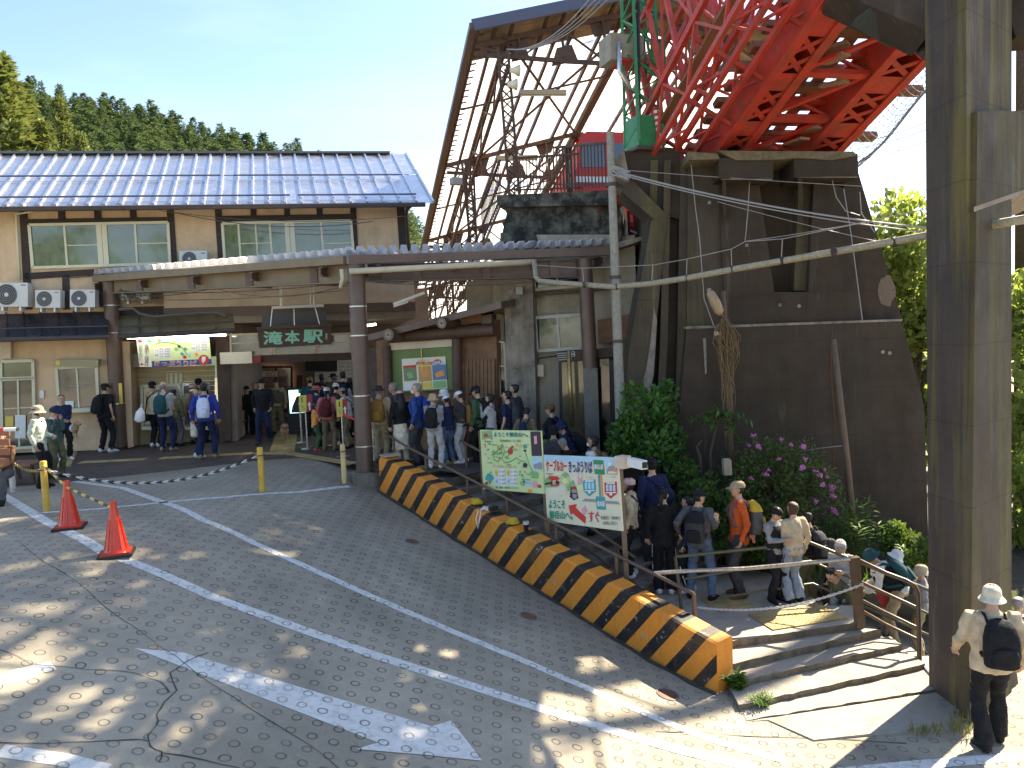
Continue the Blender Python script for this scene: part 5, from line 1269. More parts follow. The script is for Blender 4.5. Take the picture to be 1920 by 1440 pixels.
for i in range(NS):
    a = S0 + SD * (TR * i) - SE * SX; z = -RISE * (i + 1)
    p = [a, a + SD * (TR + .01), a + SD * (TR + .01) + SE * (SW + SX), a + SE * (SW + SX)]
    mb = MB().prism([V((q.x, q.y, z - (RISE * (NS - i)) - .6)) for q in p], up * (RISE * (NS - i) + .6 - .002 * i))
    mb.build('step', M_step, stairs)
    MB().bar(V((a.x, a.y, z + RISE - .02)) + SD * .02, V((a.x, a.y, z + RISE - .02)) + SD * .02 + SE * (SW + SX), .05, .045).build('nosing', M_col, stairs)
tp = [S0 - SD * 1.3 - SE * SX * .4, S0 - SE * SX, S0 + SE * SW, S0 - SD * 1.3 + SE * SW]
MB().prism([V((q.x, q.y, -.6)) for q in tp], up * .6015).build('head_slab', M_pave, stairs)
def stair_h(x, y):      # floor height on the stairs side (None outside)
    v = V((x, y, 0)) - V((S0.x, S0.y, 0)); a = v.dot(SD); return 0.0 if a < 0 else max(-1.6, -RISE * (int(a / TR) + 1))
land = thing('landing', 'pale concrete landing with five low steps down to the road', 'landing', Z(1500, 1200, -1.6))
E = [((1366, 1202), (1622, 1165), -1.6), ((1366, 1246), (1652, 1180), -1.70), ((1372, 1280), (1692, 1208), -1.80), ((1385, 1322), (1736, 1244), -1.88), ((1400, 1350), (1768, 1289), -1.95)]
bl, brt = S1 - SE * SX - SD * .3, S1 + SE * (SW + .5) - SD * .2
for k, (l, r, z) in enumerate(E):
    L, Rr = Z(*l, z), Z(*r, z)
    if k == 0: poly = [L, Rr, V((4.97, 10.70, z)), V((4.30, 10.75, z)), V((4.30, 13.1, z)), V((brt.x, brt.y, z)), V((bl.x, bl.y, z)), V((2.0, 9.75, z))]
    else:
        pl_, pr_ = Z(*E[k - 1][0], E[k - 1][2]), Z(*E[k - 1][1], E[k - 1][2])
        poly = [L, Rr, Rr + (pr_ - Rr).normalized() * ((pr_ - Rr).length + .3) , pl_ + V((0, .3, 0))]
    # slightly ragged worn front edge
    n = 26; front = []
    for i in range(n + 1):
        q = L.lerp(Rr, i / n); front.append(V((q.x + rnd(-.006, .006), q.y + rnd(-.016, .012), z)))
    mb = MB().prism([V((q.x, q.y, z - .5)) for q in front] + [V((q.x, q.y, z - .5)) for q in poly[2:]], up * .5)
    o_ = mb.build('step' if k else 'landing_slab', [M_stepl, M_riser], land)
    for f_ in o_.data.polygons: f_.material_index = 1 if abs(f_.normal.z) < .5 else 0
# lowest apron meeting the road
mb = MB(); ap = [Z(1400, 1352, -1.95), Z(1768, 1291, -1.95), Z(1816, 1341, -1.96), Z(1700, 1372, -1.985), Z(1526, 1392, -1.985), Z(1440, 1350, -1.96)]
ap = [V((p.x, p.y, p.z - .0)) for p in ap]
mb.prism([V((p.x, p.y, -2.4)) for p in ap], up * .44); 
n = len(ap)
for i, v in enumerate(mb.v):
    if v.z > -2.2: v.z = min(-1.955, height(v.x, v.y) + .03) if i % n > 2 or True else v.z
mb.build('apron', M_stepl, land)
MB().tube([Z(1735, 1250, -1.93), Z(1770, 1290, -1.94), Z(1816, 1341, -1.95)], .025, 6).build('mortar_edge', M_white, land)
tactile([Z(1330, 1136, -1.6), Z(1420, 1122, -1.6)], -1.6, 'yellow tactile tiles on the landing at the foot of the stairs', cols=2)
tactile([Z(1425, 1168, -1.6), Z(1590, 1143, -1.6)], -1.6, 'sunlit yellow tactile tiles on the landing above the lower steps', cols=2)
tactile([V((S0.x, S0.y, 0)) - SD * .35 - SE * .3, V((S0.x, S0.y, 0)) - SD * .35 + SE * 2.8], 0.006, 'yellow tactile strip at the head of the stairs', cols=1)
# second flight leading down to the right behind the rails
fl = thing('side_steps', 'concrete steps leading down to the right behind the pillar', 'steps', Z(1660, 1190, -1.9))
q0 = V((4.30, 10.75, -1.6))
def flight_h(x, y): return -1.6 if x < q0.x else max(-2.88, -1.6 - .16 * (int((x - q0.x) / .28) + 1))
for i in range(8):
    x, z = q0.x + .28 * i, -1.6 - .16 * (i + 1)
    MB().prism([V((a, b, z - .6)) for a, b in ((x, 10.75), (x + .285, 10.75), (x + .285, 13.1), (x, 13.1))], up * .6).build('step', M_stepl, fl)
    if i > 2: MB().prism([V((a, b, z - .5)) for a, b in ((x - .28, 10.40), (x, 10.40), (x, 10.74), (x - .28, 10.74))], up * .80).build('side_block', M_stepl, fl)
pth = MB().prism([V((a, b, -3.2)) for a, b in ((6.5, 9.6), (16, 9.6), (16, 13.5), (6.5, 13.5))], up * .3).build('path', M_stepl); tag(pth, kind='structure')

# ---------------------------------------------------------------- handrails
R1 = Plane(b0 + BPp * .43, BPp); R2 = Plane(b0 + BPp * 1.3, BPp)
def rail(name, label, tops, posts, lowers=(), r=.026, pl=None, group=None, m=M_rail):
    """tops: list of 3-D points; posts: list of (top, bottom)"""
    t = thing(name, label, 'handrail', tops[0], group)
    MB().tube(tops, r, 8).build('top_rail', m, t, smooth=True, angle=60)
    for l in lowers: MB().tube(l, r * .72, 8).build('lower_rail', m, t, smooth=True, angle=60)
    for a, b in posts: MB().tube([a, b], r * 1.05, 8).build('post', m, t, smooth=True, angle=60)
    return t
def onp(pl, pts): return [pl.at(x, y) for x, y in pts]
t1 = onp(R1, ((722, 812), (760, 836), (900, 908), (1040, 982), (1180, 1053), (1302, 1114)))
pb = lambda pl, x, y: (pl.at(x, y), V((pl.at(x, y).x, pl.at(x, y).y, stair_h(pl.at(x, y).x, pl.at(x, y).y) - .1)))
rail('handrail', 'long brown handrail running down beside the striped barrier under the sign boards', t1,
     [pb(R1, x, y) for x, y in ((738, 824), (798, 856), (876, 896), (950, 934), (1042, 983), (1155, 1040), (1301, 1114))],
     [[p - up * .42 for p in t1[1:]]])
t2 = onp(R2, ((864, 826), (900, 846), (1000, 912), (1100, 984), (1192, 1046)))
rail('handrail', 'brown centre handrail in the middle of the dark steps behind the sign boards', t2, [pb(R2, x, y) for x, y in ((873, 832), (952, 880), (1060, 955), (1158, 1024))], [[p - up * .42 for p in t2[1:]]])
# landing guard in front (bright top rail)
gp = Z(1612, 1168, -1.6); ga = R1.at(1226, 1075)
g_top = [ga, P(1300, 1070, 10.15), P(1400, 1066, 10.2), P(1500, 1057, 10.3), V((gp.x, gp.y, -.72))]
g_top[-1] = P(1602, 1047, gp.y)
M_wornrail = mat('worn_shiny_rail', (.36, .33, .28), rough=.28, metal=.6, var=.2, scale=8, bump=.03)
rl = rail('handrail', 'shiny worn handrail crossing the front of the landing to the thick square post', g_top, [], (), r=.03, m=M_wornrail)
MB().bar(V((gp.x, gp.y, -1.65)), P(1602, 1044, gp.y), .11, .11).build('square_post', M_rail, rl)
# rear guard: separates the landing from the queue, then slopes down right
Yb = 10.85
r4 = [P(1266, 1044, 10.9), P(1400, 1030, 10.95), P(1518, 1017, 11.0), P(1600, 1050, 10.9), P(1726, 1100, 10.7), P(1745, 1108, 10.7)]
r4m = [P(1282, 1086, 10.9), P(1400, 1066, 10.95), P(1520, 1052, 11.0), P(1600, 1086, 10.9), P(1740, 1150, 10.7)]
r4l = [P(1345, 1122, 10.9), P(1430, 1108, 10.95), P(1524, 1094, 11.0), P(1600, 1128, 10.9), P(1740, 1190, 10.7)]
rail('handrail', 'green tinged guard rail between the landing and the waiting queue', r4, [(r4[0], P(1279, 1150, 10.85)), (P(1490, 1022, 11), P(1497, 1132, 11)), (P(1602, 1050, 10.9), P(1612, 1160, 10.9))], (r4m, r4l), m=mat('green_brown_rail', (.10, .095, .05), rough=.4, var=.3, scale=5, bump=.05))
# lower right rail with the curved end
gt = P(1605, 1048, gp.y); e0 = Z(1724, 1246, -1.95)
ctop = [gt, P(1660, 1074, 10.15), P(1700, 1089, 9.95), P(1716, 1099, 9.86), P(1721, 1112, 9.84), P(1722, 1130, 9.83), e0]
rail('handrail', 'brown handrail with a rounded end going down to the foot of the lower steps', ctop, [], ([P(1607, 1088, gp.y), P(1660, 1112, 10.1), P(1721, 1140, 9.84)], [P(1609, 1122, gp.y), P(1660, 1148, 10.1), P(1722, 1178, 9.84)], [P(1611, 1142, gp.y), P(1660, 1170, 10.1), P(1723, 1200, 9.84)]), r=.03)
rail('handrail', 'pale handrail of the path behind the pillar at the right edge', [P(1895, 1155, 11), P(1960, 1178, 10.5)], [(P(1912, 1160, 10.9), P(1912, 1290, 10.9))], ([P(1895, 1190, 11), P(1960, 1215, 10.5)],), r=.03)
# chains
def chain(p, q, s, label, m1, m2, link=.045, r=.008, group=None):
    pts = sag(p, q, s, 60); L = sum((b - a).length for a, b in zip(pts, pts[1:])); n = int(L / (link * .78))
    t = thing('chain', label, 'chain', p, group)
    mk = lambda m: MB().tube([V((link / 2 * math.cos(w), link * .28 * math.sin(w), 0)) for w in [2 * PI * k / 8 for k in range(8)]], r, 4, closed=True).mesh('link', m)
    ma, mb_ = mk(m1), mk(m2)
    for i in range(n):
        u = (i + .5) / n; a, b = sag(p, q, s, n)[i:i + 2]; d = (b - a).normalized()
        M = d.to_track_quat('X', 'Z').to_matrix().to_4x4() @ Matrix.Rotation(PI / 2 * (i % 2), 4, 'X'); M.translation = (a + b) / 2
        inst('link', ma if (i // 2) % 2 else mb_, t, M)
    return t
M_ych, M_bch, M_wch = flat('chain_yellow', (.62, .42, .06)), flat('chain_black', (.03, .03, .03)), flat('chain_white', (.62, .60, .55))
chain(P(1308, 1139, 10.55), P(1618, 1095, gp.y - .08), .16, 'pale plastic chain across the landing between the handrail and the thick post', M_wch, M_wch)
# ---------------------------------------------------------------- sign boards on the handrail
SP = Plane(b0 + BPp * .50, BPp)
print('sign plane Y', SP.at(906, 860).y, SP.at(1167, 930).y)
def spx(px, off, m, parent, name='print'): return MB().slab(SP, px, off, off + .004).build(name, m, parent)
M_signg = mat('map_sign_pale_green', (.60, .70, .34), rough=.45, var=.1, scale=3, bump=0); M_signc = mat('sign_cream_gradient', (.74, .68, .50), rough=.45, var=.06, scale=3, bump=0)
M_post = mat('sign_post_brown', (.14, .095, .06), rough=.45, var=.2, scale=5, streak=.4)
s1 = thing('map_sign', 'pale green illustrated mountain map board with a small price table', 'sign', SP.at(960, 930))
MB().slab(SP, ((900, 806), (1014, 808), (1020, 926), (906, 917)), -.03, 0).build('panel', M_signg, s1)
for x, yt, yb in ((900, 808, 960), ): MB().bar(SP.at(x, yt, -.06), SP.at(x + 9, yb, -.06), .06).build('post', M_post, s1)
spx(((994, 809), (1013, 809), (1016, 855), (997, 855)), .001, flat('night_photo', (.05, .03, .05)), s1, 'photo'); spx(((1001, 818), (1006, 817), (1007, 832), (1002, 833)), .006, M_pink, s1)
spx(((997, 857), (1016, 857), (1018, 882), (999, 881)), .001, M_sky, s1, 'photo'); spx(((1000, 871), (1015, 866), (1017, 880), (1002, 879)), .006, M_greyp, s1)
spx(((903, 809), (922, 807), (921, 820), (904, 825)), .001, M_gr2, s1); spx(((906, 816), (912, 812), (916, 818), (908, 820)), .006, M_red, s1); spx(((914, 818), (922, 815), (923, 825), (917, 822)), .006, M_greyp, s1)
def T2(s, x0, y0, x1, y1, m, parent, off=.008, sl=.035, **k):
    q = [SP.at(x0, y0, off), SP.at(x1, y0 + (x1 - x0) * sl, off), SP.at(x1 + (y1 - y0) * .05, y1 + (x1 - x0) * sl, off), SP.at(x0 + (y1 - y0) * .05, y1, off)]
    return text(s, None, q[0], q[1], q[2], q[3], m, off, parent=parent, **k)
T2('ようこそ御岳山へ。', 924, 809, 991, 820, M_white, s1, .005, sl=.01, bold=.085); T2('ようこそ御岳山へ。', 925, 810, 990, 819, flat('deep_green', (.02, .22, .10)), s1, .010, sl=.01, bold=.04)
T2('武蔵御嶽神社へのご案内', 937, 824, 976, 829, M_txt, s1, sl=.01)
T2('ケーブルカー', 926, 871, 945, 877, M_red, s1); T2('ケーブルカー＋リフト', 948, 872, 969, 878, M_red, s1)
for x0 in (927, 949):
    spx(((x0, 879), (x0 + 20, 880), (x0 + 21, 912), (x0 + 1, 910)), .003, M_white, s1); spx(((x0 + 1, 880), (x0 + 6, 880), (x0 + 6.5, 894), (x0 + 1.5, 893)), .008, M_yel, s1); spx(((x0 + 1.5, 896), (x0 + 6.5, 896), (x0 + 7, 910), (x0 + 2, 909)), .008, M_sky, s1)
    for i, s in enumerate((('大人  600円', '小人  300円', '大人 1200円', '小人  600円') if x0 < 940 else ('大人  700円', '小人  400円', '大人 1290円', '小人  790円'))): T2(s, x0 + 7 + i * .3, 881.5 + i * 7.4, x0 + 19.5 + i * .3, 886.5 + i * 7.4, M_txt, s1)
    T2('片道', x0 + 1.5, 885, x0 + 5.5, 888, M_txt, s1, .014); T2('往復', x0 + 2.5, 901, x0 + 6.5, 904, M_txt, s1, .014)
T2('障がい者割引・団体割引がございます。', 929, 911.5, 972, 916, M_txt, s1)
mb = MB()
for pts in (((914, 829), (922, 834), (932, 834), (934, 842), (926, 852), (926, 862), (934, 866), (938, 858)), ((934, 842), (944, 836), (946, 848), (940, 860), (948, 868), (960, 864), (968, 858), (980, 866)), ((938, 836), (942, 832), (940, 848), (935, 850)), ((948, 846), (954, 850), (952, 860)), ((985, 848), (992, 870), (998, 884))):
    mb.tube([SP.at(x, y, .006) for x, y in pts], .010, 4)
mb.build('route_line', M_gr2, s1)
for x, y, w, m in ((957, 846, 7, M_red), (925, 848, 4, M_gr2), (932, 850, 4, M_gr2), (949, 858, 4, M_gr2), (975, 836, 4, M_yel), (984, 838, 5, M_teal), (909, 834, 3, M_org), (910, 852, 2, M_pink), (918, 896, 9, M_teal), (912, 906, 4, M_red), (984, 872, 5, M_txt), (973, 868, 3, M_gr2), (975, 884, 3, M_gr2), (979, 906, 6, M_gr2), (990, 906, 7, M_sky), (1002, 908, 7, M_pink), (1004, 892, 9, M_gr2), (996, 888, 5, M_gr2), (1011, 912, 4, M_red), (993, 921, 5, M_org), (968, 834, 3, M_pink), (915, 843, 2, M_txt), (960, 838, 3, M_red), (984, 845, 3, M_txt)):
    n = 7; spx([(x + w * .9 * math.cos(2 * PI * k / n) * rnd(.6, 1.15), y + w * math.sin(2 * PI * k / n) * rnd(.6, 1.15)) for k in range(n)], .004 + rnd(0, .002), m, s1, 'picture')
for i in range(40):   # small printed captions and icons of the map
    x, y = rnd(906, 990), rnd(832, 866) if i % 3 else rnd(884, 908)
    if 924 < x < 974 and y > 868: x = rnd(974, 990)
    w = rnd(1.6, 3.2); spx([(x, y), (x + w * 2, y + .1), (x + w * 2, y + rnd(1.0, 1.8)), (x, y + 1.4)] if i % 2 else [(x - w * .6, y + w * .6), (x, y - w * .7), (x + w * .7, y + w * .5)], .010, (M_txt, M_gr2, M_org, M_teal, M_red, M_greyp)[i % 6], s1, 'caption' if i % 2 else 'tree_icon')
for x, y, t_ in ((908, 826, '武蔵御嶽神社'), (962, 842, '紅葉屋'), (936, 848, '奥の院'), (978, 874, '御岳山駅'), (986, 898, '滝本駅'), (912, 866, '七代の滝'), (950, 870, '長尾平')): T2(t_, x, y, x + len(t_) * 2.6, y + 3, M_txt, s1, .012)
s2 = thing('ticket_direction_sign', 'cream cable car ticket board with a big red arrow pointing up left', 'sign', SP.at(1095, 1000))
MB().slab(SP, ((1019, 853), (1158, 858), (1167, 996), (1026, 977)), -.03, 0).build('panel', M_signc, s2)
spx(((1019, 853), (1158, 858), (1159, 870), (1020, 866)), .0005, M_sky, s2)
for x, yt, yb, dx in ((1018, 855, 1012, 9), (1162, 862, 1094, 13)): MB().bar(SP.at(x, yt, -.06), SP.at(x + dx, yb, -.06), .07).build('post', M_post, s2)
T2('ケーブルカー', 1022, 860, 1063, 884, M_white, s2, .006, bold=.085); T2('ケーブルカー', 1023, 861, 1062, 883, flat('sign_red', (.62, .05, .03)), s2, .012, bold=.04)
T2('きっぷうりば', 1064, 862, 1111, 887, M_white, s2, .006, bold=.085); T2('きっぷうりば', 1065, 863, 1110, 886, M_navy, s2, .012, bold=.04)
T2('ようこそ', 1027, 936, 1060, 954, M_white, s2, .006, bold=.085); T2('ようこそ', 1028, 937, 1059, 953, flat('leaf_green', (.04, .30, .12)), s2, .012, bold=.04)
T2('御岳山へ。', 1028, 956, 1074, 974, M_white, s2, .006, bold=.085); T2('御岳山へ。', 1029, 957, 1073, 973, MATS['paint_leaf_green'], s2, .012, bold=.04)
T2('すぐ', 1102, 957, 1124, 980, M_white, s2, .006, bold=.085); T2('すぐ', 1103, 958, 1123, 979, MATS['paint_sign_red'], s2, .012, bold=.03)
T2('各種割引・団体券は', 1126, 967, 1162, 974, M_txt, s2); T2('右側有人窓口へ', 1130, 977, 1158, 984, M_txt, s2)
spx(((1066, 948), (1081, 945), (1079, 952), (1098, 970), (1097, 982), (1073, 962), (1070, 966)), .008, MATS['paint_sign_red'], s2, 'red_arrow')
T2('武蔵御嶽神社', 1024, 887, 1038, 890, M_txt, s2); T2('ケーブルカー', 1098, 893, 1112, 897, MATS['paint_sign_red'], s2); T2('みやげ店', 1146, 893, 1154, 896, M_txt, s2); T2('天狗', 1072, 903, 1077, 907, M_txt, s2)
spx(((1112, 862), (1131, 863), (1134, 890), (1115, 889)), .003, M_green, s2); T2('御岳山駅', 1114, 870, 1131, 880, M_white, s2, .012, bold=.04)
spx(((1117, 931), (1134, 932), (1136, 956), (1119, 955)), .003, M_teal, s2); T2('滝本駅', 1119, 939, 1134, 950, M_white, s2, .012, bold=.04)
spx(((1121, 890), (1124, 890), (1127, 931), (1123.5, 931)), .003, M_teal, s2); spx(((1125, 890), (1128.5, 890), (1131, 931), (1128, 931)), .003, M_org, s2)
spx(((1135, 864), (1157, 864), (1158, 890), (1137, 889)), .002, M_sky, s2, 'photo'); spx(((1138, 880), (1145, 871), (1157, 878), (1157, 890), (1138, 889)), .007, M_greyp, s2); spx(((1140, 884), (1156, 883), (1156, 888), (1140, 888)), .012, M_cre2, s2)
for x, m, sx in ((1105, M_teal, 0), (1145, M_red, 1)):   # two cable cars
    y = 915 + sx * 4
    spx(((x - 12, y - 14), (x + 11, y - 16), (x + 12, y + 6), (x, y + 16), (x - 11, y + 6)), .003, m, s2, 'cable_car_picture')
    for k in range(3): spx(((x - 9 + k * 6.4, y - 10), (x - 4.5 + k * 6.4, y - 10.5), (x - 4 + k * 6.4, y + 2), (x - 8.5 + k * 6.4, y + 2)), .008, M_sky, s2, 'cable_car_window')
    spx(((x - 2.5, y + 5), (x + 2.5, y + 5), (x + 2.5, y + 10), (x - 2.5, y + 10)), .008, M_white, s2); spx(((x - 8, y + 20), (x + 12, y + 21), (x + 18, y + 27), (x - 14, y + 25)), .003, M_greyp, s2)
for px, m in ((((1022, 898), (1030, 891), (1040, 893), (1046, 905), (1046, 914), (1022, 914)), M_gr2), (((1033, 898), (1044, 898), (1049, 910), (1032, 912)), M_red), (((1050, 892), (1059, 886), (1068, 894), (1068, 906), (1058, 912), (1049, 904)), flat('ginkgo', (.55, .56, .28))), (((1030, 914), (1060, 913), (1062, 928), (1028, 930)), M_cre2), (((1034, 915), (1037, 915), (1038, 929), (1034, 929)), M_txt), (((1047, 915), (1050, 915), (1052, 929), (1048, 929)), M_txt), (((1070, 914), (1080, 914), (1084, 934), (1076, 938), (1068, 932)), M_txt), (((1072, 912), (1079, 912), (1080, 922), (1073, 922)), M_red), (((1066, 906), (1074, 900), (1078, 912), (1068, 914)), M_gr2), (((1084, 890), (1090, 889), (1091, 908), (1083, 910)), M_pink), (((1090, 956), (1097, 948), (1101, 958), (1094, 966)), M_pink), (((1080, 908), (1092, 906), (1094, 918), (1082, 920)), M_lime)):
    spx(px, .004 + rnd(0, .003), m, s2, 'picture')
for px, m in ((((1024, 905), (1046, 902), (1050, 906), (1020, 909)), M_txt), (((1031, 893), (1045, 893), (1049, 899), (1027, 899)), MATS['paint_sign_red']), (((1036, 901), (1042, 901), (1042, 908), (1036, 908)), M_cre2), (((1053, 890), (1060, 885), (1066, 891), (1060, 896)), M_gr2), (((1052, 900), (1060, 896), (1066, 903), (1058, 909)), M_lime), (((1071, 918), (1081, 918), (1082, 924), (1072, 924)), M_greyp), (((1073, 926), (1082, 927), (1080, 935), (1074, 934)), M_greyp), (((1085, 892), (1089, 888), (1092, 893), (1088, 897)), M_cre2), (((1062, 912), (1068, 908), (1070, 918), (1064, 922)), M_gr2), (((1140, 866), (1148, 868), (1146, 874), (1139, 872)), M_white), (((1149, 878), (1156, 880), (1155, 886), (1148, 884)), M_org)):
    spx(px, .013, m, s2, 'picture')
for x, y, sx in ((1105, 915, 0), (1145, 919, 1)):
    spx(((x - 10, y + 4), (x + 11, y + 3.5), (x + 10, y + 5.5), (x - 9, y + 6)), .010, M_white, s2, 'cable_car_stripe'); spx(((x - 8, y - 14), (x + 8, y - 15), (x + 8, y - 12), (x - 8, y - 11.5)), .010, M_white, s2, 'cable_car_stripe')
cct = thing('security_camera', 'white bullet security camera on a cream box at the sign post top', 'camera', SP.at(1172, 866))
MB().box(SP.at(1168, 866, .0), (.17, .16, .17), .7).build('mount_box', M_cream, cct)
a = SP.at(1182, 866, .05); b = P(1208, 872, a.y - .3); MB().bar(a, b, .10, .12).build('housing', M_white, cct); MB().bar(b, b + (b - a).normalized() * .02, .07, .08).build('lens', M_black, cct)

# ---------------------------------------------------------------- cones, bollards, chains on the plaza
M_cone = mat('red_cone_plastic', (.62, .035, .012), rough=.35, var=.08, scale=6, bump=.02, coat=.2)
cones = []
for (x, y), lb in (((131, 990), 'red traffic cone farther from the camera beside the yellow bollard'), ((219, 1040), 'red traffic cone nearest the camera at the end of the striped bar')):
    p = G(x, y); t = thing('traffic_cone', lb, 'traffic cone', p, 'red traffic cones on the plaza'); s = 1.0
    MB().box(p + up * .018, (.40, .40, .036), .35).build('base', mat('cone_base', (.03, .022, .02), rough=.8), t); MB().box(p + up * .045, (.34, .34, .02), .35).build('skirt', M_cone, t)
    MB().lathe(((.145, .05), (.13, .09), (.066, .46), (.042, .62), (.040, .69), (.030, .70)), p, 24).build('body', M_cone, t, smooth=True, angle=40)
    mb = MB()
    for k in range(10):
        w = 2 * PI * k / 10; u = V((math.cos(w), math.sin(w), 0)); mb.bar(p + u * .134 + up * .08, p + u * .068 + up * .46, .012)
    mb.build('rib', M_cone, t); cones.append(p)
sb = thing('striped_bar', 'yellow and black striped bar linking the two red cones', 'bar', cones[0] + up * .6)
a, b = G(88, 958) + up * .75, cones[1] + up * .60
mid = cones[0] + up * .60
for s_, e_2, n in ((a, mid, 8), (mid, b, 11)):
    for i in range(n): MB().tube([s_.lerp(e_2, i / n), s_.lerp(e_2, (i + 1) / n)], .018, 8).build('segment', M_bch if i % 2 else M_ych, sb)
M_boly = mat('worn_yellow_bollard', (.60, .36, .045), rough=.55, var=.12, scale=8, dirt=(.3, .2, .08), dirtamt=.4, dscale=9); M_bolw = mat('grimy_white_bollard', (.55, .52, .46), rough=.6, dirt=(.2, .17, .13), dirtamt=.6, dscale=9)
bts = []
for (x, y), h, m, lb in (((88, 958), .82, M_boly, 'yellow bollard at the left beside the farther cone'), ((492, 922), .80, M_boly, 'yellow bollard in the middle of the plaza entrance'), ((646, 906), .78, mat('pale_yellow_bollard', (.58, .44, .19), rough=.55, dirt=(.25, .2, .1), dirtamt=.4), 'pale yellow bollard beside the column block'), ((25, 922), .72, M_bolw, 'grimy white and yellow bollard in front of the bench')):
    p = G(x, y); t = thing('bollard', lb, 'bollard', p, 'bollards at the plaza edge')
    MB().lathe(((.052, 0), (.052, h - .02), (.044, h), (.01, h + .004)), p, 16).build('post', m, t, smooth=True, angle=40)
    MB().tube([p + up * (h - .14) + V((.085 * math.cos(w), .085 * math.sin(w), 0)) for w in [2 * PI * k / 12 for k in range(12)]], .008, 4, closed=True).build('chain_ring', M_gutter, t)
    if m is M_bolw: MB().lathe(((.054, h - .16), (.054, h - .02), (.046, h + .006)), p, 16).build('yellow_top', M_boly, t)
    bts.append(p + up * (h - .13))
chain(bts[0], bts[1], .36, 'black and white plastic chain sagging between the two yellow bollards', M_wch, M_bch, link=.06, r=.011)
chain(bts[3], bts[0], .10, 'short yellow and black chain between the white bollard and the left yellow one', M_ych, M_bch, link=.06, r=.011)
chain(P(-30, 868, 12.6), bts[3], .04, 'short chain leaving the white bollard towards the left edge', M_ych, M_bch, link=.06, r=.011)
# bench at the left edge
bn = thing('park_bench', 'weathered brown park bench cut by the left edge', 'bench', Z(30, 905, 0)); by = 13.2
for i in range(5): MB().bar(Z(-80, 872, .42) + V((0, .12 * i - .1, 0)), Z(66, 870, .42) + V((0, .12 * i - .1, 0)), .10, .035).build('seat_slat', M_wood, bn)
for i in range(4): MB().bar(P(-80, 866 - i * 18, 12.75 - .05 * i), P(18, 865 - i * 18, 12.75 - .05 * i), .03, .11).build('back_slat', mat('red_brown_slat', (.24, .095, .05), rough=.6, var=.25, scale=6), bn)
for x in (14, 66):
    for dy in (0, .45):
        q_ = Z(x, 905, 0); MB().bar(V((q_.x, q_.y - .05 + dy, 0)), V((q_.x - .05, q_.y + dy * .8, .42)), .06, .05).build('leg', M_wooddk, bn)
wb = thing('red_white_pole', 'red and white striped pole reaching in from the left edge above the bench', 'pole', P(0, 806, 12.5))
for i in range(3): MB().tube([P(-40 + i * 24, 806 - .3 * i, 12.4), P(-16 + i * 24, 806 - .3 * (i + 1), 12.4)], .032, 10).build('band', M_white if i % 2 == 0 else M_red, wb)
MB().tube([P(32, 805, 12.4), P(34, 805, 12.4)], .034, 10).build('cap', M_txt, wb)
# small dark bench and stand in the hall
bh = thing('stool_bench', 'small dark bench standing by the hall side wall', 'bench', Z(448, 822, 0))
c = Z(448, 815, 0); MB().box(c + up * .42, (.5, 1.0, .06), .2).build('seat', M_wooddk, bh)
for sx in (-.2, .2):
    for sy in (-.4, .4): MB().box(c + V((sx, sy, .2)), (.06, .06, .4), .2).build('leg', M_wooddk, bh)
# queue stanchions with small two colour signs and red belt
M_arrow = flat('two_colour_yellow', (.66, .58, .09))
def stanchion(px, py, label, board=None, h=1.0):
    p = Z(px, py, 0); t = thing('queue_stanchion', label, 'stanchion', p, 'queue posts in front of the hall')
    MB().lathe(((.16, 0), (.16, .012), (.03, .03)), p, 18).build('foot', M_steel, t, smooth=True, angle=40); MB().tube([p + up * .02, p + up * h], .022, 10).build('post', M_steel, t, smooth=True, angle=60); MB().tube([p + up * (h - .02), p + up * (h + .05)], .032, 10).build('head', M_steel, t, smooth=True, angle=60)
    if board:
        pl = Plane((p.x, p.y - .04, 0), FP.n); (x0, y0, x1, y1) = board; m_ = x0 + (x1 - x0) * .56
        MB().slab(pl, ((x0, y0), (x1, y0 - 2), (x1 + 1, y1 - 2), (x0 + 2, y1)), -.02, 0).build('sign_plate', M_white, t)
        MB().slab(pl, ((x0, y0), (m_, y0 - 1), (m_ + 1, y1 - 1), (x0 + 2, y1)), .0, .006).build('yellow_half', M_arrow, t); MB().slab(pl, ((m_, y0 - 1), (x1, y0 - 2), (x1 + 1, y1 - 2), (m_ + 1, y1 - 1)), .0, .006).build('red_half', flat('sign_dark_red', (.36, .02, .03)), t)
        cx = (m_ + x1) / 2; MB().slab(pl, ((cx - 3, y0 + 18), (cx, y0 + 11), (cx + 4, y0 + 17), (cx + 2, y0 + 17), (cx + 3, y1 - 4), (cx, y1 - 4), (cx - 1, y0 + 18)), .006, .010).build('white_arrow', M_white, t)
        MB().slab(pl, ((x0 + 5, y0 + 3), (x0 + 7, y0 + 3), (x0 + 7.5, y0 + 13), (x0 + 5.5, y0 + 13)), .006, .010).build('text_print', M_txt, t); MB().slab(pl, ((x0 + 4, y0 + 18), (x0 + 6, y0 + 17), (m_ - 2, y1 - 5), (m_ - 4, y1 - 4)), .006, .010).build('line_print', M_greyp, t)
    return p + up * h
q1 = stanchion(577, 842, 'steel queue post carrying the left yellow and red sign', (560, 742, 585, 773), 1.0)
q2 = stanchion(645, 856, 'steel queue post carrying the right yellow and red sign', (630, 750, 651, 782), 1.0)
q3 = stanchion(702, 862, 'plain steel queue post just right of the central column'); q4 = stanchion(764, 862, 'plain steel queue post beside the blue poster'); q5 = stanchion(566, 830, 'plain steel queue post behind the left two colour sign')
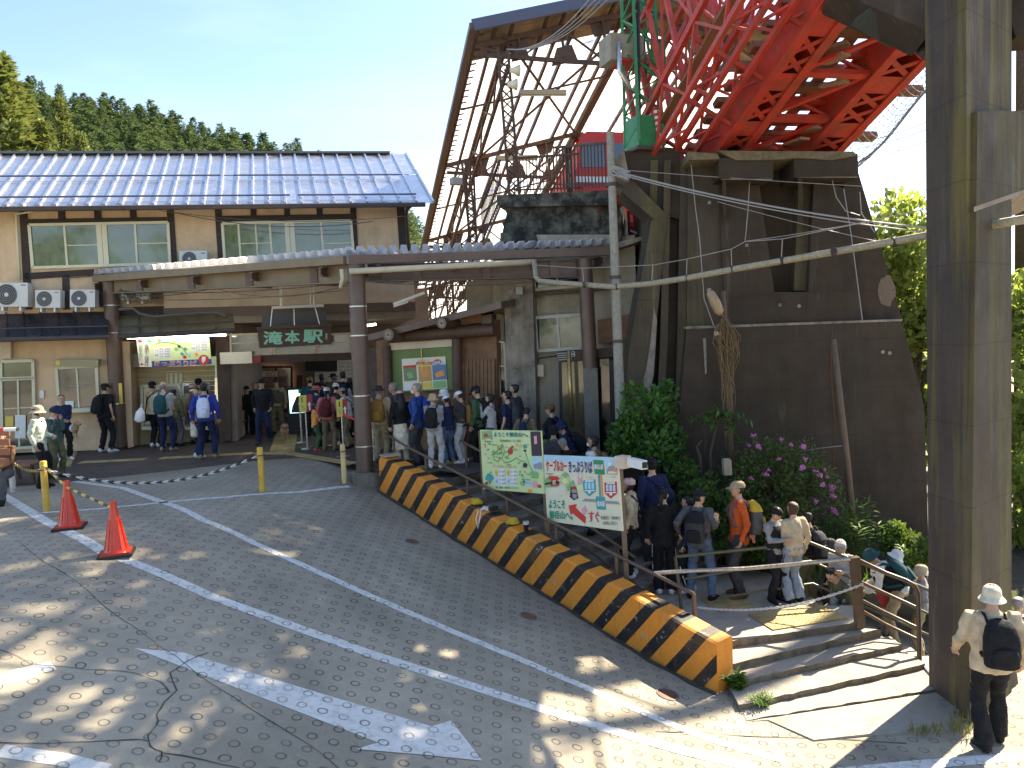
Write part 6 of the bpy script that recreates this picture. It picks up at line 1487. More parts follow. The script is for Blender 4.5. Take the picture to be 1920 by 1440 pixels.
for a, b, lb in ((q3, q4, 'taut red belt between the posts right of the central column'), (q2, P(700, 800, 15.8), 'red belt disappearing behind the central column')):
    t = thing('queue_belt', lb, 'belt', a, 'red queue belts')
    MB().bar(a - up * .03, b - up * .03, .006, .05).build('webbing', flat('belt_red', (.62, .04, .03)), t)
bpst = thing('blue_poster', 'small teal poster board hanging on the queue post by the rail', 'poster', Z(764, 862, 0) + V((0, -.1, 0)))
BQp = Plane(Z(763, 866, 0), FP.n); MB().slab(BQp, ((752, 796), (774, 795), (775, 833), (753, 835)), -.02, 0).build('panel', M_teal, bpst)
MB().slab(BQp, ((756, 804), (766, 800), (770, 812), (758, 814)), 0, .005).build('print', M_white, bpst); MB().slab(BQp, ((757, 816), (770, 814), (770, 822), (758, 824)), 0, .005).build('print', M_pink, bpst); text('山鉄', BQp, 755, 826, 772, 832, M_white, .004, parent=bpst)
# galvanised pole, thin leaning pole, vine covered lamp post, concrete marker
gpole = thing('galvanised_pole', 'tall lichened galvanised pole in front of the concrete wing', 'pole', P(1163, 800, 14.3))
MB().tube([P(1144, 248, 14.3), P(1166, 860, 14.3)], [.07, .105], 12).build('shaft', mat('galvanised', (.27, .26, .22), rough=.6, var=.25, scale=14, dirt=(.2, .19, .14), dirtamt=.5, dscale=9), gpole, smooth=True, angle=50)
for y in (346, 520, 640): 
    c = P(1144 + (y - 248) * .036, y, 14.3); MB().tube([c - up * .03, c + up * .03], .112, 12).build('strap', M_gutter, gpole)
mb = MB()
for k in range(7):
    c = P(1147 + rnd(-6, 26), 318 + rnd(-8, 14), 14.2); mb.tube([P(1147, 312, 14.2), c, P(1180 + rnd(-4, 10), 330 + rnd(-8, 8), 14.1)], .014, 5)
mb.build('cable_knot', M_greyp, gpole)
tpole = thing('thin_pole', 'thin brown leaning wooden pole in front of the abutment', 'pole', P(1608, 1060, 13.2))
MB().tube([P(1563, 636, 13.2), P(1588, 860, 13.2), P(1609, 1075, 13.2)], [.05, .06, .065], 8).build('shaft', mat('weathered_pole', (.15, .10, .065), rough=.9, streak=.6), tpole, smooth=True)
MB().tube([P(1578, 836, 13.1), P(1540, 840, 13.3), P(1500, 846, 13.6)], .008, 5).build('tie_wire', M_greyp, tpole)
lpst = thing('lamp_post', 'broken street lamp on a vine wrapped pole in front of the abutment', 'street lamp', P(1372, 900, 13.4))
MB().tube([P(1356, 546, 13.4), P(1360, 640, 13.4), P(1372, 890, 13.4)], [.045, .055, .06], 8).build('shaft', MATS['weathered_pole'], lpst, smooth=True)
c = P(1341, 568, 13.3); dl = (P(1352, 590, 13.3) - P(1331, 546, 13.3)).normalized()
MB().tube([c - dl * .26, c - dl * .2, c, c + dl * .17, c + dl * .24], [.025, .075, .10, .085, .03], 14).build('lamp_head', mat('amber_lamp_glass', (.34, .25, .15), rough=.25, var=.2, scale=6), lpst, smooth=True)
MB().bar(c - dl * .28, c + dl * .1 + V((0, .09, 0)), .05).build('lamp_hood', M_greyp, lpst); MB().bar(c + dl * .2, P(1358, 600, 13.4), .04).build('arm', M_gutter, lpst)
MB().box(P(1345, 625, 13.35), (.09, .07, .07), .2).build('fitting', M_cre2, lpst)
vn = thing('dry_vine', 'tangle of dry brown vine hanging around the broken lamp post', 'vine', P(1362, 600, 13.4)); mb = MB()
for k in range(70):
    x, Y = 1358 + rnd(-6, 10), 13.35 + rnd(-.12, .1); pts = [P(x, 596 + rnd(0, 25), Y)]; dx = rnd(-20, 20); L = rnd(60, 260) * (1 if abs(dx) < 9 else .55)
    for j in range(1, 9):
        u = j / 8; pts.append(P(x + dx * math.sin(PI * u) * 1.0 + u * 10 + rnd(-3, 3), pts and 600 + L * u, Y + rnd(-.03, .03)))
    mb.tube(pts, rnd(.004, .010), 4, cap=False)
mb.build('stem', mat('dry_vine', (.17, .115, .055), rough=.9, var=.4, scale=20), vn)
mk = thing('concrete_marker', 'short square weathered concrete marker post among the shrubs', 'post', P(1363, 885, 12.6)); MB().bar(P(1364, 890, 12.6), P(1362, 862, 12.6), .13, .13).build('post', M_oldwall, mk); MB().box(P(1362, 861, 12.6), (.10, .10, .02)).build('cap', M_oldwall, mk)

# ---------------------------------------------------------------- planting bed and bank
def bed(x, y):
    v = V((x, y, 0)) - V((S0.x, S0.y, 0)); a = v.dot(SD); q = v.dot(SE) - SW
    z = max(-1.7, -1.6 * a / SLEN) if a > 0 else 0
    if x > 4.3: z -= min(1.6, (x - 4.3) * .36)
    h = z + .12 + min(1.6, max(0, q) * .30)
    if x > 6: h -= (x - 6) * .15
    return h + .05 * math.sin(3 * x + y) + .04 * math.sin(5 * y)
def bed_keep(x, y):
    v = V((x, y, 0)) - V((S0.x, S0.y, 0)); q = v.dot(SE) - SW; a = v.dot(SD)
    return q > .0 and a > -.4 and y > 11.6 + max(0, x - 4) * .12 and y < 22 and x < 14
tag(grid('planting_bed', -1, 14, 9, 22, .25, bed, M_soil, bed_keep), kind='structure')
# ---------------------------------------------------------------- vegetation
def leafmat(name, a, b, trans=.35, rough=.55):
    m = bpy.data.materials.new(name); m.use_nodes = True; nt = m.node_tree; bs = nt.nodes['Principled BSDF']
    geo = nt.nodes.new('ShaderNodeNewGeometry'); oi = nt.nodes.new('ShaderNodeObjectInfo')
    f = math_(nt, 'FRACT', math_(nt, 'ADD', math_(nt, 'ADD', geo.outputs['Random Per Island'], math_(nt, 'MULTIPLY', noise_(nt, geo.outputs['Position'], .9, 3), .8)), math_(nt, 'MULTIPLY', oi.outputs['Random'], .25)))
    c = mixc(nt, f, a, b)
    nt.links.new(c, bs.inputs['Base Color']); bs.inputs['Roughness'].default_value = rough; bs.inputs['Specular IOR Level'].default_value = .35
    tr = nt.nodes.new('ShaderNodeBsdfTranslucent'); nt.links.new(mixc(nt, .35, c, (.35, .40, .02)), tr.inputs[0])
    ms = nt.nodes.new('ShaderNodeMixShader'); ms.inputs[0].default_value = trans
    nt.links.new(bs.outputs[0], ms.inputs[1]); nt.links.new(tr.outputs[0], ms.inputs[2]); nt.links.new(ms.outputs[0], nt.nodes['Material Output'].inputs[0])
    MATS[name] = m; return m
L_laurel = leafmat('laurel_leaf', (.025, .085, .018), (.075, .19, .035), .3, .4)
L_azalea = leafmat('azalea_leaf', (.035, .075, .02), (.10, .14, .045), .3)
L_grass = leafmat('undergrowth_leaf', (.03, .09, .02), (.09, .17, .04), .35)
L_lily = leafmat('lily_leaf', (.06, .16, .03), (.15, .28, .06), .45)
L_maple = leafmat('maple_leaf', (.19, .28, .07), (.36, .41, .13), .6)
L_cedar = leafmat('cedar_needles', (.030, .052, .016), (.075, .105, .028), .15, .8)
L_cedarl = leafmat('cedar_needles_light', (.14, .175, .06), (.25, .28, .11), .2, .8)
L_far = leafmat('far_forest_needles', (.075, .13, .075), (.17, .23, .125), .15, .9)
L_shade = leafmat('broad_leaf', (.10, .18, .04), (.22, .30, .07), .55)
M_bark = mat('bark', (.09, .065, .045), rough=.95, var=.3, scale=12, bump=.6, bscale=20, streak=.5)
M_flower = mat('magenta_flower', (.62, .20, .52), rough=.6, var=.2, scale=20, bump=0, trans=.35)
def rdir():
    z = rnd(-1, 1); w = rnd(0, 2 * PI); s = math.sqrt(1 - z * z); return V((s * math.cos(w), s * math.sin(w), z))
def leaf(mb, p, d, n, L, W):
    """a small folded leaf: two quads sharing the midrib"""
    s = d.cross(n)
    if s.length < 1e-4: s = d.orthogonal()
    s.normalize(); m = p + d * (L * .5); dip = n * (W * .25); o = len(mb.v)
    mb.v += [p, m + s * W + dip, p + d * L, m - s * W + dip]
    mb.f += [(o, o + 1, o + 2), (o, o + 2, o + 3)]; mb.m += [mb.mi, mb.mi]
def clump(mb, c, rad, n, L, W, shell=.55, updir=.3):
    rx, ry, rz = rad
    for i in range(n):
        u = rdir(); k = shell + (1 - shell) * random.random() ** .6; p = V(c) + V((u.x * rx, u.y * ry, u.z * rz)) * k
        d = (u * .7 + rdir() * .8 + V((0, 0, updir))).normalized(); nn = (u + rdir() * .6).normalized()
        s = rnd(.65, 1.25); leaf(mb, p, d, nn, L * s, W * s)
def crown(mb, c, rad, blobs, n, L, W, r=.42):
    rx, ry, rz = rad
    for i in range(blobs):
        u = rdir(); k = rnd(.45, .95); p = V(c) + V((u.x * rx, u.y * ry, u.z * rz)) * k; q = rnd(.7, 1.2) * r
        clump(mb, p, (rx * q, ry * q, rz * q * .8), n, L, W, .3)
def limbs(mb, base, c, rad, n, r0):
    base, c = V(base), V(c); top = c + V((0, 0, rad[2] * .4))
    mb.tube([base, base.lerp(c, .5) + V((rnd(-.15, .15), rnd(-.15, .15), 0)), c, top], [r0, r0 * .75, r0 * .5, r0 * .12], 8)
    for i in range(n):
        u = rdir(); u.z = abs(u.z) * .7; s = base.lerp(c, rnd(.5, 1.0)); e = c + V((u.x * rad[0], u.y * rad[1], u.z * rad[2])) * .85
        mb.tube([s, s.lerp(e, .5) + V((0, 0, .12 * (e - s).length)), e], [r0 * .4, r0 * .22, r0 * .05], 6)
def shrub(name, label, cat, base, c, rad, blobs, n, L, W, m, r0=.03, r=.42, nl=6, parts=('leaves', 'stems')):
    t = thing(name, label, cat, base); mb = MB(); crown(mb, c, rad, blobs, n, L, W, r); mb.build(parts[0], m, t)
    mb = MB(); limbs(mb, base, c, rad, nl, r0); mb.build(parts[1], M_bark, t, smooth=True); return t
b_ = lambda px, py, Y: P(px, py, Y)
def bz(p): return V((p.x, p.y, bed(p.x, p.y)))
# laurel bush
c = b_(1214, 812, 13.4); shrub('laurel_bush', 'dense glossy green laurel bush between the galvanised pole and the abutment', 'bush', bz(c), c, (.62, .55, .76), 34, 95, .13, .033, L_laurel, r=.36)
c2_ = b_(1250, 742, 13.6); t = shrub('laurel_bush', 'taller loose green shrub shoot rising behind the dense laurel bush', 'bush', bz(c2_), c2_, (.22, .2, .28), 8, 32, .12, .03, L_laurel)
# azalea
c = b_(1452, 935, 12.9); az = shrub('azalea_bush', 'large rounded azalea bush with magenta flowers in front of the abutment', 'bush', bz(c), c, (1.0, .8, 1.12), 84, 130, .075, .017, L_azalea, r=.27, nl=12)
fl_px = [(1410, 833), (1404, 815), (1440, 850), (1468, 828), (1492, 832), (1478, 865), (1500, 872), (1418, 870), (1413, 877), (1437, 852), (1530, 884), (1536, 900), (1516, 896), (1537, 918), (1496, 923), (1534, 940), (1545, 950), (1388, 886), (1512, 880), (1452, 820), (1398, 832), (1485, 852), (1524, 872), (1540, 905)]
fm = MB()
for k in range(7):
    w = 2 * PI * k / 7; d = V((math.cos(w), math.sin(w), .5)).normalized(); leaf(fm, V((0, 0, 0)), d, V((0, 0, 1)), .065, .024); leaf(fm, V((rnd(-.03, .03), rnd(-.03, .03), rnd(-.02, .03))), rdir(), V((0, 0, 1)), .06, .022)
fme = fm.mesh('flower', M_flower)
for (x, y) in fl_px:
    u = b_(x, y, 12.9) - c; p = c + V((u.x, -math.sqrt(max(.05, 1 - min(.95, (u.x / 1.05) ** 2 + (u.z / 1.15) ** 2))) * .8, u.z))
    p = CPOS + (p - CPOS); inst('flower', fme, az, Matrix.Translation(p) @ Euler((rnd(.6, 1.6), rnd(-.5, .5), rnd(0, 6))).to_matrix().to_4x4() @ Matrix.Scale(rnd(.5, 1.0), 4))
# sapling with compound leaves
sp0 = bz(b_(1334, 870, 13.2)); sap = thing('sapling', 'thin sapling with spreading compound leaves left of the vine wrapped lamp post', 'sapling', sp0)
mb = MB(); mb.tube([sp0, b_(1332, 850, 13.2), b_(1340, 812, 13.2), b_(1348, 778, 13.2)], [.03, .024, .018, .010], 7)
tips = [b_(x, y, 13.1) for x, y in ((1290, 790), (1310, 780), (1325, 772), (1345, 768), (1362, 772), (1385, 776), (1410, 788), (1380, 800), (1330, 798), (1392, 830))]
for q in tips: mb.tube([b_(1346, 784, 13.2), b_(1346, 784, 13.2).lerp(q, .6) + V((0, 0, .05)), q], [.008, .005, .003], 5)
mb.build('stem', M_bark, sap, smooth=True); mb = MB()
for q in tips:
    for i in range(16):
        s = b_(1346, 784, 13.2).lerp(q, .35 + .65 * i / 15); leaf(mb, s + V((0, 0, .02)), (rdir() * .8 + V((0, 0, -.5))).normalized(), V((0, 0, 1)), rnd(.10, .17), .028)
mb.build('leaves', L_laurel, sap)
stp = thing('cut_branch_stump', 'bare broken branch stump standing left of the sapling', 'stump', bz(b_(1318, 860, 13.2))); MB().tube([bz(b_(1318, 860, 13.2)), b_(1312, 855, 13.2), b_(1306, 838, 13.2), b_(1316, 826, 13.2)], [.035, .03, .025, .015], 7).build('branch', M_bark, stp, smooth=True)
# lily-like plant
def lance(name, label, base, n, h, spread, L, W, m):
    t = thing(name, label, 'plant', base); st_ = MB(); lf = MB()
    for i in range(n):
        w = rnd(0, 2 * PI); tip = V(base) + V((math.cos(w) * spread * rnd(.3, 1), math.sin(w) * spread * rnd(.3, 1), h * rnd(.7, 1.05)))
        mid = V(base).lerp(tip, .5) + V((0, 0, h * .12)); pts = [V(base), mid, tip]; st_.tube(pts, [.012, .008, .003], 5)
        for k in range(26):
            u = .25 + .75 * k / 25; s = V(base).lerp(mid, u * 2) if u < .5 else mid.lerp(tip, u * 2 - 1)
            d = (V((math.cos(k * 2.4), math.sin(k * 2.4), .25)) + rdir() * .25).normalized(); leaf(lf, s, d, V((0, 0, 1)), L * rnd(.7, 1.1), W)
    st_.build('stems', M_bark, t); lf.build('leaves', m, t)
lance('lily_plant', 'bright narrow leaved plant catching the sun left of the thin pole base', bz(b_(1590, 1030, 12.6)), 16, 1.15, .55, .27, .018, L_lily)
lance('leafy_weed', 'sunlit upright weed beside the dark pillar', bz(b_(1690, 1060, 12.2)), 5, .75, .2, .13, .03, L_lily)
lance('leafy_weed', 'low narrow leaved plant between the azalea and the lily plant', bz(b_(1555, 1010, 12.7)), 6, .5, .3, .17, .016, L_grass)
for (x, y, Y, r, lb) in ((1270, 880, 13.0, .38, 'shaded low shrub under the laurel bush'), (1310, 915, 12.6, .42, 'low leafy shrub behind the man pointing'), (1345, 950, 12.4, .45, 'low green shrub behind the man in orange'), (1330, 1010, 12.2, .5, 'dark low shrub at the stair edge behind the man pointing'), (1440, 1030, 12.3, .5, 'dark low shrub below the azalea'), (1540, 1040, 12.5, .4, 'low shrub under the lily plant'), (1680, 1010, 12.8, .4, 'broad leaved bank shrub near the pillar'), (1722, 1040, 12.4, .36, 'small bank shrub touching the pillar edge'), (1240, 960, 12.8, .4, 'dark shrub behind the ponytail woman')):
    c = b_(x, y, Y); shrub('low_shrub', lb, 'bush', bz(c), c, (r, r * .8, r * .7), 18, 60, .085, .024, L_grass, r0=.012, r=.4)
gm = MB()
for i in range(3600):
    x, y = rnd(0, 8.5), rnd(11.6, 15)
    if not bed_keep(x, y): continue
    p = V((x, y, bed(x, y))); leaf(gm, p, (V((rnd(-.5, .5), rnd(-.5, .5), 1))).normalized(), rdir(), rnd(.12, .34), rnd(.008, .02))
tag(gm.build('undergrowth', L_grass), 'tangled low undergrowth and grass covering the planting bed', 'undergrowth', kind='stuff')
gm = MB()
for i in range(200):
    x, y = rnd(1690, 1860), rnd(1330, 1395); p = Z(1700 + 130 * random.random(), 1380 + rnd(-8, 4) - 0, -1.99) if i % 2 else Z(rnd(1780, 1850), rnd(1340, 1380), -1.98)
    leaf(gm, p, (V((rnd(-.5, .5), rnd(-.5, .5), 1))).normalized(), rdir(), rnd(.06, .22), .006)
tag(gm.build('grass_tuft', leafmat('dry_grass', (.14, .14, .05), (.26, .24, .10), .35)), 'dry grass growing along the pillar foot', 'grass', kind='stuff')
lance('leafy_weed', 'small bright weed growing at the low end of the striped barrier', Z(1384, 1300, -1.95), 6, .22, .12, .13, .035, L_lily)
lance('leafy_weed', 'thin grassy weed at the edge of the bottom apron', Z(1432, 1330, -1.97), 7, .16, .2, .10, .008, L_lily)

# broadleaf trees
def broadtree(label, base, c, rad, blobs, n, L, W, m, r0=.2, r=.33, group=None, name='broadleaf_tree'):
    t = thing(name, label, 'tree', base, group); mb = MB(); crown(mb, c, rad, blobs, n, L, W, r); mb.build('crown', m, t)
    mb = MB(); limbs(mb, base, c, rad, 9, r0); mb.build('trunk', M_bark, t, smooth=True); return t
c = b_(1716, 530, 19); broadtree('bright sunlit maple tree seen between the abutment and the pillar', V((c.x, c.y, -4)), c, (1.5, 1.6, 2.4), 60, 110, .22, .075, L_maple, .14, r=.3)
c = b_(1680, 760, 21); broadtree('lower shaded maple behind the abutment edge', V((c.x, c.y, -5)), c, (1.6, 1.4, 2.0), 45, 120, .22, .075, L_maple, .14, r=.32)
c = b_(1945, 720, 17); broadtree('leafy tree partly hidden behind the right side of the pillar', V((c.x, c.y, -5)), c, (1.3, 1.2, 3.4), 50, 130, .2, .07, L_maple, .15, r=.28)
c = b_(1930, 960, 15); broadtree('low bushy tree behind the path at the right edge', V((c.x, c.y, -5)), c, (1.2, 1.0, 1.3), 30, 110, .16, .05, L_shade, .1)

# conifers
def conifer_mesh(mb, h, r, tiers, per, m=None, seed=0, droop=.35, leaves=7, L=.5):
    rr = random.Random(seed)
    for i in range(tiers):
        u = (i + .5) / tiers; z = h * (.12 + .88 * u); R_ = r * (1 - u) ** .75 * rr.uniform(.85, 1.12) + .02 * r
        for k in range(per):
            w = rr.uniform(0, 2 * PI); d = V((math.cos(w), math.sin(w), 0)); Lr = R_ * rr.uniform(.75, 1.1)
            for q in range(leaves):
                s = rr.uniform(.25, 1); p = V((0, 0, z)) + d * (Lr * s) - V((0, 0, droop * Lr * s * s)) + V((rr.uniform(-1, 1), rr.uniform(-1, 1), rr.uniform(-.6, .6))) * (L * .35)
                dd = (d + V((rr.uniform(-.8, .8), rr.uniform(-.8, .8), rr.uniform(-.2, .7)))).normalized(); leaf(mb, p, dd, V((rr.uniform(-.5, .5), rr.uniform(-.5, .5), 1)).normalized(), L * rr.uniform(.7, 1.4), L * .24)
    return mb
near = [(-8, 105, 300, 68, 7.5, 'tallest pale green cedar at the left edge above the roof'), (42, 178, 300, 74, 6.0, 'pale green cedar second from the left edge above the roof'), (82, 232, 300, 70, 4.5, 'small pale green cedar filling the gap above the roof'), (110, 190, 295, 88, 5.0, 'dark pointed cedar standing alone above the roof'), (150, 252, 295, 80, 3.8, 'low olive cedar right of the lone pointed one')]
cedar_src = [conifer_mesh(MB(), 1, .22, 60, 15, seed=s, L=.028, leaves=9).mesh('crown', L_cedarl) for s in (1, 2)]
tr_me = MB().tube([V((0, 0, 0)), V((0, 0, .5)), V((0, 0, 1))], [.014, .009, .002], 8).mesh('trunk', M_bark)
for i, (x, yt, yb, Y, rad, lb) in enumerate(near):
    top = b_(x, yt, Y); base = V((top.x, top.y, -2)); h = top.z + 2; t = thing('cedar_tree', lb, 'tree', base, 'nearer cedars above the station roof')
    inst('crown', cedar_src[i % 2], t, Matrix.Translation(base) @ Matrix.Rotation(i * 1.7, 4, 'Z') @ Matrix.Diagonal((rad / .22, rad / .22, h, 1))); inst('trunk', tr_me, t, Matrix.Translation(base) @ Matrix.Scale(h, 4))
# the hill behind
SKY = [(-200, 60), (-60, 110), (0, 135), (40, 150), (90, 165), (150, 185), (250, 200), (300, 212), (350, 232), (430, 255), (520, 278), (600, 292), (700, 340), (770, 400), (820, 450), (900, 540)]
def skyl(px):
    for (a, b), (c_, d) in zip(SKY, SKY[1:]):
        if a <= px <= c_: return b + (d - b) * (px - a) / (c_ - a)
    return SKY[-1][1] if px > 0 else SKY[0][1]
HY0, HY1 = 70, 290
def hillz(px, u):       # u 0 (foot) .. 1 (ridge), metres along the view column
    Y = HY0 + (HY1 - HY0) * u; top = b_(px, skyl(px) + 14, HY1).z
    return Y, -2 + (top + 2) * (u ** 1.15)
hb = MB(); NX, NU = 40, 14
for i in range(NX + 1):
    px = -200 + 1100 * i / NX
    for j in range(NU + 1):
        Y, z = hillz(px, j / NU); q = b_(px, 600, Y); hb.v.append(V((q.x, Y, z)))
    q = b_(px, 600, 420); hb.v.append(V((q.x, 420, -5)))
for i in range(NX):
    for j in range(NU + 1): a = i * (NU + 2) + j; hb.f.append((a, a + NU + 2, a + NU + 3, a + 1)); hb.m.append(0)
tag(hb.build('hill', mat('forest_floor', (.03, .05, .02), rough=1, var=.4, scale=.2), smooth=True), kind='structure')
far_src = [conifer_mesh(MB(), 1, .27, 13, 9, seed=s, L=.11, leaves=4, droop=.3).mesh('hill_conifer', L_far) for s in (3, 4, 5)]
rs = random.Random(11); cells = []
for j in range(10):
    for i in range(30):
        px = -20 + 640 * (i + rs.uniform(.0, 1) + .5 * (j % 2)) / 30; u = 1 - (j + rs.uniform(-.3, .3)) * .05; cells.append((px, max(.3, min(1.0, u))))
for k, (px, u) in enumerate(cells[:300]):
    Y, z = hillz(px, u); q = b_(px, 600, Y); h = rs.uniform(6, 10) * (1.1 if u > .95 else 1); w = rs.uniform(.85, 1.25)
    o = bpy.data.objects.new('hill_conifer', far_src[k % 3]); C.objects.link(o)
    o.matrix_world = Matrix.Translation((q.x, Y, z - 2)) @ Matrix.Rotation(rs.uniform(0, 6), 4, 'Z') @ Matrix.Diagonal((h * w, h * w, h, 1))
    tag(o, 'conifer among the dense trees covering the far hillside', 'tree', 'conifers on the far hillside')
# the rest of the wood: understorey and the slope seen right of the roof, one mass
fb = MB(); verts = []
src = conifer_mesh(MB(), 1, .30, 9, 7, seed=9, L=.14, leaves=3)
for k in range(620):
    px = rs.uniform(-150, 900); u = rs.uniform(.35, .99); Y, z = hillz(px, u); q = b_(px, 600, Y); h = rs.uniform(5, 9); o0 = len(fb.v)
    fb.v += [V((q.x + v.x * h * 1.3, Y + v.y * h * 1.3, z - 1.5 + v.z * h)) for v in src.v]; fb.f += [tuple(i + o0 for i in f) for f in src.f]; fb.m += [0] * len(src.f)
tag(fb.build('forest', L_far), 'dense conifer wood filling the far hillside', 'wood', kind='stuff')
# right-hand hillside beyond the pillar, and tall trees whose shade falls on the road
hr = MB()
for i in range(13):
    for j in range(7):
        x, y = 20 + 8 * i, 30 + 18 * j; hr.v.append(V((x + 20 + j * 10, y, -6 + max(0, i) * (1.6 + .2 * j) + j * 1.0)))
for i in range(12):
    for j in range(6): a = i * 7 + j; hr.f.append((a, a + 7, a + 8, a + 1)); hr.m.append(0)
tag(hr.build('hill', MATS['forest_floor'], smooth=True), kind='structure')
def shademesh(seed, blobs=30, n=46):
    st0 = random.getstate(); random.seed(seed); mb = MB(); crown(mb, (0, 0, 0), (1, 1, 1), blobs, n, .10, .036, .27); random.setstate(st0); return mb.mesh('crown', L_shade)
shd = [shademesh(21), shademesh(22), shademesh(23, 60, 80)]
SHADE = [((13.1, 19), (11.3, 18.8, 16.2), (2.3, 2.0, 2.2), 'tall tree on the bank hidden behind the pillar'), ((15.5, 19.5), (13.4, 19.0, 16.6), (1.5, 1.6, 1.8), 'tall tree on the bank just right of the frame'), ((13.4, 22.5), (9.9, 22.6, 17.4), (3.9, 2.4, 2.7), 'tall leaning tree high above the red bridge')]
for i, ((bx, by), c, rad, lb) in enumerate(SHADE):
    base = V((bx, by, -5)); t = thing('broadleaf_tree', lb, 'tree', base); inst('crown', shd[2] if i == 2 else shd[i % 2], t, Matrix.Translation(c) @ Matrix.Rotation(i * 1.3, 4, 'Z') @ Matrix.Diagonal((*rad, 1)))
    mb = MB(); k = V((bx, by, 12.6)); mb.tube([base, k, V(c)], [.28, .2, .1], 8)
    for q in range(8): u = rdir(); mb.tube([k.lerp(V(c), rnd(.3, 1)), V(c) + V((u.x * rad[0], u.y * rad[1], u.z * rad[2])) * .8], [.07, .02], 6)
    mb.build('trunk', M_bark, t, smooth=True)
# trees behind the camera, mirrored in the upper windows
for i, (x, y, z, r, rz_) in enumerate(((-16, -20, 7, 5, 6), (-5, -24, 8, 5, 7))):
    base = V((x, y, -4)); t = thing('broadleaf_tree', ('tree behind the viewpoint reflected in the upper left window', 'tree behind the viewpoint reflected in the upper right window', 'tree behind the viewpoint to the right', 'tree behind the viewpoint at the far left')[i], 'tree', base)
    inst('crown', shd[i % 2], t, Matrix.Translation((x, y, z)) @ Matrix.Diagonal((r, r, rz_, 1))); mb = MB(); limbs(mb, base, (x, y, z), (r, r, rz_), 6, .25); mb.build('trunk', M_bark, t, smooth=True)

# ---------------------------------------------------------------- people
CL = dict(black=(.014, .014, .016), char=(.045, .045, .05), grey=(.26, .26, .27), lgrey=(.42, .41, .40), dgrey=(.10, .10, .105), white=(.72, .71, .69), cream=(.60, .54, .42), beige=(.50, .40, .27), tan=(.40, .30, .18), khaki=(.30, .25, .15), olive=(.12, .115, .06),
          navy=(.018, .025, .07), blue=(.02, .06, .22), royal=(.03, .05, .27), denim=(.09, .13, .21), ldenim=(.24, .29, .36), teal=(.02, .07, .08), mint=(.50, .56, .45), red=(.45, .06, .06), pinkred=(.40, .13, .13), maroon=(.10, .018, .02), orange=(.70, .30, .08), rust=(.48, .085, .02), pink=(.62, .40, .36), brown=(.13, .07, .04), ochre=(.22, .12, .03),
          green=(.05, .10, .05), lilac=(.62, .66, .80), plaid=(.06, .11, .105), yellow=(.60, .55, .06), dkhaki=(.16, .125, .07))
def CM_(n): return cloth(n, CL[n], objvar=.08)
SKIN = mat('skin', (.52, .31, .21), rough=.55, var=.06, scale=20, bump=.05, spec=.4, objvar=.12)
EYE = flat('eye_dark', (.02, .014, .012), rough=.3); LIP = flat('lip', (.33, .12, .10))
HAIR = {k: mat('hair_' + k, c, rough=.5, var=.35, scale=40, bump=.5, bscale=140, streak=.4) for k, c in dict(black=(.012, .010, .010), brown=(.07, .032, .017), grey=(.23, .22, .21)).items()}
PEND = []
tex = bpy.data.textures.new('fold', 'CLOUDS'); tex.noise_scale = .09; tex.noise_depth = 3
def remeshed(mb, name, m, parent, vox, fold=.0, it=3):
    me = mb.mesh(name, m); o = bpy.data.objects.new(name, me); C.objects.link(o)
    d = o.modifiers.new('r', 'REMESH'); d.mode = 'VOXEL'; d.voxel_size = vox; d.use_smooth_shade = True
    s = o.modifiers.new('s', 'SMOOTH'); s.factor = .5; s.iterations = it
    if fold:
        t = o.modifiers.new('d', 'DISPLACE'); t.texture = tex; t.strength = fold; t.mid_level = .5; t.texture_coords = 'LOCAL'
    PEND.append((o, m, parent)); return o
def flush_people():
    dg = bpy.context.evaluated_depsgraph_get(); dg.update()
    for o, m, parent in PEND:
        me = bpy.data.meshes.new_from_object(o.evaluated_get(dg), depsgraph=dg)
        extra = o.get('_x'); old = o.data; me.name = old.name
        me.materials.clear()
        for q in (m if isinstance(m, list) else [m]): me.materials.append(q)
        me.polygons.foreach_set('use_smooth', [True] * len(me.polygons))
        if extra is not None:
            b = bmesh.new(); b.from_mesh(me); tmp = XTRA[extra]; b.from_mesh(tmp); b.to_mesh(me); b.free()
        o.modifiers.clear(); o.data = me; o.parent = parent
        if '_x' in o: del o['_x']
XTRA = []
PRE = dict(down=(.09, .03, -.50), phone=(-.13, .27, -.24), strap=(-.07, .14, -.16), hip=(.13, -.02, -.40), point=(.30, .40, .02), face=(-.11, .20, .03), hold=(-.15, .26, -.34), back=(-.06, -.18, -.42), up=(-.02, .30, .30), swing=(.08, .20, -.44), swingb=(.10, -.18, -.45), wide=(.44, -.22, -.10), fwd=(-.05, .42, -.22))
def hand(mb, w, d, side, nrm, curl=.5):
    """palm with four unequal fingers and a thumb; w wrist, d forearm direction"""
    d = d.normalized(); n = (nrm - d * nrm.dot(d)).normalized(); s = d.cross(n) * side       # s: towards the thumb
    k = w + d * .085
    mb.tube([w - d * .01, w + d * .03, k], [(.026, .020), (.036, .017), (.037, .013)], 8)
    for i, L in enumerate((.068, .078, .072, .055)):
        b = k + s * (.027 - .018 * i) - d * (.004 + .004 * (i == 3)); q = b + (d * math.cos(curl) + n * math.sin(curl)) * L * .5
        q2 = q + (d * math.cos(curl * 2.2) + n * math.sin(curl * 2.2)) * L * .5; mb.tube([b - d * .01, b, q, q2], [.009, .0092, .0085, .006], 5)
    b = w + d * .03 + s * .030; mb.tube([b - s * .01, b + d * .015 + s * .022 + n * .01, b + d * .045 + s * .030 + n * .02], [.012, .0105, .007], 5)
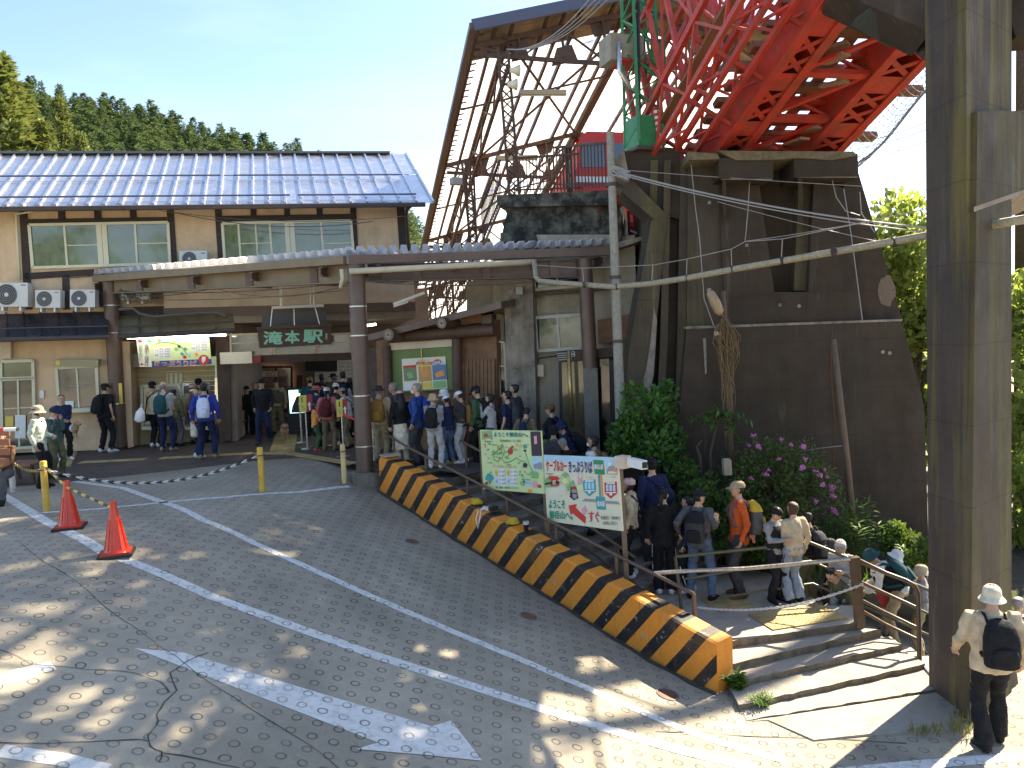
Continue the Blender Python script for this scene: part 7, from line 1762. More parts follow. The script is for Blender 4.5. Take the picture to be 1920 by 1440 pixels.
def ik(a, t, l1, l2, hint):
    v = t - a; L = v.length
    if L > (l1 + l2) * .995: v = v * ((l1 + l2) * .995 / L); L = v.length; t = a + v
    x = (l1 * l1 - l2 * l2 + L * L) / (2 * L); h = math.sqrt(max(0, l1 * l1 - x * x)); d = v / L
    u = hint - d * hint.dot(d)
    return a + d * x + u.normalized() * h, t
HEADR = [(0, .026, .034, .030), (.02, .045, .056, .024), (.05, .060, .076, .012), (.085, .069, .089, .003), (.12, .0735, .096, 0), (.155, .074, .097, -.005), (.19, .063, .083, -.008), (.213, .039, .052, -.008), (.223, .010, .014, -.008)]
def head_ring(z):
    for (a, b) in zip(HEADR, HEADR[1:]):
        if a[0] <= z <= b[0]: u = (z - a[0]) / (b[0] - a[0]); return [a[i] + (b[i] - a[i]) * u for i in range(1, 4)]
    return list(HEADR[0][1:]) if z < 0 else list(HEADR[-1][1:])
def shell(mb, zs, k, front, M, grow=0., n=20):
    """part of a head-shaped shell; front(z) = y limit beyond which the shell dips under the skin"""
    o = len(mb.v)
    for z, kk in zs:
        rx, ry, oy = head_ring(min(.2229, max(0, z)))
        for i in range(n):
            w = 2 * PI * i / n; x, y = math.cos(w), math.sin(w); q = kk * k
            if front and y > front(z): q = .86
            mb.v.append(M @ V((x * (rx + grow) * q, y * (ry + grow) * q + oy, z + (0 if z < .2229 else .0))))
    m = len(zs)
    for j in range(m - 1):
        for i in range(n): l = (i + 1) % n; mb.f.append((o + j * n + i, o + j * n + l, o + (j + 1) * n + l, o + (j + 1) * n + i)); mb.m.append(mb.mi)
    mb.f.append(tuple(o + (m - 1) * n + i for i in range(n))); mb.m.append(mb.mi)
def person(label, pos, Hreq, face=0, lean=0, nod=0, turn=0, squat=0, stride=.0, spread=.10, arms=('down', 'down'), hair=('short', 'black'), hat=None, top='black', hem=.06, sleeve=1., bottom='black', kind='trousers', shoe='black', pack=None, bag=None, hood=None, vest=None, mask=False, wide=1., group=None, held=None, brimf=1., collar=None, stripe=None, sit=False):
    pelz = .92 - squat; pv = V((0, -.10 * squat, pelz))
    MT = Matrix.Translation(pv) @ Matrix.Rotation(-R(lean), 4, 'X')
    hc = V((0, .0, .545)); MH = MT @ Matrix.Translation(hc) @ Matrix.Rotation(R(lean * .55), 4, 'X') @ Matrix.Rotation(-R(nod), 4, 'X') @ Matrix.Rotation(-R(turn), 4, 'Z') @ Matrix.Translation((0, .015, 0))
    htop = max((MH @ V((0, 0, .225))).z, (MH @ V((0, -.08, .18))).z) + (.025 if hat else .012)
    s = Hreq / htop
    t = thing('person', label, 'person', pos, group, -R(face)); MW = INV[t.name].inverted(); S = MW @ Matrix.Scale(s, 4)
    W = lambda p: S @ V(p)
    def done(mb): mb.v = [S @ v for v in mb.v]; return mb
    def loc(mb): mb.v = [v * s for v in mb.v]; return mb          # local coordinates of the person
    # joints
    sh = {i: MT @ V((.165 * i * wide, .0, .46)) for i in (-1, 1)}
    el, wr = {}, {}
    for i, spec in ((-1, arms[0]), (1, arms[1])):
        p = PRE[spec] if isinstance(spec, str) else spec; tg = sh[i] + MT.to_3x3() @ V((p[0] * i, p[1], p[2]))
        if spec in ('down', 'hip', 'swing', 'swingb', 'back') and lean > 18: tg = sh[i] + V((p[0] * i, p[1], p[2]))
        el[i], wr[i] = ik(sh[i], tg, .285, .25, MT.to_3x3() @ V((.5 * i, -.8, -.5)))
    hp = {i: pv + V((.085 * i, 0, -.02)) for i in (-1, 1)}; kn, an = {}, {}
    for i in (-1, 1):
        f = V((spread * i, stride * i * .5 + (.0 if not sit else .38), .085 + (.05 if stride and i < 0 and stride > .3 else 0)))
        if lean > 20: f.y += .03
        kn[i], an[i] = ik(hp[i], f, .43, .42, V((.12 * i, 1, .1)))
    lt = lambda *a: [MT @ V(p) for p in a]
    # body (skin): one continuous surface
    mb = MB(); mb.tube(lt((0, 0, -.06), (0, 0, .1), (0, .01, .32), (0, .0, .46), (0, 0, .52)), [(.13, .09), (.125, .085), (.14, .09), (.12, .07), (.058, .055)], 12)
    nk = MT @ V((0, 0, .49)); hcw = MH @ V((0, -.005, .06)); mb.tube([nk, hcw], [.056, .054], 10)
    mb.tube([MH @ V((0, .01, .03)), MH @ V((0, 0, .08)), MH @ V((0, 0, .15)), MH @ V((0, 0, .19))], [(.045, .05), (.06, .075), (.062, .08), (.04, .05)], 10)
    for i in (-1, 1):
        mb.tube([sh[i], sh[i].lerp(el[i], .5), el[i], el[i].lerp(wr[i], .4), wr[i]], [.05, .044, .036, .036, .025], 8)
        mb.tube([hp[i], kn[i], kn[i].lerp(an[i], .4), an[i]], [.075, .05, .048, .034], 8)
    o = remeshed(loc(mb), 'body', [SKIN, EYE, LIP], t, .030 * s, it=2)
    xb = MB()
    for i in (-1, 1):
        d = wr[i] - el[i]; hand(xb, wr[i], d, -i, MT.to_3x3() @ V((-i * .8, .5, 0)), .55)
    shell(xb, [(r[0], 1) for r in HEADR], 1, None, MH, 0, 20)
    xb.add([MH @ V(p) for p in ((-.011, .088, .082), (.011, .088, .082), (0, .118, .084), (-.006, .092, .122), (.006, .092, .122))], ((0, 2, 1), (0, 3, 2), (1, 2, 4), (2, 3, 4), (0, 1, 4, 3)))
    for i in (-1, 1):
        xb.mat(0); xb.tube([MH @ V((.068 * i, -.005, .10)), MH @ V((.081 * i, -.012, .10))], [(.030, .018), (.028, .014)], 8)
        xb.mat(1); xb.tube([MH @ V((.030 * i, .080, .117)), MH @ V((.030 * i, .0905, .117))], [(.0085, .013), (.006, .012)], 8)
        xb.add([MH @ V(p) for p in ((.016 * i, .093, .134), (.046 * i, .083, .134), (.044 * i, .084, .140), (.018 * i, .094, .141))], ((0, 1, 2, 3),))
    xb.mat(2).add([MH @ V(p) for p in ((-.022, .083, .050), (.022, .083, .050), (.018, .086, .058), (0, .089, .059), (-.018, .086, .058))], ((0, 1, 2, 3, 4),)); xb.mat(0)
    XTRA.append(loc(xb).mesh('head_hands', [SKIN, EYE, LIP], None, True)); o['_x'] = len(XTRA) - 1
    # upper garment
    mb = MB(); w_ = wide
    mb.tube(lt((0, .0, -hem - .03), (0, .0, -hem), (0, .005, .08), (0, .012, .26), (0, .008, .38), (0, 0, .455), (0, -.005, .50), (0, -.005, .515)), [(.12 * w_, .09), (.175 * w_, .128), (.163 * w_, .118), (.180 * w_, .128), (.186 * w_, .118), (.150 * w_, .088), (.075, .07), (.05, .05)], 16)
    for i in (-1, 1):
        a = sh[i] - MT.to_3x3() @ V((.05 * i, 0, .0)); mb.tube([a, sh[i], sh[i].lerp(el[i], .5)], [.05, .068, .062], 10)
        e = el[i] if sleeve > .5 else sh[i].lerp(el[i], .72)
        mb.tube([sh[i], e, (e.lerp(wr[i], sleeve) if sleeve > .5 else e)], [.066, .056, .042] if sleeve > .5 else [.066, .064, .06], 10)
    if hood: mb.tube(lt((-.08, -.09, .47), (0, -.13, .45), (.08, -.09, .47)), [.03, .06, .03], 8)
    remeshed(loc(mb), 'jacket' if sleeve > .5 else 'shirt', CM_(top), t, .019 * s, .045, 1)
    if collar: done(MB().tube(lt((0, 0, .47), (0, .0, .53)), [(.085, .08), (.07, .068)], 12)).build('collar', CM_(collar), t, smooth=True)
    if vest:
        mb = MB().tube(lt((0, 0, .0), (0, .01, .1), (0, .012, .30), (0, .005, .42)), [(.16, .12), (.178, .135), (.198, .147), (.165, .118)], 14); done(mb).build('vest', CM_(vest), t, smooth=True)
    if stripe:
        mb = MB()
        for i in (-1, 1): q_ = V(((.068 if kind == 'wide' else .058) * i, 0, 0)); mb.tube([hp[i] + V((.078 * i, 0, -.02)), hp[i].lerp(kn[i], .5) + q_ * 1.15, kn[i] + q_, an[i] + q_], .012, 6)
        done(mb).build('side_stripe', CM_(stripe), t)
    # lower garment
    mb = MB()
    if kind == 'skirt': mb.tube([pv + V((0, 0, .08)), pv, pv - V((0, 0, .3)), pv - V((0, 0, .55))], [(.13, .1), (.17, .13), (.21, .18), (.24, .21)], 14)
    else: mb.tube([pv + MT.to_3x3() @ V((0, 0, .10)), pv, pv - V((0, 0, .09))], [(.145, .105), (.168, .125), (.14, .11)], 12)
    cut = 1. if kind != 'shorts' else .12
    for i in (-1, 1):
        low = kn[i].lerp(an[i], cut) + (V((0, 0, .0)) if cut < 1 else V((0, 0, -.02))); lw = .062 if kind != 'wide' else .088
        mb.tube([hp[i] + V((0, 0, .02)), hp[i].lerp(kn[i], .5), kn[i], kn[i].lerp(low, .5), low], [.098, .088, .074, .068 if kind != 'wide' else .084, lw], 10)
    remeshed(loc(mb), 'skirt' if kind == 'skirt' else 'trousers', CM_(bottom), t, .021 * s, .05, 1)
    for i in (-1, 1):
        f = an[i]; z0 = f.z - .085; tw = V((.25 * i, 1, 0)).normalized()
        mb = MB(); q = lambda y, z: f + tw * y + V((0, 0, z))
        mb.tube([q(-.075, -.045), q(-.05, -.030), q(.02, -.030), q(.10, -.048), q(.165, -.060), q(.185, -.066)], [(.028, .03), (.055, .043), (.055, .044), (.036, .047), (.024, .042), (.012, .025)], 10)
        mb.tube([q(0, -.04), q(-.005, .03)], [.045, .05], 8)
        for v in mb.v: v.z = max(v.z, z0)
        done(mb).build('shoe', CM_(shoe), t, smooth=True)
    # hair
    st, hcol = hair; mb = MB(); fr = lambda z: 2 if z > .195 else .72 if z > .165 else .30 if z > .12 else -.1
    if st == 'bald': shell(mb, [(.05, 1.02), (.08, 1.05), (.13, 1.05), (.165, 1.01)], 1, lambda z: -.1, MH)
    elif st != 'none':
        z0 = .045 if st == 'short' else .0; k = 1.06 if st == 'short' else 1.12
        if st in ('short', 'pony'): shell(mb, [(.045, 1.0), (.06, 1.05), (.09, 1.07), (.13, 1.08), (.165, 1.09), (.19, 1.12), (.213, 1.2), (.2225, 2.0)], 1, fr, MH, .002)
        else: shell(mb, [(-.0, 1.5), (.03, 1.3), (.06, 1.22), (.10, 1.15), (.14, 1.12), (.17, 1.12), (.2, 1.15), (.2225, 2.2)], 1, lambda z: 2 if z > .195 else .7 if z > .165 else .25, MH, .004)
        if st == 'long': mb.tube([MH @ V((0, -.05, .15)), MH @ V((0, -.085, .04)), MT @ V((0, -.12, .42)), MT @ V((0, -.13, .26))], [(.07, .05), (.088, .045), (.095, .03), (.06, .015)], 10)
        if st == 'pony': mb.tube([MH @ V((0, -.09, .13)), MH @ V((0, -.125, .12)), MH @ V((0, -.13, .03)), MH @ V((0, -.12, -.13))], [.02, .032, .036, .012], 8)
    if mb.f: done(mb).build('hair', HAIR[hcol], t, smooth=True)
    if mask: 
        mb = MB(); mb.tube([MH @ V((0, .05, .035)), MH @ V((0, .082, .06)), MH @ V((0, .09, .085))], [(.04, .03), (.046, .028), (.035, .02)], 10); done(mb).build('face_mask', M_white, t, smooth=True)
    if hat:
        hk, hcl = hat; mb = MB(); m_ = CM_(hcl); dome = lambda z0, k: shell(mb, [(z0, k), (.17, k * 1.01), (.195, k * 1.02), (.213, k * 1.08), (.2225, k * 1.9)], 1, None, MH, .006)
        if hk == 'cap':
            dome(.135, 1.08); n = 12; a = []; b = []
            for i in range(n + 1):
                w = PI * i / n; a.append(V((math.cos(w) * .083, math.sin(w) * .100 - .004, .142))); b.append(V((math.cos(w) * .078, math.sin(w) * .175 - .004 + .0, .128 - .012 * math.sin(w))))
            for i in range(n): mb.add([MH @ p for p in (a[i], a[i + 1], b[i + 1], b[i])], ((0, 1, 2, 3),)); mb.add([MH @ (p - V((0, 0, .006))) for p in (a[i], b[i], b[i + 1], a[i + 1])], ((0, 1, 2, 3),))
        elif hk in ('bucket', 'sun'):
            dome(.12, 1.10); n = 20; ex = (.05 if hk == 'bucket' else .085) * brimf; dz = .055 if hk == 'bucket' else .022; zb = .125 if hk == 'bucket' else .14
            for k, (r0, r1, z0, z1) in enumerate(((0, ex * .45, zb, zb - dz * .5), (ex * .45, ex, zb - dz * .5, zb - dz))):
                for i in range(n):
                    pts = []
                    for (r_, z_, j) in ((r0, z0, i), (r0, z0, i + 1), (r1, z1, i + 1), (r1, z1, i)):
                        w = 2 * PI * j / n; pts.append(MH @ V((math.cos(w) * (.082 + r_), math.sin(w) * (.106 + r_) - .004, z_)))
                    mb.add(pts, ((0, 1, 2, 3),)); mb.add([p - MH.to_3x3() @ V((0, 0, .005)) for p in reversed(pts)], ((0, 1, 2, 3),))
        elif hk == 'beanie': shell(mb, [(.105, 1.06), (.12, 1.13), (.15, 1.10), (.18, 1.12), (.205, 1.15), (.2225, 2.2)], 1, lambda z: .3 if z < .125 else 2, MH, .006)
        elif hk == 'hood': shell(mb, [(-.03, 1.7), (.03, 1.35), (.08, 1.25), (.13, 1.2), (.175, 1.2), (.2, 1.25), (.2225, 2.6)], 1, lambda z: .62 if z < .17 else 2, MH, .012)
        done(mb).build({'cap': 'cap', 'bucket': 'hat', 'sun': 'hat', 'beanie': 'knit_cap', 'hood': 'hood'}[hk], m_, t, smooth=True, angle=55)
    if pack:
        pc, k = pack[0], pack[1]; accent = pack[2] if len(pack) > 2 else None; mb = MB(); n = 16
        def rr(z, w, d, y0, p=3.2):
            out = []
            for i in range(n):
                a = 2 * PI * i / n; c_, s_ = math.cos(a), math.sin(a); q = (abs(c_) ** p + abs(s_) ** p) ** (-1 / p); out.append(V((c_ * q * w, y0 + s_ * q * d, z)))
            return out
        rows = [rr(z, w * k, d * k, -.135 - d * k) for z, w, d in ((.0 - .05 * (k - 1), .08, .05), (.02, .135, .078), (.14, .15, .092), (.30, .148, .086), (.40 + .06 * (k - 1), .125, .068), (.455 + .1 * (k - 1), .085, .045), (.47 + .1 * (k - 1), .03, .02))]
        for r_ in rows: mb.v += [MT @ p for p in r_]
        for j in range(len(rows) - 1):
            for i in range(n): l = (i + 1) % n; mb.f.append((j * n + i, j * n + l, (j + 1) * n + l, (j + 1) * n + i)); mb.m.append(0)
        mb.f.append(tuple(range(n - 1, -1, -1))); mb.m.append(0)
        bp = done(mb).build('backpack', CM_(pc), t, smooth=True, angle=50)
        mb = MB(); rows = [rr(z, w * k, .035 * k, -.135 - .18 * k) for z, w in ((.04, .07), (.06, .11), (.17, .112), (.22, .09), (.235, .05))]
        for r_ in rows: mb.v += [MT @ p for p in r_]
        for j in range(len(rows) - 1):
            for i in range(n): l = (i + 1) % n; mb.f.append((j * n + i, j * n + l, (j + 1) * n + l, (j + 1) * n + i)); mb.m.append(0)
        mb.f.append(tuple(range(n - 1, -1, -1))); mb.m.append(0); mb.f.append(tuple(len(mb.v) - n + i for i in range(n))); mb.m.append(0)
        pk = done(mb).build('pocket', CM_(accent or pc), None, smooth=True, angle=50); pk.data.transform(INV[t.name]); pk.parent = bp
        if accent:
            ld = MB(); rows = [rr(z, w * k * 1.06, d * k * 1.12, -.135 - d * k) for z, w, d in ((.34 + .1 * (k - 1), .145, .085), (.41 + .1 * (k - 1), .128, .07), (.462 + .1 * (k - 1), .088, .047), (.482 + .1 * (k - 1), .03, .02))]
            for r_ in rows: ld.v += [MT @ p for p in r_]
            for j in range(len(rows) - 1):
                for i in range(n): l = (i + 1) % n; ld.f.append((j * n + i, j * n + l, (j + 1) * n + l, (j + 1) * n + i)); ld.m.append(0)
            l_ = done(ld).build('lid', CM_(accent), None, smooth=True, angle=50); l_.data.transform(INV[t.name]); l_.parent = bp
        mb = MB()
        for i in (-1, 1): mb.tube(lt((.085 * i, -.14, .40), (.095 * i, -.07, .485), (.105 * i, .06, .465), (.115 * i, .145, .33), (.15 * i, .09, .16), (.13 * i, -.12, .08)), [(.024, .010)] * 6, 6)
        done(mb).build('strap', CM_(pc), t, smooth=True)
    if bag:      # small bag worn across the body: (colour, side, drop)
        bc, sd, dr = bag; mb = MB(); c_ = MT @ V((.20 * sd, -.10 if sd > 0 else -.08, .10 - dr)); mb.tube([c_ + V((0, 0, -.11)), c_ + V((0, 0, -.08)), c_ + V((0, 0, .05)), c_ + V((0, 0, .10))], [(.05, .03), (.12, .055), (.115, .05), (.05, .02)], 10); done(mb).build('shoulder_bag', CM_(bc), t, smooth=True)
        done(MB().tube(lt((.19 * sd, -.09, .16 - dr), (.06 * sd, -.135, .34), (-.10 * sd, -.06, .485), (-.07 * sd, .10, .44), (.14 * sd, .13, .15)), [(.02, .008)] * 5, 6)).build('bag_strap', CM_(bc), t, smooth=True)
    if held:
        nm, lb, mb_fn = held; mb_fn(W, wr, el, s)
    return t
def phone(lb):
    def f(W, wr, el, s):
        a, b = W(wr[1]), W(wr[-1]); c = a + (a - W(el[1])).normalized() * .10; o = thing('phone', lb, 'phone', c); MB().box(c + V((0, 0, .02)), (.075, .012, .15), .3).build('case', M_txt, o); MB().box(c + V((0, -.008, .02)), (.068, .004, .135), .3).build('display', M_scr, o)
    return ('phone', lb, f)
def floor_at(x, y):
    v = V((x, y, 0)) - V((S0.x, S0.y, 0)); a, q = v.dot(SD), v.dot(SE)
    if y < 9.4: return height(x, y)
    if q > -SX and bside(x, y) > .3:
        if x > q0.x and y > 10.6 and a > SLEN * .6: return flight_h(x, y)
        if a > SLEN: return -1.6
        return stair_h(x, y)
    return height(x, y) + (0.004 if y > 14.5 else 0)
def at(hx, hy, foot=None, H=None, yr=(8, 24), fx=None, fl=None):
    """find where someone stands: head-top pixel plus either the foot pixel or a likely height"""
    best = None; Y = yr[0]
    while Y < yr[1]:
        p = P(hx, hy, Y); z = floor_at(p.x, p.y) if fl is None else fl
        if foot: e = abs(pix((p.x, p.y, z))[1] - foot)
        else: e = abs((p.z - z) - H)
        if best is None or e < best[0] - 1e-6: best = (e, V((p.x, p.y, z)), p.z - z)
        Y += .03
    return best[1], best[2]
def who(label, hx, hy, foot=None, H=None, yr=(8, 24), fl=None, **k):
    p, h = at(hx, hy, foot, H, yr, fl=fl)
    if len(WHO_LOG) < 99: WHO_LOG.append((label[:40], round(p.x, 1), round(p.y, 1), round(p.z, 2), round(h, 2)))
    return person(label, p, h, **k)
WHO_LOG = []
# left group
who('woman in a pale mint jacket and beige hat standing behind the bench', 68, 757, H=1.55, yr=(13.2, 14.2), face=80, top='mint', bottom='black', hat=('bucket', 'beige'), hair=('bob', 'black'), arms=('hold', 'down'), hem=.16, bag=('black', -1, .25), shoe='black')
who('boy in a teal plaid shirt and navy cap holding a camera to his face', 98, 762, foot=895, yr=(12, 18), face=120, nod=8, top='plaid', bottom='olive', hat=('cap', 'navy'), arms=('face', 'face'), wide=1.05, collar='white')
who('woman with short black hair and black vest holding a fluffy dog', 114, 739, foot=862, yr=(15, 21), face=140, top='navy', bottom='black', shoe='white', hair=('short', 'black'), arms=('hold', 'hold'), stripe='white')
who('man in black cap and black T-shirt leaning to the left ticket window', 190, 717, H=1.70, yr=(18.4, 19.0), face=20, lean=8, top='black', sleeve=.3, bottom='black', shoe='white', hat=('cap', 'black'), arms=((-.02, .3, -.4), 'down'), pack=('black', .85), spread=.16, wide=1.12)
who('man in brown jacket sitting on the bench at the left edge', -2, 806, H=1.28, yr=(13.0, 13.3), face=165, squat=.42, sit=True, top='brown', bottom='dgrey', hair=('short', 'black'), arms=('hold', 'hold'), collar='beige')
who('man in black cap and pale shirt with a dark sling strap at the booth', 284, 713, foot=838, yr=(16, 21), face=15, top='beige', bottom='black', hat=('cap', 'black'), bag=('black', -1, .25), shoe='white', arms=('hold', 'hold'))
who('balding grey man with a dark teal backpack and white check shirt at the booth', 305, 715, foot=846, yr=(15, 20), face=2, top='lgrey', bottom='navy', hair=('bald', 'grey'), pack=('teal', .98), shoe='khaki', spread=.13, wide=1.08, arms=('hold', 'hold'))
who('person in dark camouflage partly hidden between the booth customers', 325, 729, H=1.62, yr=(19.6, 20.1), face=10, top='olive', bottom='dgrey', hair=('short', 'black'), arms=('hold', 'down'))
who('woman in cream cap and long cream coat looking aside at the booth', 362, 727, foot=858, yr=(15, 20), face=60, turn=30, top='cream', hem=.38, bottom='navy', hat=('cap', 'beige'), hair=('long', 'brown'), shoe='white')
who('person in pink knit hat raising a hand at the booth counter', 360, 717, H=1.66, yr=(19.6, 20.1), face=0, top='tan', bottom='dgrey', hat=('beanie', 'pink'), arms=('down', 'up'))
who('person with black knit cap behind the cream capped woman', 371, 707, H=1.74, yr=(19.7, 20.2), face=0, top='black', bottom='black', hat=('beanie', 'black'))
nv = who('man in navy jacket and navy jeans with a pale drawstring bag at the booth', 381, 717, foot=860, yr=(14.5, 19), face=-12, top='royal', bottom='navy', hair=('short', 'black'), shoe='khaki', hood=True, spread=.16, wide=1.12, pack=('lilac', .9))
# coming out of the hall
who('man in dark hat and black jacket walking out of the hall', 490, 708, foot=832, yr=(16, 22), face=178, top='black', bottom='navy', hat=('sun', 'black'), stride=.36, arms=('swing', 'swingb'), wide=1.08, shoe='char')
who('man in dark hat and olive shirt walking beside the small dog', 517, 708, foot=813, yr=(18, 24), face=175, top='khaki', bottom='dkhaki', hat=('sun', 'char'), stride=.25, arms=('down', 'down'), vest='olive', brimf=.8)
for i, (x, y, f) in enumerate(((443, 724, 818), (462, 722, 814), (476, 716, 812))):
    who(('dark clothed person farthest left in the dim hall', 'dark clothed person in the middle of the three in the dim hall', 'tall dark clothed person right behind the walking man in the hall')[i], x, y, foot=f, yr=(18, 25), face=(200, 150, 160)[i], top='black', bottom='black', hair=('short', 'black'), hat=(None, ('cap', 'black'), None)[i], mask=i == 0)
# queue in front of the hall
who('child in orange T-shirt and dark green trousers with red shoes', 588, 755, foot=846, yr=(14, 20), face=70, top='orange', sleeve=.3, bottom='green', shoe='red', hat=('cap', 'brown'), arms=('fwd', 'fwd'), hair=('bob', 'black'))
who('woman in red jacket with maroon backpack and white cap', 612, 724, foot=846, yr=(14.5, 19), face=0, top='pinkred', bottom='dkhaki', hat=('cap', 'white'), hair=('pony', 'black'), pack=('maroon', 1.0), shoe='olive', spread=.14)
who('woman in a pink red brimmed hat and navy top behind the red jacket', 592, 721, H=1.62, yr=(18.5, 19.5), face=60, top='navy', bottom='black', hat=('sun', 'pinkred'), hair=('bob', 'black'))
who('man in white and black cap with black backpack in the hall queue', 629, 716, H=1.7, yr=(18.5, 19.6), face=-5, top='black', bottom='black', hat=('cap', 'white'), pack=('char', .95))
who('person in beige cap and white T-shirt bending in the hall queue', 650, 726, H=1.55, yr=(18.0, 19.0), face=-80, lean=10, nod=15, top='white', sleeve=.3, bottom='khaki', hat=('cap', 'tan'), bag=('black', 1, .2))
for i, (x, y, hr, ht, tp) in enumerate(((580, 705, ('short', 'black'), ('cap', 'ochre'), 'teal'), (603, 700, ('bob', 'black'), None, 'black'), (604, 711, ('bob', 'black'), None, 'navy'), (624, 698, ('short', 'black'), ('sun', 'black'), 'olive'), (627, 704, ('short', 'grey'), ('beanie', 'dgrey'), 'olive'), (643, 695, ('short', 'black'), None, 'black'), (656, 707, ('short', 'black'), None, 'white'), (690, 703, ('bob', 'black'), None, 'brown'))):
    who(('person in ochre cap at the left back of the hall queue', 'black haired person at the back of the hall queue below the poster', 'shorter black haired person in front of the back row', 'person in black brimmed hat in the back row of the hall queue', 'person in grey knit cap behind the white and black cap', 'tallest black haired man in the back row of the hall queue', 'person in white top at the right back of the hall queue', 'person with dark bob behind the central column')[i], x, y, H=(1.68, 1.66, 1.55, 1.7, 1.62, 1.82, 1.65, 1.66)[i], yr=(20, 23), face=(10, 0, -20, 20, 0, 0, -30, 40)[i], top=tp, bottom='black', hair=hr, hat=ht, pack=('navy', .9) if i == 5 else None)
# queue right of the central column
who('man in dark brimmed hat with an olive brown backpack right of the column', 709, 720, H=1.72, yr=(15.5, 16.6), face=5, top='tan', bottom='khaki', hat=('sun', 'char'), pack=('ochre', 1.08), hair=('short', 'grey'), wide=1.1, brimf=.8, shoe='brown')
who('grey haired man in a plaid shirt facing left in the queue', 738, 716, H=1.72, yr=(15.8, 17), face=-100, top='dgrey', bottom='char', hair=('short', 'grey'))
who('woman with long black hair, pink cap and cream skirt in the queue', 749, 730, H=1.58, yr=(15.2, 16.3), face=-30, top='black', bottom='cream', kind='skirt', hat=('cap', 'pink'), hair=('long', 'black'), bag=('black', 1, .1))
who('man in blue jacket with blue backpack and face mask in the queue', 782, 717, H=1.74, yr=(15, 16.4), face=-70, turn=-20, top='blue', bottom='char', hair=('short', 'grey'), pack=('royal', .9), mask=True, hem=.12)
who('woman in beige bucket hat with grey hoodie and black backpack', 811, 735, foot=878, yr=(13.5, 17), face=10, turn=-40, top='grey', bottom='lgrey', hat=('bucket', 'tan'), pack=('black', .95), shoe='white', hood=True, spread=.12, arms=('phone', 'phone'))
who('girl with ponytail, white cap and navy pullover in the queue', 838, 740, foot=870, yr=(13.5, 17), face=-40, nod=18, top='navy', bottom='denim', hat=('cap', 'white'), hair=('pony', 'black'), arms=('phone', 'phone'), shoe='khaki')
who('person in a white brimmed hat behind the navy pullover girl', 831, 727, H=1.58, yr=(15.5, 16.6), face=60, top='olive', bottom='dgrey', hat=('bucket', 'white'))
who('boy in white cap and black white striped jacket with a brown bag', 864, 732, foot=868, yr=(13.5, 17), face=-70, nod=25, top='char', bottom='lgrey', hat=('cap', 'white'), pack=('ochre', .8), arms=('phone', 'phone'), shoe='white')
who('man in black cap with green and black jacket in the queue', 896, 722, H=1.72, yr=(15.2, 16.4), face=-60, nod=25, top='green', bottom='black', hat=('cap', 'black'), pack=('black', .9))
who('woman in grey sweatshirt touching her face beside the map sign', 919, 737, H=1.6, yr=(15.1, 16.4), face=-80, top='lgrey', bottom='char', hair=('bob', 'black'), arms=('face', 'hold'), bag=('black', 1, .1))
who('man in navy polo shirt with black backpack above the map sign', 951, 731, H=1.72, yr=(15.1, 16.4), face=-60, turn=-10, top='navy', sleeve=.3, bottom='olive', hair=('short', 'black'), pack=('char', 1.0))
who('tall dark haired man behind the navy polo shirt', 965, 719, H=1.76, yr=(15.2, 16.4), face=-70, top='char', bottom='black', hair=('short', 'black'))
who('person in taupe jacket with navy straps bending above the map sign', 982, 766, H=1.50, yr=(14.5, 15.8), face=20, nod=30, lean=12, top='dkhaki', bottom='black', hair=('short', 'black'), pack=('navy', .6))
# stairs behind the signs
who('person in dark brown knit cap with navy backpack above the ticket sign', 1034, 755, H=1.7, yr=(13.0, 15.6), face=-70, nod=10, top='black', bottom='char', hat=('beanie', 'brown'), pack=('navy', 1.0))
who('person in black hat and olive scarf with dark backpack between the signs', 1037, 795, H=1.62, yr=(12.4, 14.6), face=10, top='olive', bottom='black', hat=('bucket', 'black'), pack=('char', 1.1), brimf=.5)
who('man in navy brimmed hat bending forward behind the ticket sign', 1076, 790, H=1.58, yr=(12.6, 14.4), face=-75, lean=24, nod=20, top='navy', bottom='char', hat=('bucket', 'navy'), pack=('black', .95))
who('grey haired man in black jacket looking down behind the ticket sign', 1074, 822, H=1.55, yr=(12.2, 13.6), face=-70, lean=14, nod=30, top='black', bottom='black', hair=('short', 'grey'), hood=True)
who('woman with white mask and olive backpack behind the ticket sign', 1113, 815, H=1.6, yr=(12.0, 13.4), face=-80, top='khaki', bottom='black', hair=('bob', 'black'), pack=('dkhaki', .9), mask=True)
who('child in white cap just above the ticket sign edge', 1108, 843, H=1.35, yr=(12.0, 13.2), face=-50, top='dgrey', bottom='navy', hat=('beanie', 'white'))
# queue on the lower stairs and landing
who('woman in striped knit cap and beige coat behind the sign post', 1180, 893, foot=1082, yr=(10.6, 13), face=-70, top='beige', bottom='black', hat=('beanie', 'pink'), hair=('bob', 'black'), bag=('black', 1, .15), shoe='white')
who('man in navy jacket and grey trousers standing high on the steps', 1222, 855, foot=1058, yr=(10.8, 13.4), face=-20, top='navy', bottom='char', hat=('cap', 'black'), bag=('navy', 1, -.1), shoe='char')
who('woman with black ponytail dressed all in black with a white side stripe', 1242, 911, foot=1113, yr=(10.3, 12.4), face=8, turn=20, top='black', bottom='black', kind='wide', hair=('pony', 'black'), hat=('cap', 'black'), stripe='white', hem=.14, shoe='white')
who('person in navy jacket half hidden by the man pointing', 1290, 930, H=1.62, yr=(11.5, 12.6), face=-60, top='navy', bottom='black', hair=('short', 'black'), pack=('navy', .9), shoe='white', stripe='white')
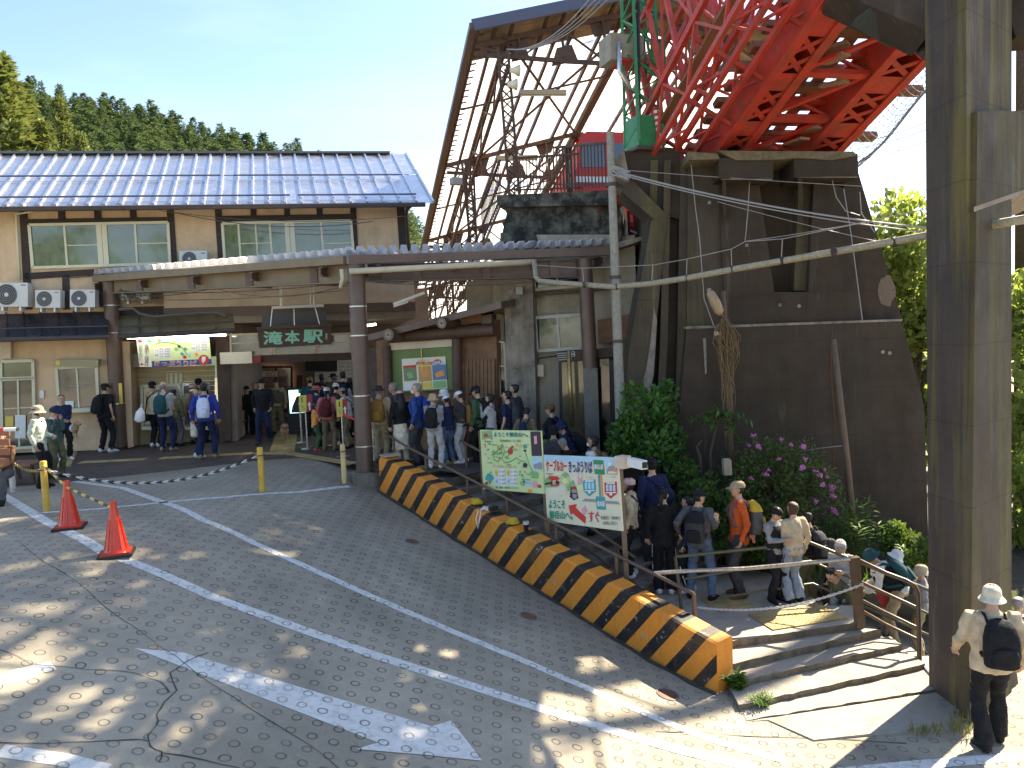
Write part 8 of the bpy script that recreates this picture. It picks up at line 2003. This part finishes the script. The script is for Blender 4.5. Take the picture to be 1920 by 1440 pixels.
who('man in black cap and dark grey jacket stretching his arm to the right', 1309, 913, foot=1124, yr=(10.6, 12.2), face=30, turn=40, top='dgrey', bottom='denim', hat=('cap', 'black'), pack=('char', .95, 'black'), arms=('hip', (.20, -.36, -.02)), spread=.17, shoe='black', lean=-3, hem=.1)
who('smiling man in orange jacket and tan cap with a yellow topped backpack', 1384, 898, foot=1118, yr=(10.8, 12.2), face=-85, top='rust', bottom='char', hat=('cap', 'tan'), pack=('dgrey', 1.05, 'yellow'), shoe='brown', hair=('short', 'black'), hem=.12, arms=('down', 'down'))
who('person in dark cap and grey jacket looking down beside the beige jacket', 1450, 948, foot=1133, yr=(11, 12.4), face=150, nod=28, top='grey', vest='black', bottom='black', hat=('beanie', 'black'), arms=('phone', 'phone'))
who('woman with brown hair, beige jacket and jeans seen from behind', 1487, 940, foot=1131, yr=(10.9, 12.2), face=-20, top='beige', bottom='ldenim', kind='wide', hair=('bob', 'brown'), arms=('phone', 'down'), stripe='navy', hem=.08)
who('man in black and white track jacket with a black backpack', 1516, 960, H=1.66, yr=(11, 12.2), face=-35, nod=12, top='black', bottom='olive', kind='wide', hair=('short', 'black'), pack=('black', .9, 'char'), arms=('phone', 'phone'))
who('person in grey hooded sweatshirt with the hood up behind the rail', 1576, 1010, H=1.5, yr=(10.95, 11.3), face=-150, nod=20, top='lgrey', bottom='lgrey', hat=('hood', 'lgrey'), hair=('bob', 'black'), arms=('phone', 'phone'))
who('person in dark hood behind the grey hooded sweatshirt', 1557, 1008, H=1.5, yr=(11.3, 11.8), face=-60, top='char', bottom='black', hat=('hood', 'char'))
who('man in olive jacket crouching on the side steps behind the thick post', 1592, 1060, H=.95, yr=(10.9, 11.15), face=-110, squat=.50, lean=38, nod=20, top='olive', bottom='khaki', hair=('short', 'black'), arms=((-.1, .35, -.3), (-.1, .35, -.3)))
who('person in white hat and pale checked shirt bending by the side steps', 1650, 1028, H=1.4, yr=(11.2, 11.8), face=110, lean=22, nod=20, top='white', bottom='grey', hat=('bucket', 'white'), arms=('hold', 'hold'))
who('man in teal hat and black vest bending over a red bag on the side steps', 1682, 1030, H=1.4, yr=(10.9, 11.2), face=-70, lean=34, nod=25, top='white', vest='black', bottom='tan', hat=('bucket', 'teal'), pack=('teal', 1.0), arms=('fwd', 'fwd'))
who('person in pale hat almost hidden by the dark pillar', 1728, 1056, H=1.5, yr=(11, 11.8), face=-60, top='grey', bottom='khaki', hat=('bucket', 'beige'))
MAN = who('man in beige shirt and bucket hat with a black backpack walking at the right', 1860, 1092, foot=1398, yr=(6.8, 8.6), face=12, turn=18, top='beige', bottom='black', hat=('bucket', 'cream'), hair=('short', 'black'), pack=('black', 1.08), arms=('swing', 'down'), stride=.22, spread=.11, hem=.10, kind='wide', brimf=.85, wide=1.2)
who('person in lilac jacket passing behind the walking man at the right edge', 1908, 1118, H=1.55, yr=(10, 11.5), face=60, top='lilac', bottom='navy', hair=('short', 'grey'), pack=('char', .8), fl=-2.9)
flush_people()
# small things carried or on leads
def put(o_name, label, cat, c): return thing(o_name, label, cat, c)
dogp = Z(534, 826, 0); dg_ = put('dog', 'small tan dog in a pale coat standing in the hall entrance', 'dog', dogp)
def dog(t, p, k, d, coat):
    s = V((-d.y, d.x, 0)); q = lambda a, b, z: p + d * a * k + s * b * k + up * z * k; mb = MB()
    mb.tube([q(-.20, 0, .25), q(-.16, 0, .27), q(.02, 0, .26), q(.15, 0, .27), q(.20, 0, .30)], [(.05, .05), (.085, .085), (.08, .085), (.095, .10), (.07, .08)], 10)
    mb.tube([q(.16, 0, .30), q(.23, 0, .40)], [.065, .055], 8); mb.tube([q(.19, 0, .41), q(.25, 0, .42), q(.31, 0, .40), q(.36, 0, .385)], [.05, .068, .048, .03], 10)
    for a in (-.15, .14):
        for b in (-.05, .05):
            if a < 0: mb.tube([q(a, b, .25), q(a + .03, b, .16), q(a - .035, b, .09), q(a - .02, b, .02), q(a + .03, b, .012)], [.05, .036, .02, .018, .02], 6)
            else: mb.tube([q(a, b, .25), q(a - .01, b, .13), q(a, b, .02), q(a + .04, b, .012)], [.04, .026, .02, .02], 6)
    mb.tube([q(-.20, 0, .28), q(-.27, 0, .36), q(-.25, 0, .44)], [.028, .024, .012], 6); remeshed(MBloc(mb, t), 'body', mat('dog_fur', (.42, .27, .15), rough=.9, var=.25, scale=30, bump=.5), t, .014)
    for b in (-1, 1): MB().tube([q(.24, .045 * b, .46), q(.22, .075 * b, .42), q(.22, .08 * b, .36)], [.012, .03, .012], 6).build('ear', MATS['dog_fur'], t, smooth=True)
    MB().tube([q(.355, 0, .392), q(.37, 0, .39)], [.014, .012], 6).build('nose', M_txt, t)
    if coat: MB().tube([q(-.14, 0, .28), q(.0, 0, .275), q(.13, 0, .285)], [(.095, .095), (.092, .096), (.105, .11)], 12).build('dog_coat', coat, t, smooth=True)
def MBloc(mb, t): mb.v = [INV[t.name] @ v for v in mb.v]; return mb
PEND.clear(); dog(dg_, dogp, 1.0, V((.35, -.9, 0)).normalized(), CM_('lgrey'))
c = P(133, 798, 18.0); d2 = put('dog', 'fluffy brown and grey dog held in the arms of the woman in black', 'dog', c); dog(d2, c - up * .3, .85, V((.9, -.3, 0)).normalized(), CM_('lilac'))
flush_people()
b_p = put('red_bag', 'bright red bag held by the people bending at the side steps', 'bag', P(1662, 1120, 11.2)); MB().tube([P(1662, 1138, 11.2), P(1663, 1125, 11.2), P(1668, 1090, 11.25), P(1668, 1080, 11.25)], [(.07, .05), (.15, .09), (.14, .08), (.06, .04)], 12).build('bag_body', CM_('red'), b_p, smooth=True)
MB().tube([P(1655, 1085, 11.2), P(1664, 1070, 11.2), P(1676, 1084, 11.2)], .012, 6).build('bag_handle', CM_('black'), b_p, smooth=True)
rp = put('rope_coil', 'coil of orange and white rope hanging on the yellow topped backpack', 'rope', P(1413, 985, 11.3)); mb = MB()
for i in range(9):
    x = 1410 + rnd(-6, 6); mb.tube([P(x, 962 + rnd(-3, 3), 11.25), P(x + rnd(-5, 3), 985, 11.2), P(x + rnd(-3, 5), 1010 + rnd(-8, 8), 11.25)], .013, 5)
mb.build('strand', mat('rope', (.70, .25, .16), rough=.9, var=.5, scale=40), rp)
cn = thing('plastic_bag', 'white plastic bag hanging beside the man with the sling strap', 'bag', P(262, 785, 18)); MB().tube([P(262, 792, 18), P(262, 788, 18), P(263, 774, 18), P(265, 765, 18)], [(.06, .05), (.13, .10), (.11, .08), (.03, .02)], 10).build('bag_body', M_white, cn, smooth=True); MB().tube([P(263, 767, 18), P(266, 757, 18)], .01, 5).build('bag_handle', M_white, cn)
